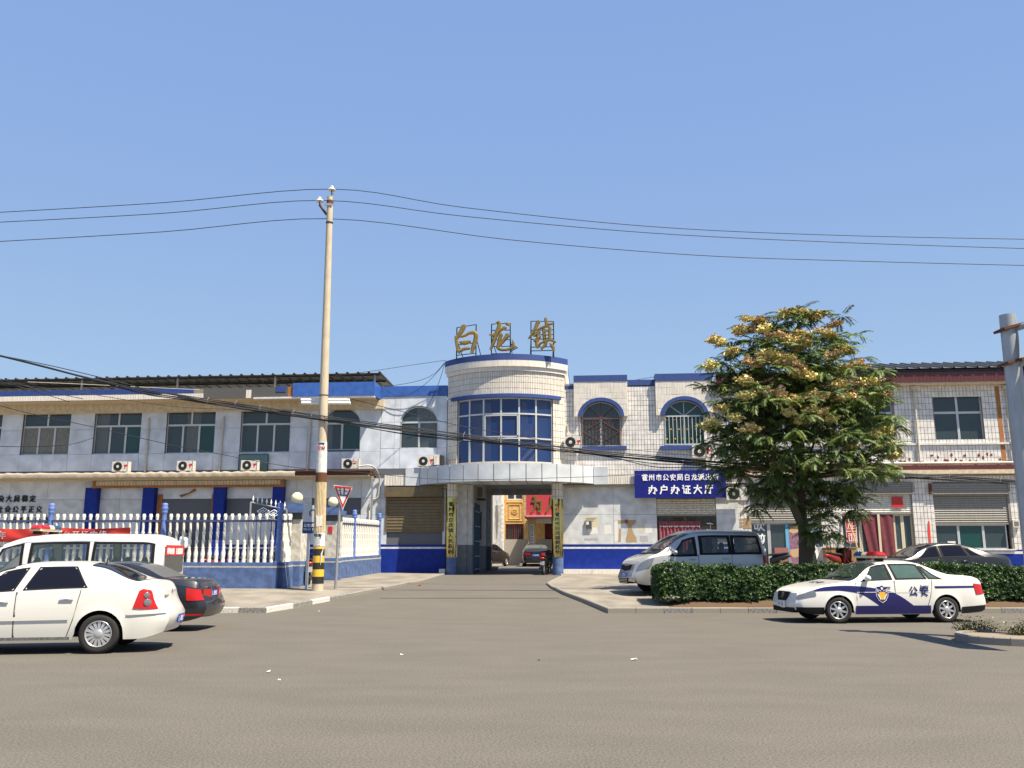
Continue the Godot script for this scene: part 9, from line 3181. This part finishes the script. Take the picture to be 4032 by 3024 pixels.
func scooters() -> void:
	var q := FT * Vector3(1.595, 0, 0.3)
	scooter("black scooter seen from behind in the gateway against the right column", Vector3(q.x, road_y(q.z), q.z), -PI / 2 - 0.25, "moto_black")
	var g := "scooters in the forecourt"
	q = Vector3(-7.079, 0.846, -31.000)
	scooter("black scooter in the forecourt gate beside the nearer globe pillar", Vector3(q.x, walk_y(q.z), q.z), -PI / 2 + 0.35, "moto_black", g)
	q = Vector3(-11.327, 1.107, -35.000)
	scooter("dark red scooter behind the balusters, nearest the white van", Vector3(q.x, walk_y(q.z), q.z), -2.2, "moto_red", g)
	q = Vector3(-10.647, 1.101, -35.500)
	scooter("dark blue scooter behind the balusters, middle of three", Vector3(q.x, walk_y(q.z), q.z), -2.0, "moto_blue", g)
	q = Vector3(-9.757, 1.107, -35.000)
	scooter("black scooter behind the balusters, nearest the corner post", Vector3(q.x, walk_y(q.z), q.z), -2.3, "moto_black", g)
	q = FT * Vector3(11.349, 0, 1.6)
	scooter("scooter with bright mirrors before the black lettered hair shop window", Vector3(q.x, walk_y(q.z) + 0.1, q.z), -0.4, "moto_black")
	q = FT * Vector3(14.142, 0, 2.0)
	scooter("red scooter with a pale front between the tree and the wooden desk", Vector3(q.x, walk_y(q.z) + 0.12, q.z), PI + 0.5, "moto_red")

func figure(b: MB, bones: Array, cell: float, soft: float) -> void:
	var lo := Vector3.ONE * 1e9
	var hi := -lo
	for q in bones:
		var r: float = maxf(q[1], q[3]) + cell * 2
		lo = lo.min(q[0] - Vector3.ONE * r).min(q[2] - Vector3.ONE * r)
		hi = hi.max(q[0] + Vector3.ONE * r).max(q[2] + Vector3.ONE * r)
	var n := Vector3i(((hi - lo) / cell).ceil()) + Vector3i.ONE
	var f := PackedFloat32Array()
	f.resize(n.x * n.y * n.z)
	f.fill(1.0)
	for q in bones:
		var a: Vector3 = q[0]; var d: Vector3 = q[2]
		var ra: float = q[1]; var rd: float = q[3]
		var R := maxf(ra, rd) + 0.06
		var i0 := Vector3i(((a.min(d) - Vector3.ONE * R - lo) / cell).floor()).max(Vector3i.ZERO)
		var i1 := Vector3i(((a.max(d) + Vector3.ONE * R - lo) / cell).ceil()).min(n - Vector3i.ONE)
		var ad := d - a
		var l2 := maxf(ad.length_squared(), 1e-9)
		for z in range(i0.z, i1.z + 1):
			for y in range(i0.y, i1.y + 1):
				var k := (z * n.y + y) * n.x
				for x in range(i0.x, i1.x + 1):
					var p := lo + Vector3(x, y, z) * cell
					var t := clampf((p - a).dot(ad) / l2, 0, 1)
					var v := p.distance_to(a + ad * t) - lerpf(ra, rd, t)
					var o := f[k + x]
					var h := maxf(soft - absf(o - v), 0.0) / soft
					f[k + x] = minf(o, v) - h * h * soft * 0.25
	var idx := {}
	var vs := PackedVector3Array()
	var ns := PackedVector3Array()
	var step := [1, n.x, n.x * n.y]
	for z in n.z - 1:
		for y in n.y - 1:
			for x in n.x - 1:
				var k: int = (z * n.y + y) * n.x + x
				var inside := 0
				for c in 8:
					if f[k + (c & 1) + ((c >> 1) & 1) * n.x + (c >> 2) * n.x * n.y] < 0: inside += 1
				if inside == 0 or inside == 8: continue
				var sum := Vector3.ZERO
				var m := 0
				for c in 8:
					for ax in 3:
						if c & (1 << ax): continue
						var e := c | (1 << ax)
						var fa := f[k + (c & 1) + ((c >> 1) & 1) * n.x + (c >> 2) * n.x * n.y]
						var fe := f[k + (e & 1) + ((e >> 1) & 1) * n.x + (e >> 2) * n.x * n.y]
						if (fa < 0) == (fe < 0): continue
						var t := fa / (fa - fe)
						sum += Vector3(c & 1, (c >> 1) & 1, c >> 2).lerp(Vector3(e & 1, (e >> 1) & 1, e >> 2), t)
						m += 1
				idx[k] = vs.size()
				vs.append(lo + (Vector3(x, y, z) + sum / m) * cell)
				ns.append(Vector3(f[k + 1] - f[k], f[k + n.x] - f[k], f[k + n.x * n.y] - f[k]).normalized())
	var base := b.v.size()
	for k in vs.size(): b.p(vs[k], ns[k])
	for z in range(1, n.z - 1):
		for y in range(1, n.y - 1):
			for x in range(1, n.x - 1):
				var k: int = (z * n.y + y) * n.x + x
				for ax in 3:
					var k2: int = k + step[ax]
					if (f[k] < 0) == (f[k2] < 0): continue
					var u: int = step[(ax + 1) % 3]; var w: int = step[(ax + 2) % 3]
					var q := [k - u - w, k - w, k, k - u]
					if not (idx.has(q[0]) and idx.has(q[1]) and idx.has(q[2]) and idx.has(q[3])): continue
					var a: int = base + idx[q[0]]; var e: int = base + idx[q[1]]; var g: int = base + idx[q[2]]; var h: int = base + idx[q[3]]
					if f[k] < 0: b.i.append_array([a, g, e, a, h, g])
					else: b.i.append_array([a, e, g, a, g, h])

func people() -> void:
	var q := FT * Vector3(-15.505, 1.0, 0.35)
	q.y = 1.0
	var o := thing("person", "person in pale short-sleeved shirt and dark trousers standing in the office doorway behind the balusters", "person", Transform3D(Basis(Vector3.UP, 0.3), q))
	var b := MB.new()
	var V := func(x: float, y: float, z: float) -> Vector3: return Vector3(x, y, z)
	figure(b, [[V.call(0, 1.62, 0), 0.085, V.call(0, 1.56, 0.03), 0.075], [V.call(0, 1.5, 0), 0.055, V.call(0, 1.4, 0), 0.06], [V.call(-0.17, 1.36, 0), 0.06, V.call(-0.25, 1.08, 0.02), 0.042], [V.call(-0.25, 1.08, 0.02), 0.042, V.call(-0.25, 0.84, -0.04), 0.03], [V.call(-0.25, 0.82, -0.05), 0.03, V.call(-0.25, 0.73, -0.07), 0.02], [V.call(0.17, 1.36, 0), 0.06, V.call(0.25, 1.08, 0.02), 0.042], [V.call(0.25, 1.08, 0.02), 0.042, V.call(0.2, 0.86, -0.1), 0.03], [V.call(0.2, 0.85, -0.11), 0.03, V.call(0.17, 0.78, -0.15), 0.02],
		[V.call(-0.12, 1.32, 0), 0.1, V.call(0.12, 1.32, 0), 0.1], [V.call(0, 1.25, 0), 0.14, V.call(0, 0.95, 0), 0.12], [V.call(-0.09, 0.9, 0), 0.1, V.call(-0.1, 0.5, 0), 0.065], [V.call(-0.1, 0.5, 0), 0.065, V.call(-0.1, 0.08, 0.02), 0.042], [V.call(0.09, 0.9, 0), 0.1, V.call(0.1, 0.5, 0), 0.065], [V.call(0.1, 0.5, 0), 0.065, V.call(0.1, 0.08, 0.02), 0.042], [V.call(-0.1, 0.04, 0.02), 0.042, V.call(-0.11, 0.03, -0.14), 0.035], [V.call(0.1, 0.04, 0.02), 0.042, V.call(0.11, 0.03, -0.14), 0.035]], 0.02, 0.06)
	part(b, "body", "skin", o)
	b = MB.new()
	figure(b, [[V.call(-0.13, 1.32, 0), 0.115, V.call(0.13, 1.32, 0), 0.115], [V.call(0, 1.25, 0), 0.165, V.call(0, 0.95, 0), 0.15], [V.call(-0.18, 1.36, 0), 0.075, V.call(-0.24, 1.14, 0.02), 0.068], [V.call(0.18, 1.36, 0), 0.075, V.call(0.24, 1.14, 0.02), 0.068]], 0.022, 0.06)
	part(b, "shirt", "shirt_pale", o)
	b = MB.new()
	figure(b, [[V.call(0, 0.95, 0), 0.135, V.call(0, 0.86, 0), 0.14], [V.call(-0.09, 0.88, 0), 0.12, V.call(-0.1, 0.5, 0), 0.085], [V.call(-0.1, 0.5, 0), 0.085, V.call(-0.1, 0.06, 0.02), 0.066], [V.call(0.09, 0.88, 0), 0.12, V.call(0.1, 0.5, 0), 0.085], [V.call(0.1, 0.5, 0), 0.085, V.call(0.1, 0.06, 0.02), 0.066]], 0.022, 0.05)
	part(b, "trousers", "cloth_dark", o)
	b = MB.new()
	b.ball(Vector3(0, 1.645, 0.015), Vector3(0.095, 0.095, 0.1), 14)
	part(b, "hair", "hair", o)
	var said := ["dark-haired person in tan clothes bent low behind the roof of the dark car", "dark-haired person leaning beside the tan-clothed one, face towards the street"]
	var spots := [Vector3.ZERO, Vector3.ZERO]
	spots[0] = Vector3(15.440, 1.873, -33.500)
	spots[1] = Vector3(15.864, 1.835, -33.000)
	for k in 2:
		var h: Vector3 = spots[k]
		var ground := walk_y(h.z)
		var top := h.y - ground
		o = thing("person", said[k], "person", Transform3D(Basis(Vector3.UP, [0.9, 0.2][k]), Vector3(h.x, ground, h.z)))
		var lean: float = [0.42, 0.28][k]
		var sh := Vector3(lean, top - 0.16, 0)
		var hip := Vector3(lean + 0.22, 0.5, 0)
		b = MB.new()
		figure(b, [[Vector3(0, top, 0), 0.09, Vector3(-0.02, top - 0.07, 0), 0.07], [Vector3(0.05, top - 0.08, 0), 0.055, sh * Vector3(0.6, 1, 1), 0.06], [sh + Vector3(0, 0, 0.18), 0.06, Vector3(lean - 0.3, top - 0.42, 0.22), 0.045], [Vector3(lean - 0.3, top - 0.42, 0.22), 0.045, Vector3(lean - 0.5, top - 0.3, 0.12), 0.032], [Vector3(lean - 0.52, top - 0.29, 0.11), 0.035, Vector3(lean - 0.6, top - 0.27, 0.1), 0.025], [sh + Vector3(0, 0, -0.18), 0.06, Vector3(lean - 0.3, top - 0.42, -0.22), 0.045], [Vector3(lean - 0.3, top - 0.42, -0.22), 0.045, Vector3(lean - 0.5, top - 0.3, -0.12), 0.032], [sh, 0.14, hip, 0.15], [hip + Vector3(0, 0, 0.1), 0.1, Vector3(lean - 0.2, 0.48, 0.14), 0.075], [Vector3(lean - 0.2, 0.48, 0.14), 0.07, Vector3(lean - 0.2, 0.06, 0.14), 0.045], [hip + Vector3(0, 0, -0.1), 0.1, Vector3(lean - 0.2, 0.48, -0.14), 0.075], [Vector3(lean - 0.2, 0.48, -0.14), 0.07, Vector3(lean - 0.2, 0.06, -0.14), 0.045]], 0.025, 0.06)
		part(b, "body", "skin", o)
		b = MB.new()
		figure(b, [[sh + Vector3(0, 0, 0.14), 0.1, sh + Vector3(0, 0, -0.14), 0.1], [sh, 0.17, hip, 0.18], [sh + Vector3(0, 0, 0.18), 0.085, Vector3(lean - 0.26, top - 0.4, 0.22), 0.065], [sh + Vector3(0, 0, -0.18), 0.085, Vector3(lean - 0.26, top - 0.4, -0.22), 0.065]], 0.03, 0.06)
		part(b, "shirt", ["cloth_tan", "cloth_dark"][k], o)
		b = MB.new()
		figure(b, [[hip, 0.18, hip + Vector3(-0.05, -0.03, 0), 0.18], [hip + Vector3(0, 0, 0.1), 0.12, Vector3(lean - 0.2, 0.48, 0.14), 0.09], [Vector3(lean - 0.2, 0.48, 0.14), 0.09, Vector3(lean - 0.2, 0.1, 0.14), 0.07], [hip + Vector3(0, 0, -0.1), 0.12, Vector3(lean - 0.2, 0.48, -0.14), 0.09], [Vector3(lean - 0.2, 0.48, -0.14), 0.09, Vector3(lean - 0.2, 0.1, -0.14), 0.07]], 0.03, 0.05)
		part(b, "trousers", "cloth_dark", o)
		b = MB.new()
		b.ball(Vector3(0.02, top + 0.025, 0), Vector3(0.105, 0.095, 0.1), 14)
		part(b, "hair", "hair", o)
		var st := thing("stool", ["low stool under the tan-clothed person", "low stool under the person facing the street"][k], "stool", o.transform * Transform3D(Basis(), Vector3(hip.x, 0, 0)), "stools before the counter window")
		b = MB.new()
		b.bx(-0.17, 0.17, 0.3, 0.34, -0.17, 0.17)
		part(b, "seat", "timber", st)
		for x in [-0.13, 0.13]:
			for z in [-0.13, 0.13]:
				b = MB.new()
				b.bx(x - 0.02, x + 0.02, 0.0, 0.299, z - 0.02, z + 0.02)
				part(b, "leg", "timber", st)

func clutter() -> void:
	var q := FT * Vector3(14.438, 0, 1.2)
	var y := walk_y(q.z)
	var o := thing("wooden_desk", "pale brown desk standing outside between tree and noodle shop", "desk", Transform3D(FT.basis, Vector3(q.x, y, q.z)))
	var hd := 1.897 - y
	var b := MB.new()
	b.bx(-0.75, 0.75, hd - 0.04, hd, -0.3, 0.3)
	part(b, "top", "timber", o)
	for s in [[-0.72, -0.28], [0.1, 0.55]]:
		b = MB.new()
		b.bx(s[0], s[1], 0.0, hd - 0.041, -0.28, 0.28)
		part(b, "pedestal", "timber", o)
	b = MB.new()
	b.bx(-0.275, 0.095, 0.35, hd - 0.042, -0.28, -0.26)
	part(b, "back_board", "seat_dark", o)
	q = Vector3(16.203, 1.685, -33.200)
	o = thing("plank_table", "long rough plank table behind the dark car, in front of the counter window", "table", Transform3D(FT.basis, Vector3(q.x, walk_y(q.z), q.z)))
	var th := 1.735 - walk_y(q.z)
	for k in 4:
		b = MB.new()
		b.bx(-1.3 + 0.05 * (k % 2), 1.2 - 0.06 * k, th - 0.05, th, -0.3 + k * 0.15, -0.158 + k * 0.15)
		part(b, "plank", "wood_pole", o)
	for x in [-1.0, 0.9]:
		b = MB.new()
		b.bx(x - 0.04, x + 0.04, 0.0, th - 0.051, -0.25, 0.25)
		part(b, "trestle", "timber", o)
	o = thing("bamboo_pole", "bamboo pole leaning on the frame of the noodle shop beside the red characters", "pole", Transform3D(Basis(), FT * Vector3(15.393, 0.7, 0.9)))
	b = fb(o)
	b.tube([Vector3(15.416, 0.75, 0.9), Vector3(15.233, 2.364, 0.5), Vector3(15.026, 3.433, 0.12)], 0.035, 8)
	part(b, "pole", "wood_pole", o)
	o = thing("broom_handle", "yellow wooden handle leaning on the blue foot of the pier behind the silver people carrier", "broom", Transform3D(Basis(), FT * Vector3(10.421, 0.7, 0.7)))
	b = fb(o)
	b.tube([Vector3(10.377, 0.8, 0.7), Vector3(10.835, 2.248, 0.1)], 0.025, 8)
	part(b, "handle", "wood_pole", o)
	b = fb(o)
	b.lathe([Vector2(0.14, 0.7), Vector2(0.05, 0.85), Vector2(0.03, 0.95)], 10, Vector3(10.377, 0, 0.72))
	part(b, "bristles", "timber", o)
	o = thing("red_chair", "brownish red chair back in the hair shop doorway", "chair", Transform3D(FT.basis, FT * Vector3(12.064, 0.72, 0.5)))
	b = MB.new()
	b.box(Vector3(0, 0.72, 0), Vector3(0.6, 0.9, 0.05), Basis(Vector3.RIGHT, -0.12))
	part(b, "back", "brown_chair", o)
	b = MB.new()
	b.bx(-0.3, 0.3, 0.38, 0.43, 0.05, 0.5)
	part(b, "seat", "brown_chair", o)
	for x in [-0.28, 0.28]:
		for z in [0.0, 0.46]:
			b = MB.new()
			b.bx(x - 0.015, x + 0.015, 0.0, 0.379, z - 0.015, z + 0.015)
			part(b, "leg", "black_iron", o)
	o = thing("white_sheet", "white cloth sheet with faint blue hanging beside the tree foot", "sheet", Transform3D(FT.basis, FT * Vector3(13.732, 0.8, 1.0)))
	b = MB.new()
	var rows := []
	for r in 5:
		var row := []
		for s in 11: row.append(Vector3(lerpf(-0.35, 0.4, s / 10.0) + 0.1 * (1 - r / 4.0), r * 0.28, 0.03 * sin(s * 1.1 + r)))
		rows.append(row)
	b.grid(rows)
	part(b, "cloth", "paper", o)
	var bits := [[Vector2(-3.236, -31.371), "red plastic bag crumpled on the lane beside the left pavement", "litter_red", 0.14], [Vector2(-1.409, -31.918), "red scrap on the lane before the passage", "litter_red", 0.06], [Vector2(-5.200, -24.428), "white scrap lying against the left edge stones", "litter", 0.05], [Vector2(-1.748, -14.521), "white scrap on the road left of centre", "litter", 0.05], [Vector2(0.410, -13.769), "grey stone chip on the road in the middle", "kerb_grey", 0.05], [Vector2(1.845, -13.829), "white stick-like scrap on the road right of centre", "litter", 0.09], [Vector2(-3.296, -12.433), "white scrap on the road below the yield sign", "litter", 0.06], [Vector2(-2.942, -11.624), "small pale scrap on the road, lower left", "litter", 0.04]]
	for k in bits.size():
		var e = bits[k]
		var p := Vector3(e[0].x, road_y(e[0].y), e[0].y)
		o = thing("litter", e[1], "litter", Transform3D(Basis(Vector3.UP, k * 1.3), p))
		b = MB.new()
		var s: float = e[3] * 0.6
		for j in 5:
			var a := j * 1.9
			b.quad(Vector3(-s + 0.3 * s * sin(a), 0.006 + 0.3 * s * j / 5.0, -s * 0.5), Vector3(s * cos(a * 0.4), 0.01, -s * 0.5 * cos(a)), Vector3(s * 0.8, 0.01 + s * 0.5 * absf(sin(a)), s * 0.5), Vector3(-s * 0.7, 0.012, s * 0.6))
		part(b, "scrap", e[2], o)
